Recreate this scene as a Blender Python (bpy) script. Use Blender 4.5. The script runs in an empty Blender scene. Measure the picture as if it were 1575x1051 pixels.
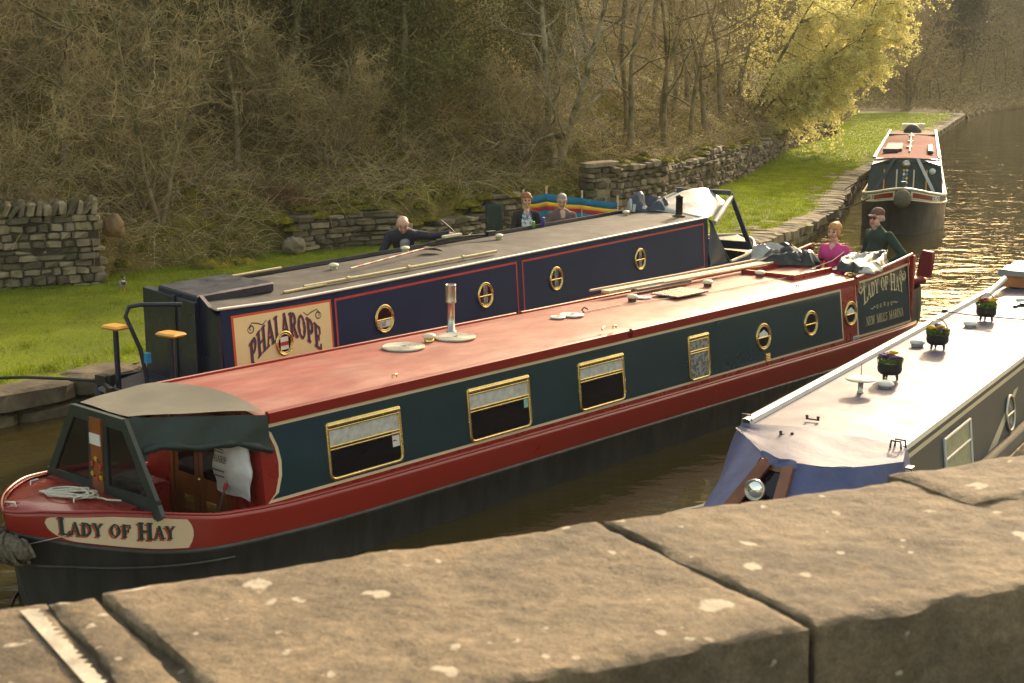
import bpy, math, random
import numpy as np
from mathutils import Vector, Matrix

# ------------------------------------------------------------------ camera, sky, sun, exposure
scene = bpy.context.scene
COL = scene.collection
cam_d = bpy.data.cameras.new('camera'); cam = bpy.data.objects.new('camera', cam_d); COL.objects.link(cam)
cam.location = (0, 0, 4.6); cam.rotation_euler = (math.radians(90 - 11.3), 0, 0)
cam_d.sensor_width = 36; cam_d.lens = 48.0; cam_d.clip_start = 0.1; cam_d.clip_end = 3000
cam_d.dof.use_dof = True; cam_d.dof.focus_distance = 17.0; cam_d.dof.aperture_fstop = 11
scene.camera = cam
SUN_EL, SUN_AZ = math.radians(21), math.radians(23)      # azimuth clockwise from +Y
world = bpy.data.worlds.new('World'); scene.world = world; world.use_nodes = True
wn = world.node_tree.nodes; wl = world.node_tree.links
sky = wn.new('ShaderNodeTexSky'); sky.sky_type = 'NISHITA'; sky.sun_disc = False
sky.sun_elevation = SUN_EL; sky.sun_rotation = SUN_AZ; sky.dust_density = 4.0; sky.air_density = 1.3
bg = wn['Background']; bg.inputs['Strength'].default_value = 0.15
tint = wn.new('ShaderNodeMix'); tint.data_type = 'RGBA'; tint.blend_type = 'MULTIPLY'; tint.inputs[0].default_value = 1   # warm white balance multiplied into the sky colour
tint.inputs[7].default_value = (1.17, 1.0, .74, 1)
wl.new(sky.outputs[0], tint.inputs[6]); wl.new(tint.outputs[2], bg.inputs['Color'])
sd = bpy.data.lights.new('sun', 'SUN'); sun = bpy.data.objects.new('sun', sd); COL.objects.link(sun)
sd.energy = 2.0; sd.angle = math.radians(3); sd.color = (1.0, 0.86, 0.66)
sdir = Vector((math.sin(SUN_AZ) * math.cos(SUN_EL), math.cos(SUN_AZ) * math.cos(SUN_EL), math.sin(SUN_EL)))
sun.rotation_euler = sdir.to_track_quat('Z', 'Y').to_euler(); sun.location = (20, 40, 40)
scene.view_settings.view_transform = 'Standard'; scene.view_settings.look = 'None'
scene.view_settings.exposure = 1.42; scene.view_settings.gamma = 1.0
scene.cycles.max_bounces = 8; scene.cycles.transparent_max_bounces = 12
scene.cycles.use_denoising = True
R = math.radians
rng = np.random.default_rng(7)

# ------------------------------------------------------------------ materials
def mat(name, col, rough=0.6, metal=0.0, var=0.0, vscale=3.0, bump=0.0, bscale=40.0, coat=0.0, spec=0.5,
        col2=None, c2scale=2.0, c2lo=.45, c2hi=.6, trans=0.0, coords='Object', detail=6.0, rvar=0.0, stretch=None, coatr=.05):
    m = bpy.data.materials.new(name); m.use_nodes = True
    nt = m.node_tree; N = nt.nodes; K = nt.links; b = N['Principled BSDF']
    b.inputs['Base Color'].default_value = (*col, 1); b.inputs['Roughness'].default_value = rough
    b.inputs['Metallic'].default_value = metal; b.inputs['Coat Weight'].default_value = coat
    b.inputs['Coat Roughness'].default_value = coatr
    b.inputs['Specular IOR Level'].default_value = spec
    tc = N.new('ShaderNodeTexCoord'); src = tc.outputs[coords]
    if stretch:
        mp = N.new('ShaderNodeMapping'); mp.inputs['Scale'].default_value = stretch
        K.new(src, mp.inputs[0]); src = mp.outputs[0]
    cur = None
    def noise(sc, det=detail):
        n = N.new('ShaderNodeTexNoise'); n.inputs['Scale'].default_value = sc; n.inputs['Detail'].default_value = det
        n.inputs['Roughness'].default_value = .62
        K.new(src, n.inputs['Vector']); return n.outputs['Fac']
    if col2 is not None:
        rp = N.new('ShaderNodeValToRGB'); e = rp.color_ramp.elements
        e[0].position = c2lo; e[1].position = c2hi; e[0].color = (*col, 1); e[1].color = (*col2, 1)
        K.new(noise(c2scale), rp.inputs[0]); cur = rp.outputs[0]
    if var > 0:
        mx = N.new('ShaderNodeMix'); mx.data_type = 'RGBA'; mx.blend_type = 'MULTIPLY'; mx.inputs[0].default_value = 1
        if cur: K.new(cur, mx.inputs[6])
        else: mx.inputs[6].default_value = (*col, 1)
        mr = N.new('ShaderNodeMapRange'); mr.inputs[1].default_value = .3; mr.inputs[2].default_value = .7
        mr.inputs[3].default_value = 1 - var; mr.inputs[4].default_value = 1 + var
        K.new(noise(vscale), mr.inputs[0])
        cb = N.new('ShaderNodeCombineColor')
        for i in range(3): K.new(mr.outputs[0], cb.inputs[i])
        K.new(cb.outputs[0], mx.inputs[7]); cur = mx.outputs[2]
    if cur: K.new(cur, b.inputs['Base Color'])
    if rvar > 0:
        mr = N.new('ShaderNodeMapRange'); mr.inputs[1].default_value = .3; mr.inputs[2].default_value = .7
        mr.inputs[3].default_value = max(.02, rough - rvar); mr.inputs[4].default_value = min(1, rough + rvar)
        K.new(noise(vscale * 1.7), mr.inputs[0]); K.new(mr.outputs[0], b.inputs['Roughness'])
    if bump > 0:
        bp = N.new('ShaderNodeBump'); bp.inputs['Strength'].default_value = 1; bp.inputs['Distance'].default_value = bump
        K.new(noise(bscale), bp.inputs['Height']); K.new(bp.outputs[0], b.inputs['Normal'])
    if trans > 0:
        out = N['Material Output']; tl = N.new('ShaderNodeBsdfTranslucent'); ms = N.new('ShaderNodeMixShader')
        ms.inputs[0].default_value = trans
        if cur: K.new(cur, tl.inputs['Color'])
        else: tl.inputs['Color'].default_value = (*col, 1)
        K.new(b.outputs[0], ms.inputs[1]); K.new(tl.outputs[0], ms.inputs[2]); K.new(ms.outputs[0], out.inputs[0])
    return m

def clear_plastic(name):
    m = bpy.data.materials.new(name); m.use_nodes = True; N = m.node_tree.nodes; K = m.node_tree.links
    out = N['Material Output']; g = N['Principled BSDF']; g.inputs['Roughness'].default_value = .12
    g.inputs['Base Color'].default_value = (.01, .01, .01, 1)
    t = N.new('ShaderNodeBsdfTransparent'); t.inputs[0].default_value = (.93, .92, .86, 1)
    ms = N.new('ShaderNodeMixShader'); fr = N.new('ShaderNodeFresnel'); fr.inputs[0].default_value = 1.35
    a = N.new('ShaderNodeMath'); a.operation = 'ADD'; a.inputs[1].default_value = .02; a.use_clamp = True
    K.new(fr.outputs[0], a.inputs[0]); K.new(a.outputs[0], ms.inputs[0]); K.new(t.outputs[0], ms.inputs[1])
    K.new(g.outputs[0], ms.inputs[2]); K.new(ms.outputs[0], out.inputs[0]); return m

M = {}
M['red'] = mat('red_paint', (.26, .017, .012), .28, var=.05, vscale=2.5, coat=.3, rvar=.03)
M['band_red'] = mat('band_red_paint', (.26, .018, .012), .3, var=.05, vscale=1.2, rvar=.03, bump=.0015, bscale=1.5, coat=.2)
M['roof_red'] = mat('faded_roof_red', (.29, .085, .070), .52, var=.22, vscale=1.6, rvar=.10, col2=(.37, .165, .135), c2scale=1.1, c2lo=.4, c2hi=.65, spec=.15, stretch=(1, 2.2, 1))
M['green'] = mat('dark_green_paint', (.017, .041, .050), .14, coat=.35, var=.1, vscale=1.2, bump=.0012, bscale=1.2)
M['cream'] = mat('cream_paint', (.72, .55, .36), .35, var=.06)
M['cream_sign'] = mat('cream_sign_paint', (.80, .62, .33), .4, var=.05)
M['black'] = mat('blacked_hull', (.030, .030, .028), .5, var=.5, vscale=5, col2=(.045, .042, .036), c2scale=2.2, c2lo=.5, c2hi=.75, bump=.004, bscale=9, rvar=.15, stretch=(1, 1, .35))
M['navy'] = mat('navy_paint', (.011, .027, .075), .32, spec=.12, var=.12, vscale=1.4, bump=.0012, bscale=1.3)
M['navy_matt'] = mat('navy_stern_paint', (.008, .014, .035), .35, var=.25, vscale=3, rvar=.1)
M['roof_grey'] = mat('grey_roof_paint', (.066, .063, .060), .7, var=.18, vscale=2, spec=.12, col2=(.10, .093, .086), c2scale=2.4, rvar=.08, bump=.0015, bscale=60)
M['line_red'] = mat('red_coachline', (.45, .035, .035), .35, var=.1)
M['rail_white'] = mat('pale_rail_paint', (.62, .60, .56), .35, var=.1)
M['brass'] = mat('polished_brass', (.70, .52, .20), .22, metal=.85, var=.18, vscale=9, rvar=.1)
M['chrome'] = mat('stainless_steel', (.52, .48, .42), .34, metal=1, var=.15, vscale=6, rvar=.08)
M['glass'] = mat('dark_window_glass', (.006, .005, .009), .04, spec=.4, bump=.003, bscale=2.2, stretch=(1, 1, 3))
M['curtain'] = mat('pale_blind', (.50, .49, .45), .8, var=.25, vscale=14, bump=.004, bscale=16)
M['lace'] = mat('lace_curtain', (.30, .29, .27), .7, col2=(.09, .09, .09), c2scale=16, c2lo=.45, c2hi=.55)
M['white'] = mat('white_plastic', (.72, .70, .64), .4, var=.08)
M['ivory'] = mat('ivory_paint', (.72, .64, .46), .4, var=.1)
M['rope'] = mat('cotton_rope', (.58, .53, .42), .9, var=.25, vscale=60, bump=.004, bscale=120)
M['hemp'] = mat('old_hemp_rope', (.13, .11, .075), .95, var=.5, vscale=30, bump=.012, bscale=45)
M['rust'] = mat('rusty_iron', (.10, .05, .03), .8, var=.4, vscale=20)
M['iron'] = mat('black_iron', (.015, .014, .013), .5, var=.3, vscale=12)
M['canvas'] = mat('dark_green_canvas', (.018, .032, .028), .48, var=.25, vscale=4, bump=.010, bscale=5, spec=.45)
M['canvas_top'] = mat('weathered_canvas_top', (.085, .083, .062), .75, var=.16, vscale=3, bump=.006, bscale=4)
M['canvas_navy'] = mat('navy_canvas', (.030, .045, .075), .45, var=.25, vscale=4, bump=.010, bscale=5)
M['canvas_pale'] = mat('pale_grey_canvas', (.45, .43, .40), .42, var=.2, vscale=3, bump=.010, bscale=5)
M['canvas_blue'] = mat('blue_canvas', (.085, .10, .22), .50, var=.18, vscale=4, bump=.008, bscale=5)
M['tarp'] = mat('black_tarpaulin', (.018, .022, .02), .28, var=.3, vscale=7, bump=.012, bscale=9)
M['tarp_silver'] = mat('silver_tarpaulin', (.42, .40, .37), .35, var=.2, vscale=9, bump=.012, bscale=12)
M['clear'] = clear_plastic('clear_vinyl')
M['wood'] = mat('varnished_wood', (.20, .062, .018), .3, var=.35, vscale=6, coat=.3, stretch=(1, 1, .15))
M['wood_dark'] = mat('dark_varnished_wood', (.09, .028, .012), .35, var=.35, vscale=8)
M['wood_pale'] = mat('pale_painted_wood', (.55, .42, .25), .6, var=.2, vscale=9)
M['wood_seat'] = mat('orange_wood', (.78, .36, .05), .35, var=.16, vscale=14, coat=.3)
M['pole'] = mat('weathered_pole', (.40, .33, .17), .6, var=.25, vscale=20)
M['roof_mauve'] = mat('lilac_grey_roof', (.10, .098, .150), .58, var=.14, vscale=1.4, rvar=.08, spec=.15, bump=.0012, bscale=4)
M['side_grey'] = mat('blue_grey_side', (.055, .066, .070), .5, spec=.15, var=.1, vscale=1.5)
M['side_light'] = mat('khaki_grey_line', (.34, .33, .25), .35, var=.06)
M['well_red'] = mat('well_red_paint', (.22, .018, .014), .4, var=.12, vscale=2)
M['cushion'] = mat('maroon_vinyl', (.20, .020, .025), .35, var=.15, vscale=6)
M['yellow'] = mat('yellow_flower', (.80, .50, .02), .7, trans=.3)
M['violet'] = mat('violet_flower', (.16, .06, .25), .7, trans=.3)
M['redflower'] = mat('dark_red_flower', (.30, .03, .03), .7)
M['leaf'] = mat('pot_leaf', (.12, .20, .03), .6, var=.4, vscale=30, trans=.25)
M['cyan'] = mat('windbreak_blue', (.02, .22, .38), .8, var=.12, trans=.35)
M['wyellow'] = mat('windbreak_yellow', (.70, .50, .03), .8, var=.1, trans=.35)
M['wred'] = mat('windbreak_red', (.42, .04, .06), .8, var=.1, trans=.35)
M['canblue'] = mat('blue_can', (.06, .05, .22), .3, var=.2, vscale=30)
M['cangreen'] = mat('green_can', (.10, .32, .04), .3)
M['pvcbag'] = mat('white_plastic_bag', (.62, .60, .60), .45, var=.12, vscale=8, bump=.01, bscale=12)
M['ink'] = mat('black_ink', (.03, .03, .03), .6)
M['dlblue'] = mat('sign_dark_blue', (.025, .022, .07), .5)
M['dlred'] = mat('sign_red_shadow', (.42, .07, .03), .5)
M['dkgreen'] = mat('sign_dark_green', (.012, .045, .04), .5)
M['gold'] = mat('gold_leaf', (.62, .50, .26), .4, var=.15, vscale=20)
M['skin'] = mat('skin', (.62, .37, .27), .5, var=.10, vscale=14)
M['skin_red'] = mat('ruddy_skin', (.64, .35, .26), .5, var=.10, vscale=14)

# ------------------------------------------------------------------ mesh builder
class MB:
    def __init__(s): s.v = []; s.f = []; s.m = []; s.sm = []
    def add(s, vs, fs, m=0, smooth=False):
        o = len(s.v); s.v.extend([tuple(map(float, p)) for p in vs])
        for f in fs: s.f.append([o + i for i in f]); s.m.append(m); s.sm.append(smooth)
        return s
    def box(s, x0, x1, y0, y1, z0, z1, m=0, bev=0.0):
        if bev > 0:
            b = min(bev, (x1-x0)/2.01, (y1-y0)/2.01, (z1-z0)/2.01)
            vs = []; 
            for z, k in ((z0, b), (z0+b, 0), (z1-b, 0), (z1, b)):
                for (px, py) in ((x0, y0), (x1, y0), (x1, y1), (x0, y1)):
                    sx = 1 if px == x0 else -1; sy = 1 if py == y0 else -1
                    a = (px + sx*(k+b), py + sy*k); c = (px + sx*k, py + sy*(k+b))
                    if (px == x0) == (py == y0): pr = (c, a)
                    else: pr = (a, c)
                    for q in pr: vs.append((*q, z))
            fs = [list(range(7, -1, -1)), list(range(24, 32))]
            for l in range(3):
                for i in range(8): fs.append([l*8+i, l*8+(i+1) % 8, (l+1)*8+(i+1) % 8, (l+1)*8+i])
            return s.add(vs, fs, m)
        vs = [(x, y, z) for z in (z0, z1) for x, y in ((x0, y0), (x1, y0), (x1, y1), (x0, y1))]
        return s.add(vs, [(3, 2, 1, 0), (4, 5, 6, 7), (0, 1, 5, 4), (1, 2, 6, 5), (2, 3, 7, 6), (3, 0, 4, 7)], m)
    def obox(s, c, ax, ay, az, m=0):
        c, ax, ay, az = map(Vector, (c, ax, ay, az))
        vs = [c + a*ax + b*ay + d*az for d in (-1, 1) for a, b in ((-1, -1), (1, -1), (1, 1), (-1, 1))]
        return s.add(vs, [(3, 2, 1, 0), (4, 5, 6, 7), (0, 1, 5, 4), (1, 2, 6, 5), (2, 3, 7, 6), (3, 0, 4, 7)], m)
    def tube(s, pts, r, m=0, n=8, closed=False, smooth=True, caps=True):
        pts = [Vector(p) for p in pts]; k = len(pts)
        rs = [float(q) for q in r] if hasattr(r, '__len__') else [float(r)]*k
        rings = []; up = None
        for i, p in enumerate(pts):
            if closed: d = pts[(i+1) % k] - pts[i-1]
            else: d = pts[min(i+1, k-1)] - pts[max(i-1, 0)]
            if d.length < 1e-9: d = Vector((0, 0, 1))
            d.normalize()
            if up is None:
                up = Vector((0, 0, 1)) if abs(d.z) < .9 else Vector((1, 0, 0))
            u = (up - d*up.dot(d));
            if u.length < 1e-6: u = Vector((1, 0, 0)) - d*d.x
            u.normalize(); w = d.cross(u); up = u
            rings.append([p + rs[i]*(math.cos(2*math.pi*j/n)*u + math.sin(2*math.pi*j/n)*w) for j in range(n)])
        vs = [q for r_ in rings for q in r_]; fs = []
        for i in range(k if closed else k-1):
            a = i*n; b = ((i+1) % k)*n
            for j in range(n): fs.append((a+j, a+(j+1) % n, b+(j+1) % n, b+j))
        s.add(vs, fs, m, smooth)
        if caps and not closed:
            s.add(rings[0][::-1], [list(range(n))], m); s.add(rings[-1], [list(range(n))], m)
        return s
    def lathe(s, prof, c=(0, 0, 0), n=16, m=0, smooth=True, sx=1, sy=1):
        vs = []; fs = []
        for r, z in prof:
            for j in range(n):
                a = 2*math.pi*j/n; vs.append((c[0]+r*sx*math.cos(a), c[1]+r*sy*math.sin(a), c[2]+z))
        k = len(prof)
        for i in range(k-1):
            for j in range(n): fs.append((i*n+j, i*n+(j+1) % n, (i+1)*n+(j+1) % n, (i+1)*n+j))
        s.add(vs, fs, m, smooth)
        if prof[0][0] > 1e-6: s.add(vs[:n][::-1], [list(range(n))], m)
        if prof[-1][0] > 1e-6: s.add(vs[-n:], [list(range(n))], m)
        return s
    def grid(s, P, m=0, smooth=True, flip=False, wrap=False):
        a = len(P); b = len(P[0]); fs = []
        for i in range(a-1):
            for j in range(b if wrap else b-1):
                f = (i*b+j, i*b+(j+1) % b, (i+1)*b+(j+1) % b, (i+1)*b+j); fs.append(f[::-1] if flip else f)
        return s.add([p for r in P for p in r], fs, m, smooth)
    def slab(s, poly, thick, m=0):                  # poly: 3D outline (planar-ish), thick: vector
        t = Vector(thick); n = len(poly); P = [Vector(p) for p in poly]
        vs = P + [p + t for p in P]
        fs = [list(range(n))[::-1], list(range(n, 2*n))] + [(i, (i+1) % n, n+(i+1) % n, n+i) for i in range(n)]
        return s.add(vs, fs, m)
    def build(s, name, mats, parent=None, loc=None, rotz=None):
        me = bpy.data.meshes.new(name); me.from_pydata(s.v, [], s.f)
        mats = mats if isinstance(mats, (list, tuple)) else [mats]
        for q in mats: me.materials.append(q)
        me.polygons.foreach_set('material_index', s.m); me.polygons.foreach_set('use_smooth', s.sm)
        me.update()
        o = bpy.data.objects.new(name, me); COL.objects.link(o)
        if parent: o.parent = parent
        if loc is not None: o.location = loc
        if rotz is not None: o.rotation_euler = (0, 0, rotz)
        return o

def npmesh(name, V, Fq, mats, smooth=False, mi=None, parent=None):
    """V (n,3), Fq (k,3|4) index array"""
    me = bpy.data.meshes.new(name); n = len(V); k, w = Fq.shape
    me.vertices.add(n); me.vertices.foreach_set('co', np.asarray(V, dtype=np.float32).ravel())
    me.loops.add(k*w); me.loops.foreach_set('vertex_index', np.asarray(Fq, dtype=np.int32).ravel())
    me.polygons.add(k); me.polygons.foreach_set('loop_start', np.arange(0, k*w, w, dtype=np.int32))
    me.polygons.foreach_set('loop_total', np.full(k, w, dtype=np.int32))
    mats = mats if isinstance(mats, (list, tuple)) else [mats]
    for q in mats: me.materials.append(q)
    if mi is not None: me.polygons.foreach_set('material_index', np.asarray(mi, dtype=np.int32))
    me.polygons.foreach_set('use_smooth', np.full(k, smooth)); me.update(calc_edges=True); me.validate()
    o = bpy.data.objects.new(name, me); COL.objects.link(o)
    if parent: o.parent = parent
    return o

def tag(o, label, cat, group=None, kind=None):
    if label: o['label'] = label
    if cat: o['category'] = cat
    if group: o['group'] = group
    if kind: o['kind'] = kind
    return o
def structure(o): o['kind'] = 'structure'; return o
def empty(name, loc=(0, 0, 0), rotz=0):
    o = bpy.data.objects.new(name, None); COL.objects.link(o); o.location = loc; o.rotation_euler = (0, 0, rotz)
    o.empty_display_size = .3; return o
def copy_tree(o, parent=None):
    c = o.copy(); COL.objects.link(c); c.parent = parent
    for ch in [q for q in o.children]: copy_tree(ch, c)
    return c

class Frame:                                        # boat frame: s along, t to port/far side, z up
    def __init__(f, ox, oy, th): f.o = (ox, oy); f.th = th; f.rz = math.pi/2 - th
    def w(f, s, t, z=0):
        return (f.o[0] + s*math.sin(f.th) - t*math.cos(f.th), f.o[1] + s*math.cos(f.th) + t*math.sin(f.th), z)
FL = Frame(-2.8933, 12.5325, .736035)
FP = Frame(-2.7265, 18.5918, .596359)
FR = Frame(2.8714, 12.2854, .567838)
FF = Frame(12.3253, 42.9245, R(16.6))

def fbm(x, y, seed=0, octs=4, f0=1.0):
    """cheap smooth value noise on numpy arrays"""
    x = np.asarray(x, dtype=float); y = np.asarray(y, dtype=float); out = np.zeros(np.broadcast(x, y).shape); amp = 1.0; f = f0
    for o in range(octs):
        X = x*f + 17.3*seed + 5.1*o; Y = y*f - 9.7*seed + 3.3*o
        ix = np.floor(X).astype(np.int64); iy = np.floor(Y).astype(np.int64); fx = X-ix; fy = Y-iy
        fx = fx*fx*(3-2*fx); fy = fy*fy*(3-2*fy)
        def h(a, b):
            n = (a*374761393 + b*668265263 + seed*69069 + o*1013) & 0xffffffff
            n = ((n ^ (n >> 13))*1274126177) & 0xffffffff
            return ((n ^ (n >> 16)) & 0xffff)/32767.5 - 1
        v = (h(ix, iy)*(1-fx) + h(ix+1, iy)*fx)*(1-fy) + (h(ix, iy+1)*(1-fx) + h(ix+1, iy+1)*fx)*fy
        out += amp*v; amp *= .5; f *= 2.03
    return out

# ------------------------------------------------------------------ lettering: strokes rasterised into little quads
def arc(cx, cy, rx, ry, a0, a1, n=14):
    return [(cx+rx*math.cos(R(a0+(a1-a0)*i/n)), cy+ry*math.sin(R(a0+(a1-a0)*i/n))) for i in range(n+1)]
B_, H_ = .085, .038     # half widths of thick and hair strokes
def sf(x, y, w=.13): return (H_, [(x-w, y), (x+w, y)])
GL = {
 'L': (.66, [(B_, [(.2, 0), (.2, 1)]), sf(.2, .97), (H_, [(.06, .03), (.6, .03)]), (H_*1.3, [(.6, .03), (.62, .24)])]),
 'A': (.78, [(H_, [(.1, .03), (.36, .97)]), (B_, [(.36, 1), (.62, 0)]), (H_, [(.19, .33), (.5, .33)]), sf(.1, .03, .1), sf(.64, .03)]),
 'D': (.80, [(B_, [(.2, 0), (.2, 1)]), (H_, [(.06, .03), (.4, .03)]), (H_, [(.06, .97), (.4, .97)]), (B_*.9, arc(.36, .5, .3, .44, -80, 80)), ]),
 'Y': (.76, [(B_, [(.14, 1), (.38, .48)]), (H_, [(.64, .97), (.38, .48)]), (B_, [(.38, .5), (.38, 0)]), sf(.38, .03), sf(.14, .97), sf(.64, .97, .1)]),
 'O': (.84, [(H_*1.2, arc(.4, .5, .29, .46, 0, 360, 28)), (B_, arc(.4, .5, .28, .36, 145, 215, 8)), (B_, arc(.4, .5, .28, .36, -35, 35, 8))]),
 'F': (.66, [(B_, [(.2, 0), (.2, 1)]), sf(.2, .03), (H_, [(.06, .97), (.58, .97)]), (H_*1.3, [(.58, .97), (.6, .76)]), (H_, [(.2, .52), (.46, .52)]), (H_, [(.46, .42), (.46, .62)])]),
 'H': (.92, [(B_, [(.2, 0), (.2, 1)]), (B_, [(.68, 0), (.68, 1)]), sf(.2, .03), sf(.2, .97), sf(.68, .03), sf(.68, .97), (H_, [(.2, .5), (.68, .5)])]),
 'P': (.72, [(B_, [(.2, 0), (.2, 1)]), sf(.2, .03), (H_, [(.06, .97), (.4, .97)]), (H_, [(.2, .45), (.4, .45)]), (B_*.9, arc(.38, .71, .2, .24, -85, 85))]),
 'R': (.80, [(B_, [(.2, 0), (.2, 1)]), sf(.2, .03), (H_, [(.06, .97), (.4, .97)]), (H_, [(.2, .48), (.4, .48)]), (B_*.9, arc(.38, .72, .2, .23, -85, 85)), (B_, [(.4, .48), (.66, 0)]), sf(.68, .03, .08)]),
 'E': (.70, [(B_, [(.2, 0), (.2, 1)]), (H_, [(.06, .03), (.6, .03)]), (H_, [(.06, .97), (.58, .97)]), (H_*1.3, [(.6, .03), (.62, .24)]), (H_*1.3, [(.58, .97), (.6, .76)]), (H_, [(.2, .5), (.46, .5)]), (H_, [(.46, .4), (.46, .6)])]),
 'N': (.90, [(H_, [(.16, 0), (.16, 1)]), (B_, [(.16, 1), (.7, 0)]), (H_, [(.7, 0), (.7, 1)]), sf(.16, .03), sf(.12, .97, .1), sf(.7, .97)]),
 'W': (1.1, [(B_, [(.12, 1), (.34, 0)]), (H_, [(.34, 0), (.54, .97)]), (B_, [(.54, 1), (.76, 0)]), (H_, [(.76, 0), (.98, .97)]), sf(.12, .97), sf(.54, .97), sf(.98, .97, .08)]),
 'M': (1.05, [(H_, [(.14, 0), (.18, 1)]), (B_, [(.18, 1), (.5, .05)]), (H_, [(.5, .05), (.82, .97)]), (B_, [(.84, 1), (.86, 0)]), sf(.14, .03, .1), sf(.86, .03), sf(.14, .97, .08), sf(.88, .97, .1)]),
 'I': (.40, [(B_, [(.2, 0), (.2, 1)]), sf(.2, .03), sf(.2, .97)]),
 'S': (.62, [(.058, arc(.31, .735, .17, .205, 25, 265)), (.058, arc(.31, .265, .17, .205, 85, -155)), (H_, [(.47, .78), (.47, .95)]), (H_, [(.15, .22), (.15, .05)])]),
 '0': (.6, [(.06, arc(.28, .5, .18, .42, 0, 360, 20))]), '1': (.4, [(.06, [(.2, 0), (.2, 1), (.08, .85)])]),
 '3': (.58, [(.06, arc(.26, .74, .17, .2, 150, -90)), (.06, arc(.26, .28, .2, .24, 90, -150))]),
 '4': (.6, [(.06, [(.4, 0), (.4, 1), (.08, .3), (.55, .3)])]),
 '5': (.58, [(.06, [(.46, .95), (.14, .95), (.12, .58)]), (.06, arc(.26, .32, .2, .28, 120, -150))]),
 '6': (.58, [(.06, arc(.28, .3, .18, .25, 0, 360, 16)), (.06, arc(.44, .3, .34, .65, 180, 100))]),
 '9': (.58, [(.06, arc(.28, .68, .18, .25, 0, 360, 16)), (.06, arc(.12, .68, .34, .65, 0, -80))]),
}
def glyph_runs(ch, res=44, grow=0.0):
    adv, strokes = GL[ch]; W = int((adv + .3)*res); Hh = int(1.3*res)
    xs = (np.arange(W)+.5)/res - .15; ys = (np.arange(Hh)+.5)/res - .15
    X, Y = np.meshgrid(xs, ys); Mk = np.zeros(X.shape, bool)
    for hw, pts in strokes:
        for (ax, ay), (bx, by) in zip(pts[:-1], pts[1:]):
            dx, dy = bx-ax, by-ay; L2 = dx*dx+dy*dy+1e-12
            t = np.clip(((X-ax)*dx+(Y-ay)*dy)/L2, 0, 1)
            Mk |= (X-ax-t*dx)**2 + (Y-ay-t*dy)**2 < (hw+grow)**2
    Mk &= (Y > -.02-grow) & (Y < 1.02+grow)
    out = []
    open_ = {}
    for j in range(Hh+1):
        row = {}
        if j < Hh:
            d = np.diff(np.concatenate([[0], Mk[j].astype(int), [0]])); a = np.where(d == 1)[0]; b = np.where(d == -1)[0]
            for p, q in zip(a, b): row[(p, q)] = open_.pop((p, q), j)
        for (p, q), j0 in open_.items(): out.append((p/res-.15, q/res-.15, j0/res-.15, j/res-.15))
        open_ = row
    return adv, out
def text_quads(mb, txt, mp, u0, h, base=lambda u: 0.0, m=0, wid=1.0, caps=None, off=0.0, grow=0.0, du=0.0, dv=0.0, space=.35):
    """mp(u, v, off) -> 3D.  caps: set of word-initial scale.  returns end u"""
    u = u0
    for i, ch in enumerate(txt):
        if ch == ' ': u += space*h*wid; continue
        k = 1.0
        if caps and (i == 0 or txt[i-1] == ' ') and not (txt[i:i+2] == caps[1]): k = caps[0]
        adv, runs = glyph_runs(ch, grow=grow)
        for x0, x1, y0, y1 in runs:
            P = []
            for (x, y) in ((x0, y0), (x1, y0), (x1, y1), (x0, y1)):
                uu = u + x*h*k*wid; yy = base(uu) + (y*k - (k-1)*.25)*h
                P.append(mp(uu+du, yy+dv, off))
            mb.add(P, [(0, 1, 2, 3)], m)
        u += adv*h*k*wid
    return u
def text_words(name, m, parent, txt, mp, u0, h, base=lambda u: 0.0, wid=1.0, caps=None, off=0.0, grow=0.0, space=.35, shadow=None):
    u = u0
    for wd in txt.split(' '):
        g = MB(); u1 = text_quads(g, wd, mp, u, h, base, 0, wid, caps if caps and wd != caps[1] else None, off, grow)
        o = g.build(name, m, parent)
        if shadow:
            g = MB(); text_quads(g, wd, mp, u, h, base, 0, wid, caps if caps and wd != caps[1] else None, off-.003, grow+.010, shadow[1], shadow[2]); g.build('letter_shadow', shadow[0], o if o.parent.parent is None else parent)
        u = u1+space*h*wid
    return u
def text_width(txt, h, wid=1.0, caps=None, space=.35):
    u = 0
    for i, ch in enumerate(txt):
        if ch == ' ': u += space*h*wid; continue
        k = caps[0] if caps and (i == 0 or txt[i-1] == ' ') and not (txt[i:i+2] == caps[1]) else 1
        u += GL[ch][0]*h*k*wid
    return u
def ribbon(mb, pts, hw, mp, off, m=0):
    P = []
    for i, (u, v) in enumerate(pts):
        a = pts[max(i-1, 0)]; b = pts[min(i+1, len(pts)-1)]; dx, dy = b[0]-a[0], b[1]-a[1]; l = math.hypot(dx, dy) or 1
        w = hw*(.45+.55*math.sin(math.pi*(i+.5)/len(pts))); P.append((mp(u-dy/l*w, v+dx/l*w, off), mp(u+dy/l*w, v-dx/l*w, off)))
    mb.grid(P, m, False)
def swirl(cx, cy, r, a0, turns, n=26, sgn=1, k=.25):
    return [(cx+sgn*r*(1-(1-k)*i/n)*math.cos(R(a0+360*turns*i/n)), cy+r*(1-(1-k)*i/n)*math.sin(R(a0+360*turns*i/n))) for i in range(n+1)]

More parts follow.
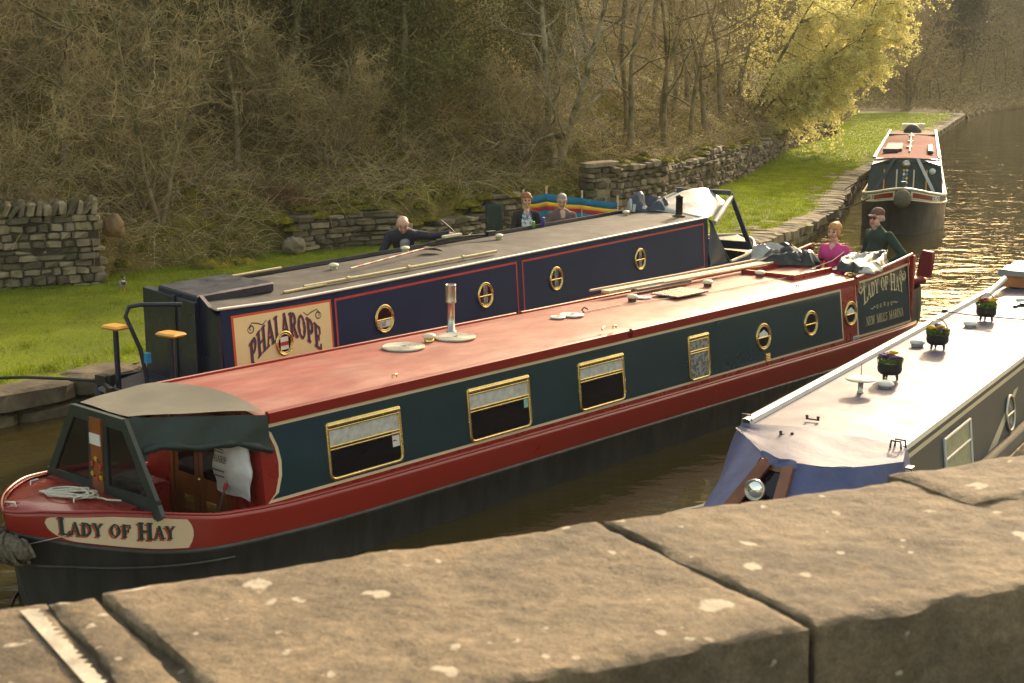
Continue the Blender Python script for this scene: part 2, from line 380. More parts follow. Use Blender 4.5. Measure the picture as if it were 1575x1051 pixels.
# ------------------------------------------------------------------ signed distance bodies -> one continuous mesh
def sdf_mesh(name, prims, mats, res=.012, k=.02, parent=None, loc=(0, 0, 0), rotz=0, smooth=True, warp=None):
    """prims: list of dict(t='c'|'e'|'b', ..., m=material index, k=blend)"""
    lo = np.array([1e9]*3); hi = -lo
    for p in prims:
        if p['t'] == 'c':
            for q, r in ((p['a'], p['ra']), (p['b'], p['rb'])): lo = np.minimum(lo, np.array(q)-r); hi = np.maximum(hi, np.array(q)+r)
        else:
            r = max(p['r']); lo = np.minimum(lo, np.array(p['c'])-r); hi = np.maximum(hi, np.array(p['c'])+r)
    lo -= res*3; hi += res*3
    n = np.ceil((hi-lo)/res).astype(int)+1
    ax = [lo[i]+res*np.arange(n[i]) for i in range(3)]
    D = np.full(n, 9.0, dtype=np.float32)
    def dist(p, X, Y, Z):
        if p['t'] == 'c':
            a = np.array(p['a']); b = np.array(p['b']); d = b-a; L2 = max(1e-9, float(d@d))
            t = np.clip(((X-a[0])*d[0]+(Y-a[1])*d[1]+(Z-a[2])*d[2])/L2, 0, 1)
            r = p['ra']+(p['rb']-p['ra'])*t; fl = p.get('flat')
            qx, qy, qz = X-a[0]-t*d[0], Y-a[1]-t*d[1], Z-a[2]-t*d[2]
            if fl:   # (unit axis, squash factor>1 flattens along axis)
                u, s_ = np.array(fl[0], float), fl[1]; u /= np.linalg.norm(u); q = qx*u[0]+qy*u[1]+qz*u[2]
                l2 = qx*qx+qy*qy+qz*qz+(s_*s_-1)*q*q; l = np.sqrt(l2); return (l-r)/(1+.5*(s_-1))
            return np.sqrt(qx*qx+qy*qy+qz*qz)-r
        c = p['c']; r = p['r']; X = X-c[0]; Y = Y-c[1]; Z = Z-c[2]
        if 'rot' in p:
            Q = np.array(Matrix.Rotation(R(p['rot'][1]), 3, p['rot'][0])); X, Y, Z = (Q[0, i]*X+Q[1, i]*Y+Q[2, i]*Z if False else None for i in range(3)) if False else (Q[0][0]*X+Q[1][0]*Y+Q[2][0]*Z, Q[0][1]*X+Q[1][1]*Y+Q[2][1]*Z, Q[0][2]*X+Q[1][2]*Y+Q[2][2]*Z)
        k0 = np.sqrt((X/r[0])**2+(Y/r[1])**2+(Z/r[2])**2); k1 = np.sqrt((X/r[0]**2)**2+(Y/r[1]**2)**2+(Z/r[2]**2)**2)+1e-9
        return k0*(k0-1)/k1
    for p in prims:
        if p['t'] == 'c':
            a = np.array(p['a']); b = np.array(p['b']); rr = max(p['ra'], p['rb']); l = np.minimum(a, b)-rr; h = np.maximum(a, b)+rr
        else:
            a = np.array(p['c']); rr = max(p['r']); l = a-rr; h = a+rr
        kk = p.get('k', k); pad = kk*1.2+res*3
        i0 = np.maximum(0, np.floor((l-pad-lo)/res).astype(int)); i1 = np.minimum(n, np.ceil((h+pad-lo)/res).astype(int)+1)
        sl = tuple(slice(i0[i], i1[i]) for i in range(3))
        X, Y, Z = np.meshgrid(*[ax[i][sl[i]] for i in range(3)], indexing='ij', sparse=True)
        d = dist(p, X, Y, Z).astype(np.float32); c = D[sl]
        if p.get('sub'): D[sl] = np.maximum(c, -d); continue
        hh = np.clip(.5+.5*(c-d)/kk, 0, 1); D[sl] = c*(1-hh)+d*hh - kk*hh*(1-hh)
    S = D < 0
    # surface nets
    c8 = [(i, j, l) for i in (0, 1) for j in (0, 1) for l in (0, 1)]
    nx, ny, nz = n-1
    cnt = sum(S[i:nx+i, j:ny+j, l:nz+l].astype(np.int8) for i, j, l in c8); act = (cnt > 0) & (cnt < 8)
    idx = -np.ones(act.shape, dtype=np.int64); ii = np.argwhere(act); idx[act] = np.arange(len(ii))
    acc = np.zeros((len(ii), 3)); w = np.zeros(len(ii))
    for a in c8:
        for e in range(3):
            if a[e]: continue
            b = list(a); b[e] = 1
            va = D[ii[:, 0]+a[0], ii[:, 1]+a[1], ii[:, 2]+a[2]]; vb = D[ii[:, 0]+b[0], ii[:, 1]+b[1], ii[:, 2]+b[2]]
            cr = (va < 0) != (vb < 0); t = np.where(cr, va/(va-vb+1e-12), 0)
            pos = np.tile(np.array(a, float), (len(ii), 1)); pos[:, e] = t
            acc[cr] += pos[cr]; w[cr] += 1
    V = lo + res*(ii + acc/w[:, None])
    F = []
    for e in range(3):
        u, v = [(1, 2), (2, 0), (0, 1)][e]
        sl0 = [slice(0, n[q]) for q in range(3)]; sl1 = list(sl0); sl0[e] = slice(0, n[e]-1); sl1[e] = slice(1, n[e])
        A = S[tuple(sl0)]; Bq = S[tuple(sl1)]; ch = np.argwhere(A != Bq)
        ok = (ch[:, u] > 0) & (ch[:, v] > 0) & (ch[:, u] < n[u]-1) & (ch[:, v] < n[v]-1); ch = ch[ok]
        q = []
        for du, dv in ((0, 0), (-1, 0), (-1, -1), (0, -1)):
            c = ch.copy(); c[:, u] += du; c[:, v] += dv; q.append(idx[c[:, 0], c[:, 1], c[:, 2]])
        q = np.stack(q, 1); ins = A[ch[:, 0], ch[:, 1], ch[:, 2]]; q[~ins] = q[~ins][:, ::-1]; F.append(q)
    F = np.concatenate(F)
    cen = V[F].mean(1); best = np.full(len(cen), 9.0); mi = np.zeros(len(cen), int)
    for p in prims:
        if p.get('sub'): continue
        d = dist(p, cen[:, 0], cen[:, 1], cen[:, 2]) - p.get('pri', 0); s_ = d < best; best[s_] = d[s_]; mi[s_] = p.get('m', 0)
    o = npmesh(name, V, F, mats, smooth, mi, parent)
    o.location = loc; o.rotation_euler = (0, 0, rotz); return o
def cap(a, b, ra, rb=None, m=0, **kw): return dict(t='c', a=a, b=b, ra=ra, rb=ra if rb is None else rb, m=m, **kw)
def ell(c, r, m=0, **kw): return dict(t='e', c=c, r=r, m=m, **kw)

# ================================================================== THE SETTING
M['water'] = None
def water_mat():
    m = bpy.data.materials.new('canal_water'); m.use_nodes = True; N = m.node_tree.nodes; K = m.node_tree.links
    b = N['Principled BSDF']; b.inputs['Base Color'].default_value = (.040, .032, .010, 1); b.inputs['Roughness'].default_value = .03
    b.inputs['IOR'].default_value = 1.333; b.inputs['Specular IOR Level'].default_value = .5
    tc = N.new('ShaderNodeTexCoord'); prev = None
    for sc, dist, st in ((.35, .012, (1, 1.5, 1)), (2.0, .0032, (.8, 1.7, 1)), (6.5, .0008, (.8, 1.4, 1))):
        mp = N.new('ShaderNodeMapping'); mp.inputs['Scale'].default_value = st; mp.inputs['Rotation'].default_value = (0, 0, .35)
        K.new(tc.outputs['Object'], mp.inputs[0])
        n = N.new('ShaderNodeTexNoise'); n.inputs['Scale'].default_value = sc; n.inputs['Detail'].default_value = 3
        n.inputs['Distortion'].default_value = .6; K.new(mp.outputs[0], n.inputs['Vector'])
        bp = N.new('ShaderNodeBump'); bp.inputs['Distance'].default_value = dist*4; bp.inputs['Strength'].default_value = 1
        K.new(n.outputs['Fac'], bp.inputs['Height'])
        if prev: K.new(prev, bp.inputs['Normal'])
        prev = bp.outputs[0]
    # calm and ruffled patches
    K.new(prev, b.inputs['Normal']); return m
M['water'] = water_mat()
M['grass'] = mat('mown_grass', (.125, .165, .004), .9, var=.35, vscale=1.1, col2=(.19, .21, .005), c2scale=.35, c2lo=.35, c2hi=.7, bump=.03, bscale=22, spec=.25, detail=10)
M['blade'] = mat('grass_blade', (.20, .26, .005), .7, var=.4, vscale=1.5, trans=.5)
M['soil'] = mat('mossy_soil', (.14, .105, .035), .95, var=.5, vscale=2.5, col2=(.17, .15, .018), c2scale=.8, c2lo=.42, c2hi=.62, bump=.10, bscale=6, detail=12, spec=.2)
M['moss'] = mat('yellow_moss', (.20, .17, .014), .95, var=.45, vscale=6, bump=.04, bscale=40, spec=.2, col2=(.09, .085, .016), c2scale=2.5, detail=10)
M['stone'] = mat('gritstone', (.20, .155, .105), .9, var=.35, vscale=3, col2=(.105, .085, .058), c2scale=1.6, c2lo=.4, c2hi=.65, bump=.012, bscale=30, spec=.3)
M['stone_b'] = mat('pale_gritstone', (.28, .22, .15), .9, var=.3, vscale=4, col2=(.14, .12, .05), c2scale=2.5, c2lo=.5, c2hi=.7, bump=.012, bscale=30, spec=.3)
M['stone_c'] = mat('dark_gritstone', (.115, .092, .065), .9, var=.35, vscale=3, col2=(.075, .080, .025), c2scale=2.2, c2lo=.5, c2hi=.65, bump=.012, bscale=30, spec=.3)
M['joint'] = mat('dark_joint', (.05, .04, .025), .95, var=.3)
M['bark'] = mat('bark', (.24, .19, .11), .9, var=.35, vscale=5, col2=(.10, .10, .035), c2scale=1.5, bump=.01, bscale=25, spec=.3)
M['bark_pale'] = mat('pale_bark', (.36, .31, .21), .85, var=.3, vscale=6, col2=(.13, .12, .05), c2scale=2, bump=.008, bscale=30, spec=.3)
M['twig'] = mat('twigs', (.38, .29, .14), .85, var=.4, vscale=.8, spec=.3)
M['straw'] = mat('dead_stalk', (.48, .38, .21), .85, var=.35, vscale=1.5, spec=.3)
M['straw_b'] = mat('brown_stalk', (.22, .14, .075), .85, var=.35, vscale=1.5, spec=.3)
M['bracken'] = mat('rusty_bracken', (.17, .075, .03), .9, var=.35, vscale=2)
M['ivy'] = mat('ivy_leaf', (.11, .115, .026), .8, var=.5, vscale=2, trans=.2)
M['olive'] = mat('olive_leaf', (.24, .21, .03), .7, var=.5, vscale=2, trans=.25)
M['litter'] = mat('dead_leaf', (.18, .11, .055), .9, var=.5, vscale=3)
M['catkin'] = mat('willow_catkin', (.74, .69, .29), .7, var=.25, vscale=1.3, trans=.45)
M['evergreen'] = mat('evergreen_leaf', (.055, .062, .018), .55, var=.5, vscale=2, trans=.2)
M['hill'] = mat('wooded_ground', (.12, .092, .036), .95, var=.5, vscale=.8, bump=.2, bscale=2, detail=12, spec=.2)
M['tarmac'] = mat('bridge_path_surface', (.10, .09, .075), .9, var=.3, bump=.004, bscale=80)

def stone_slab_mat():
    m = bpy.data.materials.new('lichened_sandstone'); m.use_nodes = True; N = m.node_tree.nodes; K = m.node_tree.links
    b = N['Principled BSDF']; b.inputs['Roughness'].default_value = .85; b.inputs['Specular IOR Level'].default_value = .3
    tc = N.new('ShaderNodeTexCoord'); P = tc.outputs['Object']
    def no(sc, d=8, r=.65, dist=0):
        n = N.new('ShaderNodeTexNoise'); n.inputs['Scale'].default_value = sc; n.inputs['Detail'].default_value = d; n.inputs['Roughness'].default_value = r
        n.inputs['Distortion'].default_value = dist; K.new(P, n.inputs['Vector']); return n.outputs['Fac']
    def ramp(src, lo, hi, c0, c1):
        r = N.new('ShaderNodeValToRGB'); e = r.color_ramp.elements; e[0].position = lo; e[1].position = hi
        e[0].color = (*c0, 1); e[1].color = (*c1, 1); K.new(src, r.inputs[0]); return r.outputs[0]
    def mix(f, a, c, bt='MIX'):
        x = N.new('ShaderNodeMix'); x.data_type = 'RGBA'; x.blend_type = bt
        for i, q in ((0, f), (6, a), (7, c)):
            if isinstance(q, (int, float)): x.inputs[i].default_value = q
            elif isinstance(q, tuple): x.inputs[i].default_value = (*q, 1)
            else: K.new(q, x.inputs[i])
        return x.outputs[2]
    base = ramp(no(3.2, 10, .75, .5), .34, .66, (.105, .083, .058), (.285, .21, .13))
    base = mix(ramp(no(2.0, 6, .6, .4), .5, .68, (0, 0, 0), (.85, .85, .85)), base, (.085, .068, .048))
    base = mix(ramp(no(6.0, 6, .7, .8), .60, .74, (0, 0, 0), (.75, .75, .75)), base, (.31, .19, .075))
    base = mix(1.0, base, ramp(no(45, 10, .85), .3, .7, (.5, .5, .5), (1.45, 1.45, 1.45)), 'MULTIPLY')
    base = mix(1.0, base, ramp(no(220, 4, .8), .3, .7, (.72, .72, .72), (1.25, 1.25, 1.25)), 'MULTIPLY')
    def spots(sc, thr, seedoff, soft=.02):
        mp = N.new('ShaderNodeMapping'); mp.inputs['Location'].default_value = seedoff; K.new(P, mp.inputs[0])
        ad = N.new('ShaderNodeVectorMath'); ad.operation = 'ADD'
        nn = N.new('ShaderNodeTexNoise'); nn.inputs['Scale'].default_value = sc*1.6; nn.inputs['Detail'].default_value = 5; K.new(P, nn.inputs['Vector'])
        sc_ = N.new('ShaderNodeVectorMath'); sc_.operation = 'SCALE'; sc_.inputs['Scale'].default_value = .9/sc; K.new(nn.outputs['Color'], sc_.inputs[0])
        K.new(mp.outputs[0], ad.inputs[0]); K.new(sc_.outputs[0], ad.inputs[1])
        v = N.new('ShaderNodeTexVoronoi'); v.inputs['Scale'].default_value = sc; v.inputs['Randomness'].default_value = 1
        K.new(ad.outputs[0], v.inputs['Vector'])
        # radius varies per cell; many cells have none
        sp = N.new('ShaderNodeSeparateColor'); K.new(v.outputs['Color'], sp.inputs[0])
        mr = N.new('ShaderNodeMapRange'); mr.inputs[1].default_value = .45; mr.inputs[2].default_value = 1; mr.inputs[3].default_value = 0; mr.inputs[4].default_value = thr
        K.new(sp.outputs[0], mr.inputs[0])
        lt = N.new('ShaderNodeMath'); lt.operation = 'SUBTRACT'; K.new(mr.outputs[0], lt.inputs[0]); K.new(v.outputs['Distance'], lt.inputs[1])
        m2 = N.new('ShaderNodeMapRange'); m2.inputs[1].default_value = 0; m2.inputs[2].default_value = soft; K.new(lt.outputs[0], m2.inputs[0]); return m2.outputs[0]
    base = mix(spots(11, .30, (0, 0, 0), .06), base, (.50, .42, .32))
    base = mix(spots(26, .26, (3, 1, 0), .08), base, (.46, .39, .30))
    K.new(base, b.inputs['Base Color'])
    prev = None
    for sc, d in ((5, .003), (40, .005), (170, .0022)):
        bp = N.new('ShaderNodeBump'); bp.inputs['Distance'].default_value = d; K.new(no(sc), bp.inputs['Height'])
        if prev: K.new(prev, bp.inputs['Normal'])
        prev = bp.outputs[0]
    K.new(prev, b.inputs['Normal']); return m
M['slab'] = stone_slab_mat()

def resample(P, step):
    P = np.array(P, float); d = np.r_[0, np.cumsum(np.hypot(*np.diff(P, axis=0).T))]
    n = max(2, int(d[-1]/step)); t = np.linspace(0, d[-1], n+1); return np.c_[np.interp(t, d, P[:, 0]), np.interp(t, d, P[:, 1])], t

EDGE = [(-60, -40), (-19, .8), (-6.55, 17.33), (-5.98, 17.95), (1.2, 27.6), (5.5, 31.9), (6.87, 34.8), (8.0, 37.0), (9.91, 41.4), (11.3, 46.2), (13.9, 54.8), (28.1, 91.3), (43, 131)]
BANK2 = [(43, 131), (45, 135.5), (52, 150), (62.5, 168), (90, 215), (150, 300)]
FOOT = [(-60, -4), (-22, 17.5), (-14, 23.2), (-9.84, 25.6), (-8.3, 26.7), (-7.6, 28.0), (-5.32, 31.0), (-3.86, 32.6), (-2.17, 33.4), (-.64, 35.7), (1.48, 37.6), (2.67, 39.3), (4.21, 41.6), (6.6, 47.5), (8.77, 54), (13.96, 71.7), (22.4, 94.8), (37, 148), (50.5, 160), (62, 178), (88, 226), (148, 310)]
ED, _ = resample(EDGE, .6); FT, FTs = resample(FOOT, .5)
# water
g = MB(); g.grid([[(x, y, 0) for y in (-60, 0, 60, 140, 240, 420)] for x in (-80, 0, 60, 140, 260)], flip=True)
structure(g.build('canal_water', M['water']))
# canal bed so nothing is bottomless
# grass sheet between coping and slope foot
def poly_at(P, y):
    P = np.array(P); return float(np.interp(y, P[:, 1], P[:, 0]))
ys = np.r_[np.linspace(-4, 60, 190), np.linspace(60.5, 178, 150)]
rows = []
EP = np.array(EDGE + BANK2[1:]); FPp = np.array(FOOT)
for y in ys:
    x1 = np.interp(y, EP[:, 1], EP[:, 0]) - .45; x0 = min(np.interp(y, FPp[:, 1], FPp[:, 0]) - .6, x1-.3)
    xs = np.linspace(x0, x1, 26); t = np.linspace(0, 1, 26)
    z = .415 + .05*np.minimum(1, (1-t)*4) + .035*fbm(xs, np.full(26, y), 3, 3, .5) + .25*np.clip(.12-t, 0, 1)
    rows.append([(a, y, c) for a, c in zip(xs, z)])
g = MB(); g.grid(rows, flip=True); structure(g.build('grass_ground', M['grass']))

# wooded slope behind: rows march away from the foot line
DX, DY = -.80, .60
dvals = np.r_[np.arange(0, 3, .14), np.arange(3, 12, .4), np.arange(12, 90, 3)]
def slope_z(fx, fy, d):
    fx = np.asarray(fx, float); fy = np.asarray(fy, float); d = np.asarray(d, float)
    nowall = np.exp(-((fy-29.4)/1.7)**2)               # gap between the walls: bank rises straight from the grass
    wall = np.where(fy < 27.2, 1.1, np.where(fy < 39, 1.05, 1.55)); wall = np.where(fy > 100, .12, wall)
    step = wall*(1-np.exp(-(d/.25)**2))
    soft = 1.2*(1-np.exp(-d/1.3)); nowall = np.where(fy > 120, 0, nowall)
    z = .42 + step*(1-nowall) + soft*nowall
    z = z + .30*np.minimum(d, 2.5) + .80*np.clip(d-2.5, 0, 14) + .30*np.clip(d-16.5, 0, 80)
    x = fx+DX*d; y = fy+DY*d; a = np.clip(d/1.5, 0, 1)
    z = z + a*(.28*fbm(x, y, 1, 4, .35) + .10*fbm(x, y, 2, 3, 1.6)) + np.clip(d/8, 0, 1)*.9*fbm(x, y, 5, 2, .09)
    return z
rows = []
for fx, fy in FT: rows.append([(fx+DX*d, fy+DY*d, float(z)) for d, z in zip(dvals, slope_z(np.full(len(dvals), fx), np.full(len(dvals), fy), dvals))])
g = MB(); g.grid(rows, flip=False); structure(g.build('hillside', M['soil']))
# low natural bank beyond the stone edge
P2, _ = resample(BANK2, 1.0)
rows = []
for k, (z, off) in enumerate(((-.3, .1), (.1, 0), (.45, -.3), (.6, -1.2), (.7, -3.5), (.9, -12))):
    rows.append([(x+off*.9+.25*math.sin(i*1.3+k), y-off*.4, min(z, .38+.09*i)+.1*min(1, i/6)*math.sin(i*.9+k*2)) for i, (x, y) in enumerate(P2)])
g = MB(); g.grid(rows); structure(g.build('natural_bank', M['hill']))
# opposite bank, out of frame to the right
RB = [(12, -30), (15, 6), (22, 30), (41, 70), (66, 125), (88, 165), (170, 300)]
P3, _ = resample(RB, 3.0); rows = []
for dd, z in ((-.2, -.4), (0, .4), (2, .6), (8, 1.0), (20, 2.5), (45, 7), (90, 12)):
    rows.append([(x+dd*.93, y-dd*.36, z+.2*math.sin(i+dd)+(.25 if y > 90 else 0)*dd*min(1, (y-90)/60)*.6) for i, (x, y) in enumerate(P3)])
g = MB(); g.grid(rows, flip=True); structure(g.build('opposite_bank', M['hill']))

# wooded ridge closing the valley where the canal bends; added height blocks sky reflections on the water
rows = []
for i, x in enumerate(np.linspace(20, 330, 70)):
    yb = 250 - .18*(x-60); rows.append([(x, yb+d_, -.5+zz*(1+.18*float(fbm(x, d_*1.0, 4, 4, .03)))) for d_, zz in ((0, 0), (1, 1.2), (10, 8), (25, 24), (50, 48), (80, 62), (140, 66))])
g = MB(); g.grid(rows, flip=True); structure(g.build('far_ridge', M['hill']))
# ---------------- stones
def stones_mesh(specs, jit=.10, seed=1):
    """specs: list of (centre(3), ax(3), ay(3), az(3)) half vectors -> rounded jittered blocks"""
    r = np.random.default_rng(seed)
    base = MB().box(-1, 1, -1, 1, -1, 1, bev=.30); bv = np.array(base.v); bf = [f for f in base.f]
    quads = [f for f in bf if len(f) == 4]; octs = [f for f in bf if len(f) == 8]
    for o in octs: quads += [[o[0], o[1], o[2], o[3]], [o[0], o[3], o[4], o[7]], [o[4], o[5], o[6], o[7]]]
    quads = np.array(quads); n = len(specs)
    S = np.array([[*c, *a, *b, *d] for c, a, b, d in specs], float).reshape(n, 4, 3)
    J = bv[None] * (1+r.uniform(-jit, jit, (n, 1, 3))) + r.uniform(-jit, jit, (n, 32, 3))
    V = S[:, None, 0] + J[..., 0:1]*S[:, None, 1] + J[..., 1:2]*S[:, None, 2] + J[..., 2:3]*S[:, None, 3]
    F = quads[None] + (np.arange(n)*32)[:, None, None]
    return V.reshape(-1, 3), F.reshape(-1, 4), np.repeat(r.integers(0, 3, n), len(quads))
def wall_stones(path, zb, ztop, ch=(.10, .2), sl=(.18, .5), th=.22, seed=3, cap_h=0.0, lean=0.0, front=1):
    """dry stone wall along path; zb, ztop functions of arc length"""
    r = np.random.default_rng(seed); P = np.array(path, float); D = np.r_[0, np.cumsum(np.hypot(*np.diff(P, axis=0).T))]
    def at(s):
        x = np.interp(s, D, P[:, 0]); y = np.interp(s, D, P[:, 1]); i = min(len(P)-2, max(0, np.searchsorted(D, s)-1)); d = P[i+1]-P[i]; d = d/np.hypot(*d); return x, y, d
    L = D[-1]; out = []; z = 0
    while True:
        h = r.uniform(*ch); s = -r.uniform(0, .2); anyone = False
        while s < L:
            l = r.uniform(*sl)*(1.3 if r.random() < .15 else 1); m = min(max(s+l/2, 0), L); b = zb(m); t = ztop(m)
            if b+z+h*.6 < t and s+l*.6 < L+.1:
                x, y, d = at(m); n_ = np.array([-d[1], d[0]]); hh = min(h, t-b-z)*r.uniform(.92, 1.02)
                dep = th*r.uniform(.85, 1.1); off = r.normal(0, .018) + lean*z; tilt = r.normal(0, .05)
                out.append(((x+n_[0]*off, y+n_[1]*off, b+z+hh/2), (d[0]*l*.485, d[1]*l*.485, tilt*l*.5), (n_[0]*dep, n_[1]*dep, 0), (0, 0, hh*.48))); anyone = True
            s += l
        z += h
        if not anyone: break
    if cap_h:
        s = 0
        while s < L:
            l = r.uniform(.09, .2); x, y, d = at(s+l/2); n_ = np.array([-d[1], d[0]]); t = ztop(s); hh = cap_h*r.uniform(.8, 1.25); ti = r.normal(.12, .12)
            out.append(((x, y, t+hh/2-.03), (d[0]*l*.5, d[1]*l*.5, 0), (n_[0]*th*1.05, n_[1]*th*1.05, 0), (d[0]*ti*hh, d[1]*ti*hh, hh*.52))); s += l
    return out
SM = [M['stone'], M['stone_b'], M['stone_c']]
def build_wall(name, path, zb, ztop, label, cat, seed, th=.22, fill=True, capm=None, **kw):
    root = empty(name, (path[0][0], path[0][1], .45)); tag(root, label, cat)
    sp = wall_stones(path, zb, ztop, th=th, seed=seed, **kw); V, F, mi = stones_mesh(sp, seed=seed, jit=.15); V = V - np.array(root.location)
    npmesh('stonework', V, F, SM, False, mi, root)
    if fill:
        P, t = resample(path, .4); g = MB(); A = []
        w = th*.7
        for i, (x, y) in enumerate(P):
            a = P[max(i-1, 0)]; b = P[min(i+1, len(P)-1)]; d = (b-a)/np.hypot(*(b-a)); n_ = (-d[1]*w, d[0]*w); zt = ztop(t[i])-.08; x -= root.location.x; y -= root.location.y
            A.append([(x-n_[0], y-n_[1], -.4), (x-n_[0], y-n_[1], zt-.45), (x+n_[0], y+n_[1], zt-.45), (x+n_[0], y+n_[1], -.4)])
        g.grid(A, smooth=False); g.build('packing', M['joint'], root)
    return root
cz = lambda v: (lambda s: v)
build_wall('dry_stone_wall', [(-17, 22.2), (-9.84, 25.75), (-8.12, 26.6)], cz(.42), cz(1.85), 'tall neat dry stone wall with upright coping stones ending by the duck', 'wall', 11, th=.24, ch=(.08, .19), sl=(.16, .42), cap_h=.28)
def midtop(s): return 1.12 + .24*math.sin(s*1.1) + .12*math.sin(s*2.9+1)
build_wall('retaining_wall', [(-5.0, 31.25), (-3.86, 32.35), (-2.17, 33.1), (-.64, 35.4), (1.48, 37.3), (2.5, 38.9)], cz(.40), midtop, 'low crumbling mossy retaining wall behind the bending man', 'wall', 12, th=.25, ch=(.07, .17), sl=(.2, .6))
def rtop(s): return 1.82 + .14*math.sin(s*.8) + .05*math.sin(s*3.1) - .35*min(1, max(0, (s-14)/8)) - .012*max(0, s-22)
RW = [(2.75, 38.9), (4.3, 41.3), (6.7, 47.2), (8.9, 53.7), (14.1, 71.4), (20.5, 89)]
build_wall('long_field_wall', RW, cz(.40), rtop, 'long rough stone wall with mossy top curving beside the sunny grass', 'wall', 13, th=.3, ch=(.09, .24), sl=(.18, .6))
sp = wall_stones([(-.36, -.15), (.36, .15)], cz(0), cz(1.5), ch=(.10, .24), sl=(.18, .4), th=.32, seed=15) + [((0, 0, .7), (.28, .1, 0), (-.1, .24, 0), (0, 0, .72)), ((.0, .0, 1.56), (.42, .15, .03), (-.12, .36, 0), (0, 0, .07))]
V, F, mi = stones_mesh(sp, seed=5)
o = npmesh('stone_pier', V, F, SM, False, mi); o.location = (2.45, 38.55, .42); tag(o, 'square stone pier with mossy cap at the near end of the long wall', 'pier')
# two ruined wall fragments up the slope
def fy_of(fx): return float(np.interp(fx, FPp[:, 0], FPp[:, 1]))
for (fx, d, w, h, lab) in ((1.9, 2.0, .75, .8, 'ruined stub of mossy wall left of the pale twin stemmed tree'),):
    fy = fy_of(fx); x, y = fx+DX*d, fy+DY*d; z = float(slope_z(fx, fy, d))
    sp = wall_stones([(-w, -w*.5), (w, w*.5)], cz(-.3), cz(h), th=.3, seed=21, ch=(.1, .2), sl=(.2, .5)); V, F, mi = stones_mesh(sp, seed=22)
    o = npmesh('wall_fragment', V, F, SM, False, mi); o.location = (x, y, z); tag(o, lab, 'wall')
# boulders
def boulder(loc, r, seed, mt, label):
    g = MB(); rr = np.random.default_rng(seed); ph = rr.uniform(0, 6, 6); A = []
    for i in range(19):
        th = math.pi*i/18; row = []
        for j in range(30):
            a = 2*math.pi*j/30; sx_ = math.sin(th)*math.cos(a); sy_ = math.sin(th)*math.sin(a); sz_ = math.cos(th); k = 1+.22*float(fbm(sx_*1.3+sz_, sy_*1.3-sz_*.7, seed, 4, 1.4))-.10*abs(math.sin(2.2*sx_+3*sz_+ph[0]))
            row.append((r[0]*k*math.sin(th)*math.cos(a), r[1]*k*math.sin(th)*math.sin(a), r[2]*math.cos(th)*k))
        A.append(row)
    g.grid(A, wrap=True, smooth=True, flip=True); o = g.build('boulder', mt, loc=loc); tag(o, label, 'boulder'); return o
boulder((-7.92, 27.15, 1.52), (.22, .20, .24), 1, mat('orange_brown_stone', (.24, .15, .075), .9, var=.3, bump=.01), 'smooth orange brown boulder perched at the end of the neat wall')
boulder((-4.95, 30.85, .66), (.30, .22, .22), 2, M['stone_b'], 'pointed pale rock leaning at the grass edge below the low wall')
boulder((-4.75, 34.2, 2.45), (.27, .2, .16), 3, M['stone_b'], 'flat topped pale rock lying in the leaf litter above the low wall')
boulder((19.2, 86.0, 1.1), (1.1, .9, .8), 4, M['stone_c'], 'dark hollowed boulder at the far end of the long wall')
boulder((17.9, 84.3, .6), (1.2, .6, .25), 5, M['stone_b'], 'flat slab like rock on the grass in front of the dark boulder')

# ---------------- canal edge: two courses of great blocks
def coping():
    r = np.random.default_rng(31); P = np.array(EDGE[1:], float); D = np.r_[0, np.cumsum(np.hypot(*np.diff(P, axis=0).T))]; sp = []; big = []
    def at(s):
        i = min(len(P)-2, max(0, np.searchsorted(D, s)-1)); d = P[i+1]-P[i]; d /= np.hypot(*d); return np.interp(s, D, P[:, 0]), np.interp(s, D, P[:, 1]), d
    s = 0
    while s < D[-1]:
        x, y, d = at(s); near = y < 30
        l = r.uniform(.9, 1.5) if near else r.uniform(.38, .7); x, y, d = at(s+l/2); n_ = (-d[1], d[0])
        dep = .33 if near else r.uniform(.45, .85); of = dep + r.normal(0, .02)
        sp.append(((x+n_[0]*of, y+n_[1]*of, .30+r.normal(0, .01)), (d[0]*l*.49, d[1]*l*.49, r.normal(0, .004)), (n_[0]*dep, n_[1]*dep, .0), (0, 0, .155))); s += l
    for zc, hh in ((.04, .11), (-.2, .12)):
        s = .3
        while s < D[-1]:
            l = r.uniform(.5, 1.1); x, y, d = at(min(s+l/2, D[-1])); n_ = (-d[1], d[0])
            sp.append(((x+n_[0]*.30, y+n_[1]*.30, zc), (d[0]*l*.49, d[1]*l*.49, 0), (n_[0]*.27, n_[1]*.27, 0), (0, 0, hh))); s += l
    return stones_mesh(sp, jit=.07, seed=33)
M['cope'] = mat('coping_stone', (.25, .195, .115), .9, var=.35, vscale=2.2, col2=(.10, .082, .05), c2scale=1.2, c2lo=.42, c2hi=.62, bump=.015, bscale=14, spec=.3)
M['cope_b'] = mat('coping_stone_lichen', (.28, .22, .12), .9, var=.3, vscale=2.4, col2=(.17, .15, .03), c2scale=2.0, c2lo=.45, c2hi=.65, bump=.015, bscale=14, spec=.3)
M['cope_c'] = mat('coping_stone_dark', (.16, .125, .08), .9, var=.35, vscale=2.4, col2=(.08, .065, .042), c2scale=1.4, bump=.015, bscale=14, spec=.3)
V, F, mi = coping(); o = npmesh('canal_edge_wall', V, F, [M['cope'], M['cope_b'], M['cope_c']], False, mi)
tag(o, 'long canal edge wall of heavy weathered stone blocks between grass and water', 'canal wall')
g = MB(); P, _ = resample(EDGE[1:], 1.0)
g.grid([[(x-.35, y+.2, -.5), (x-.25, y+.12, .15)] for x, y in P], smooth=False)
structure(g.build('bank_core', M['joint']))

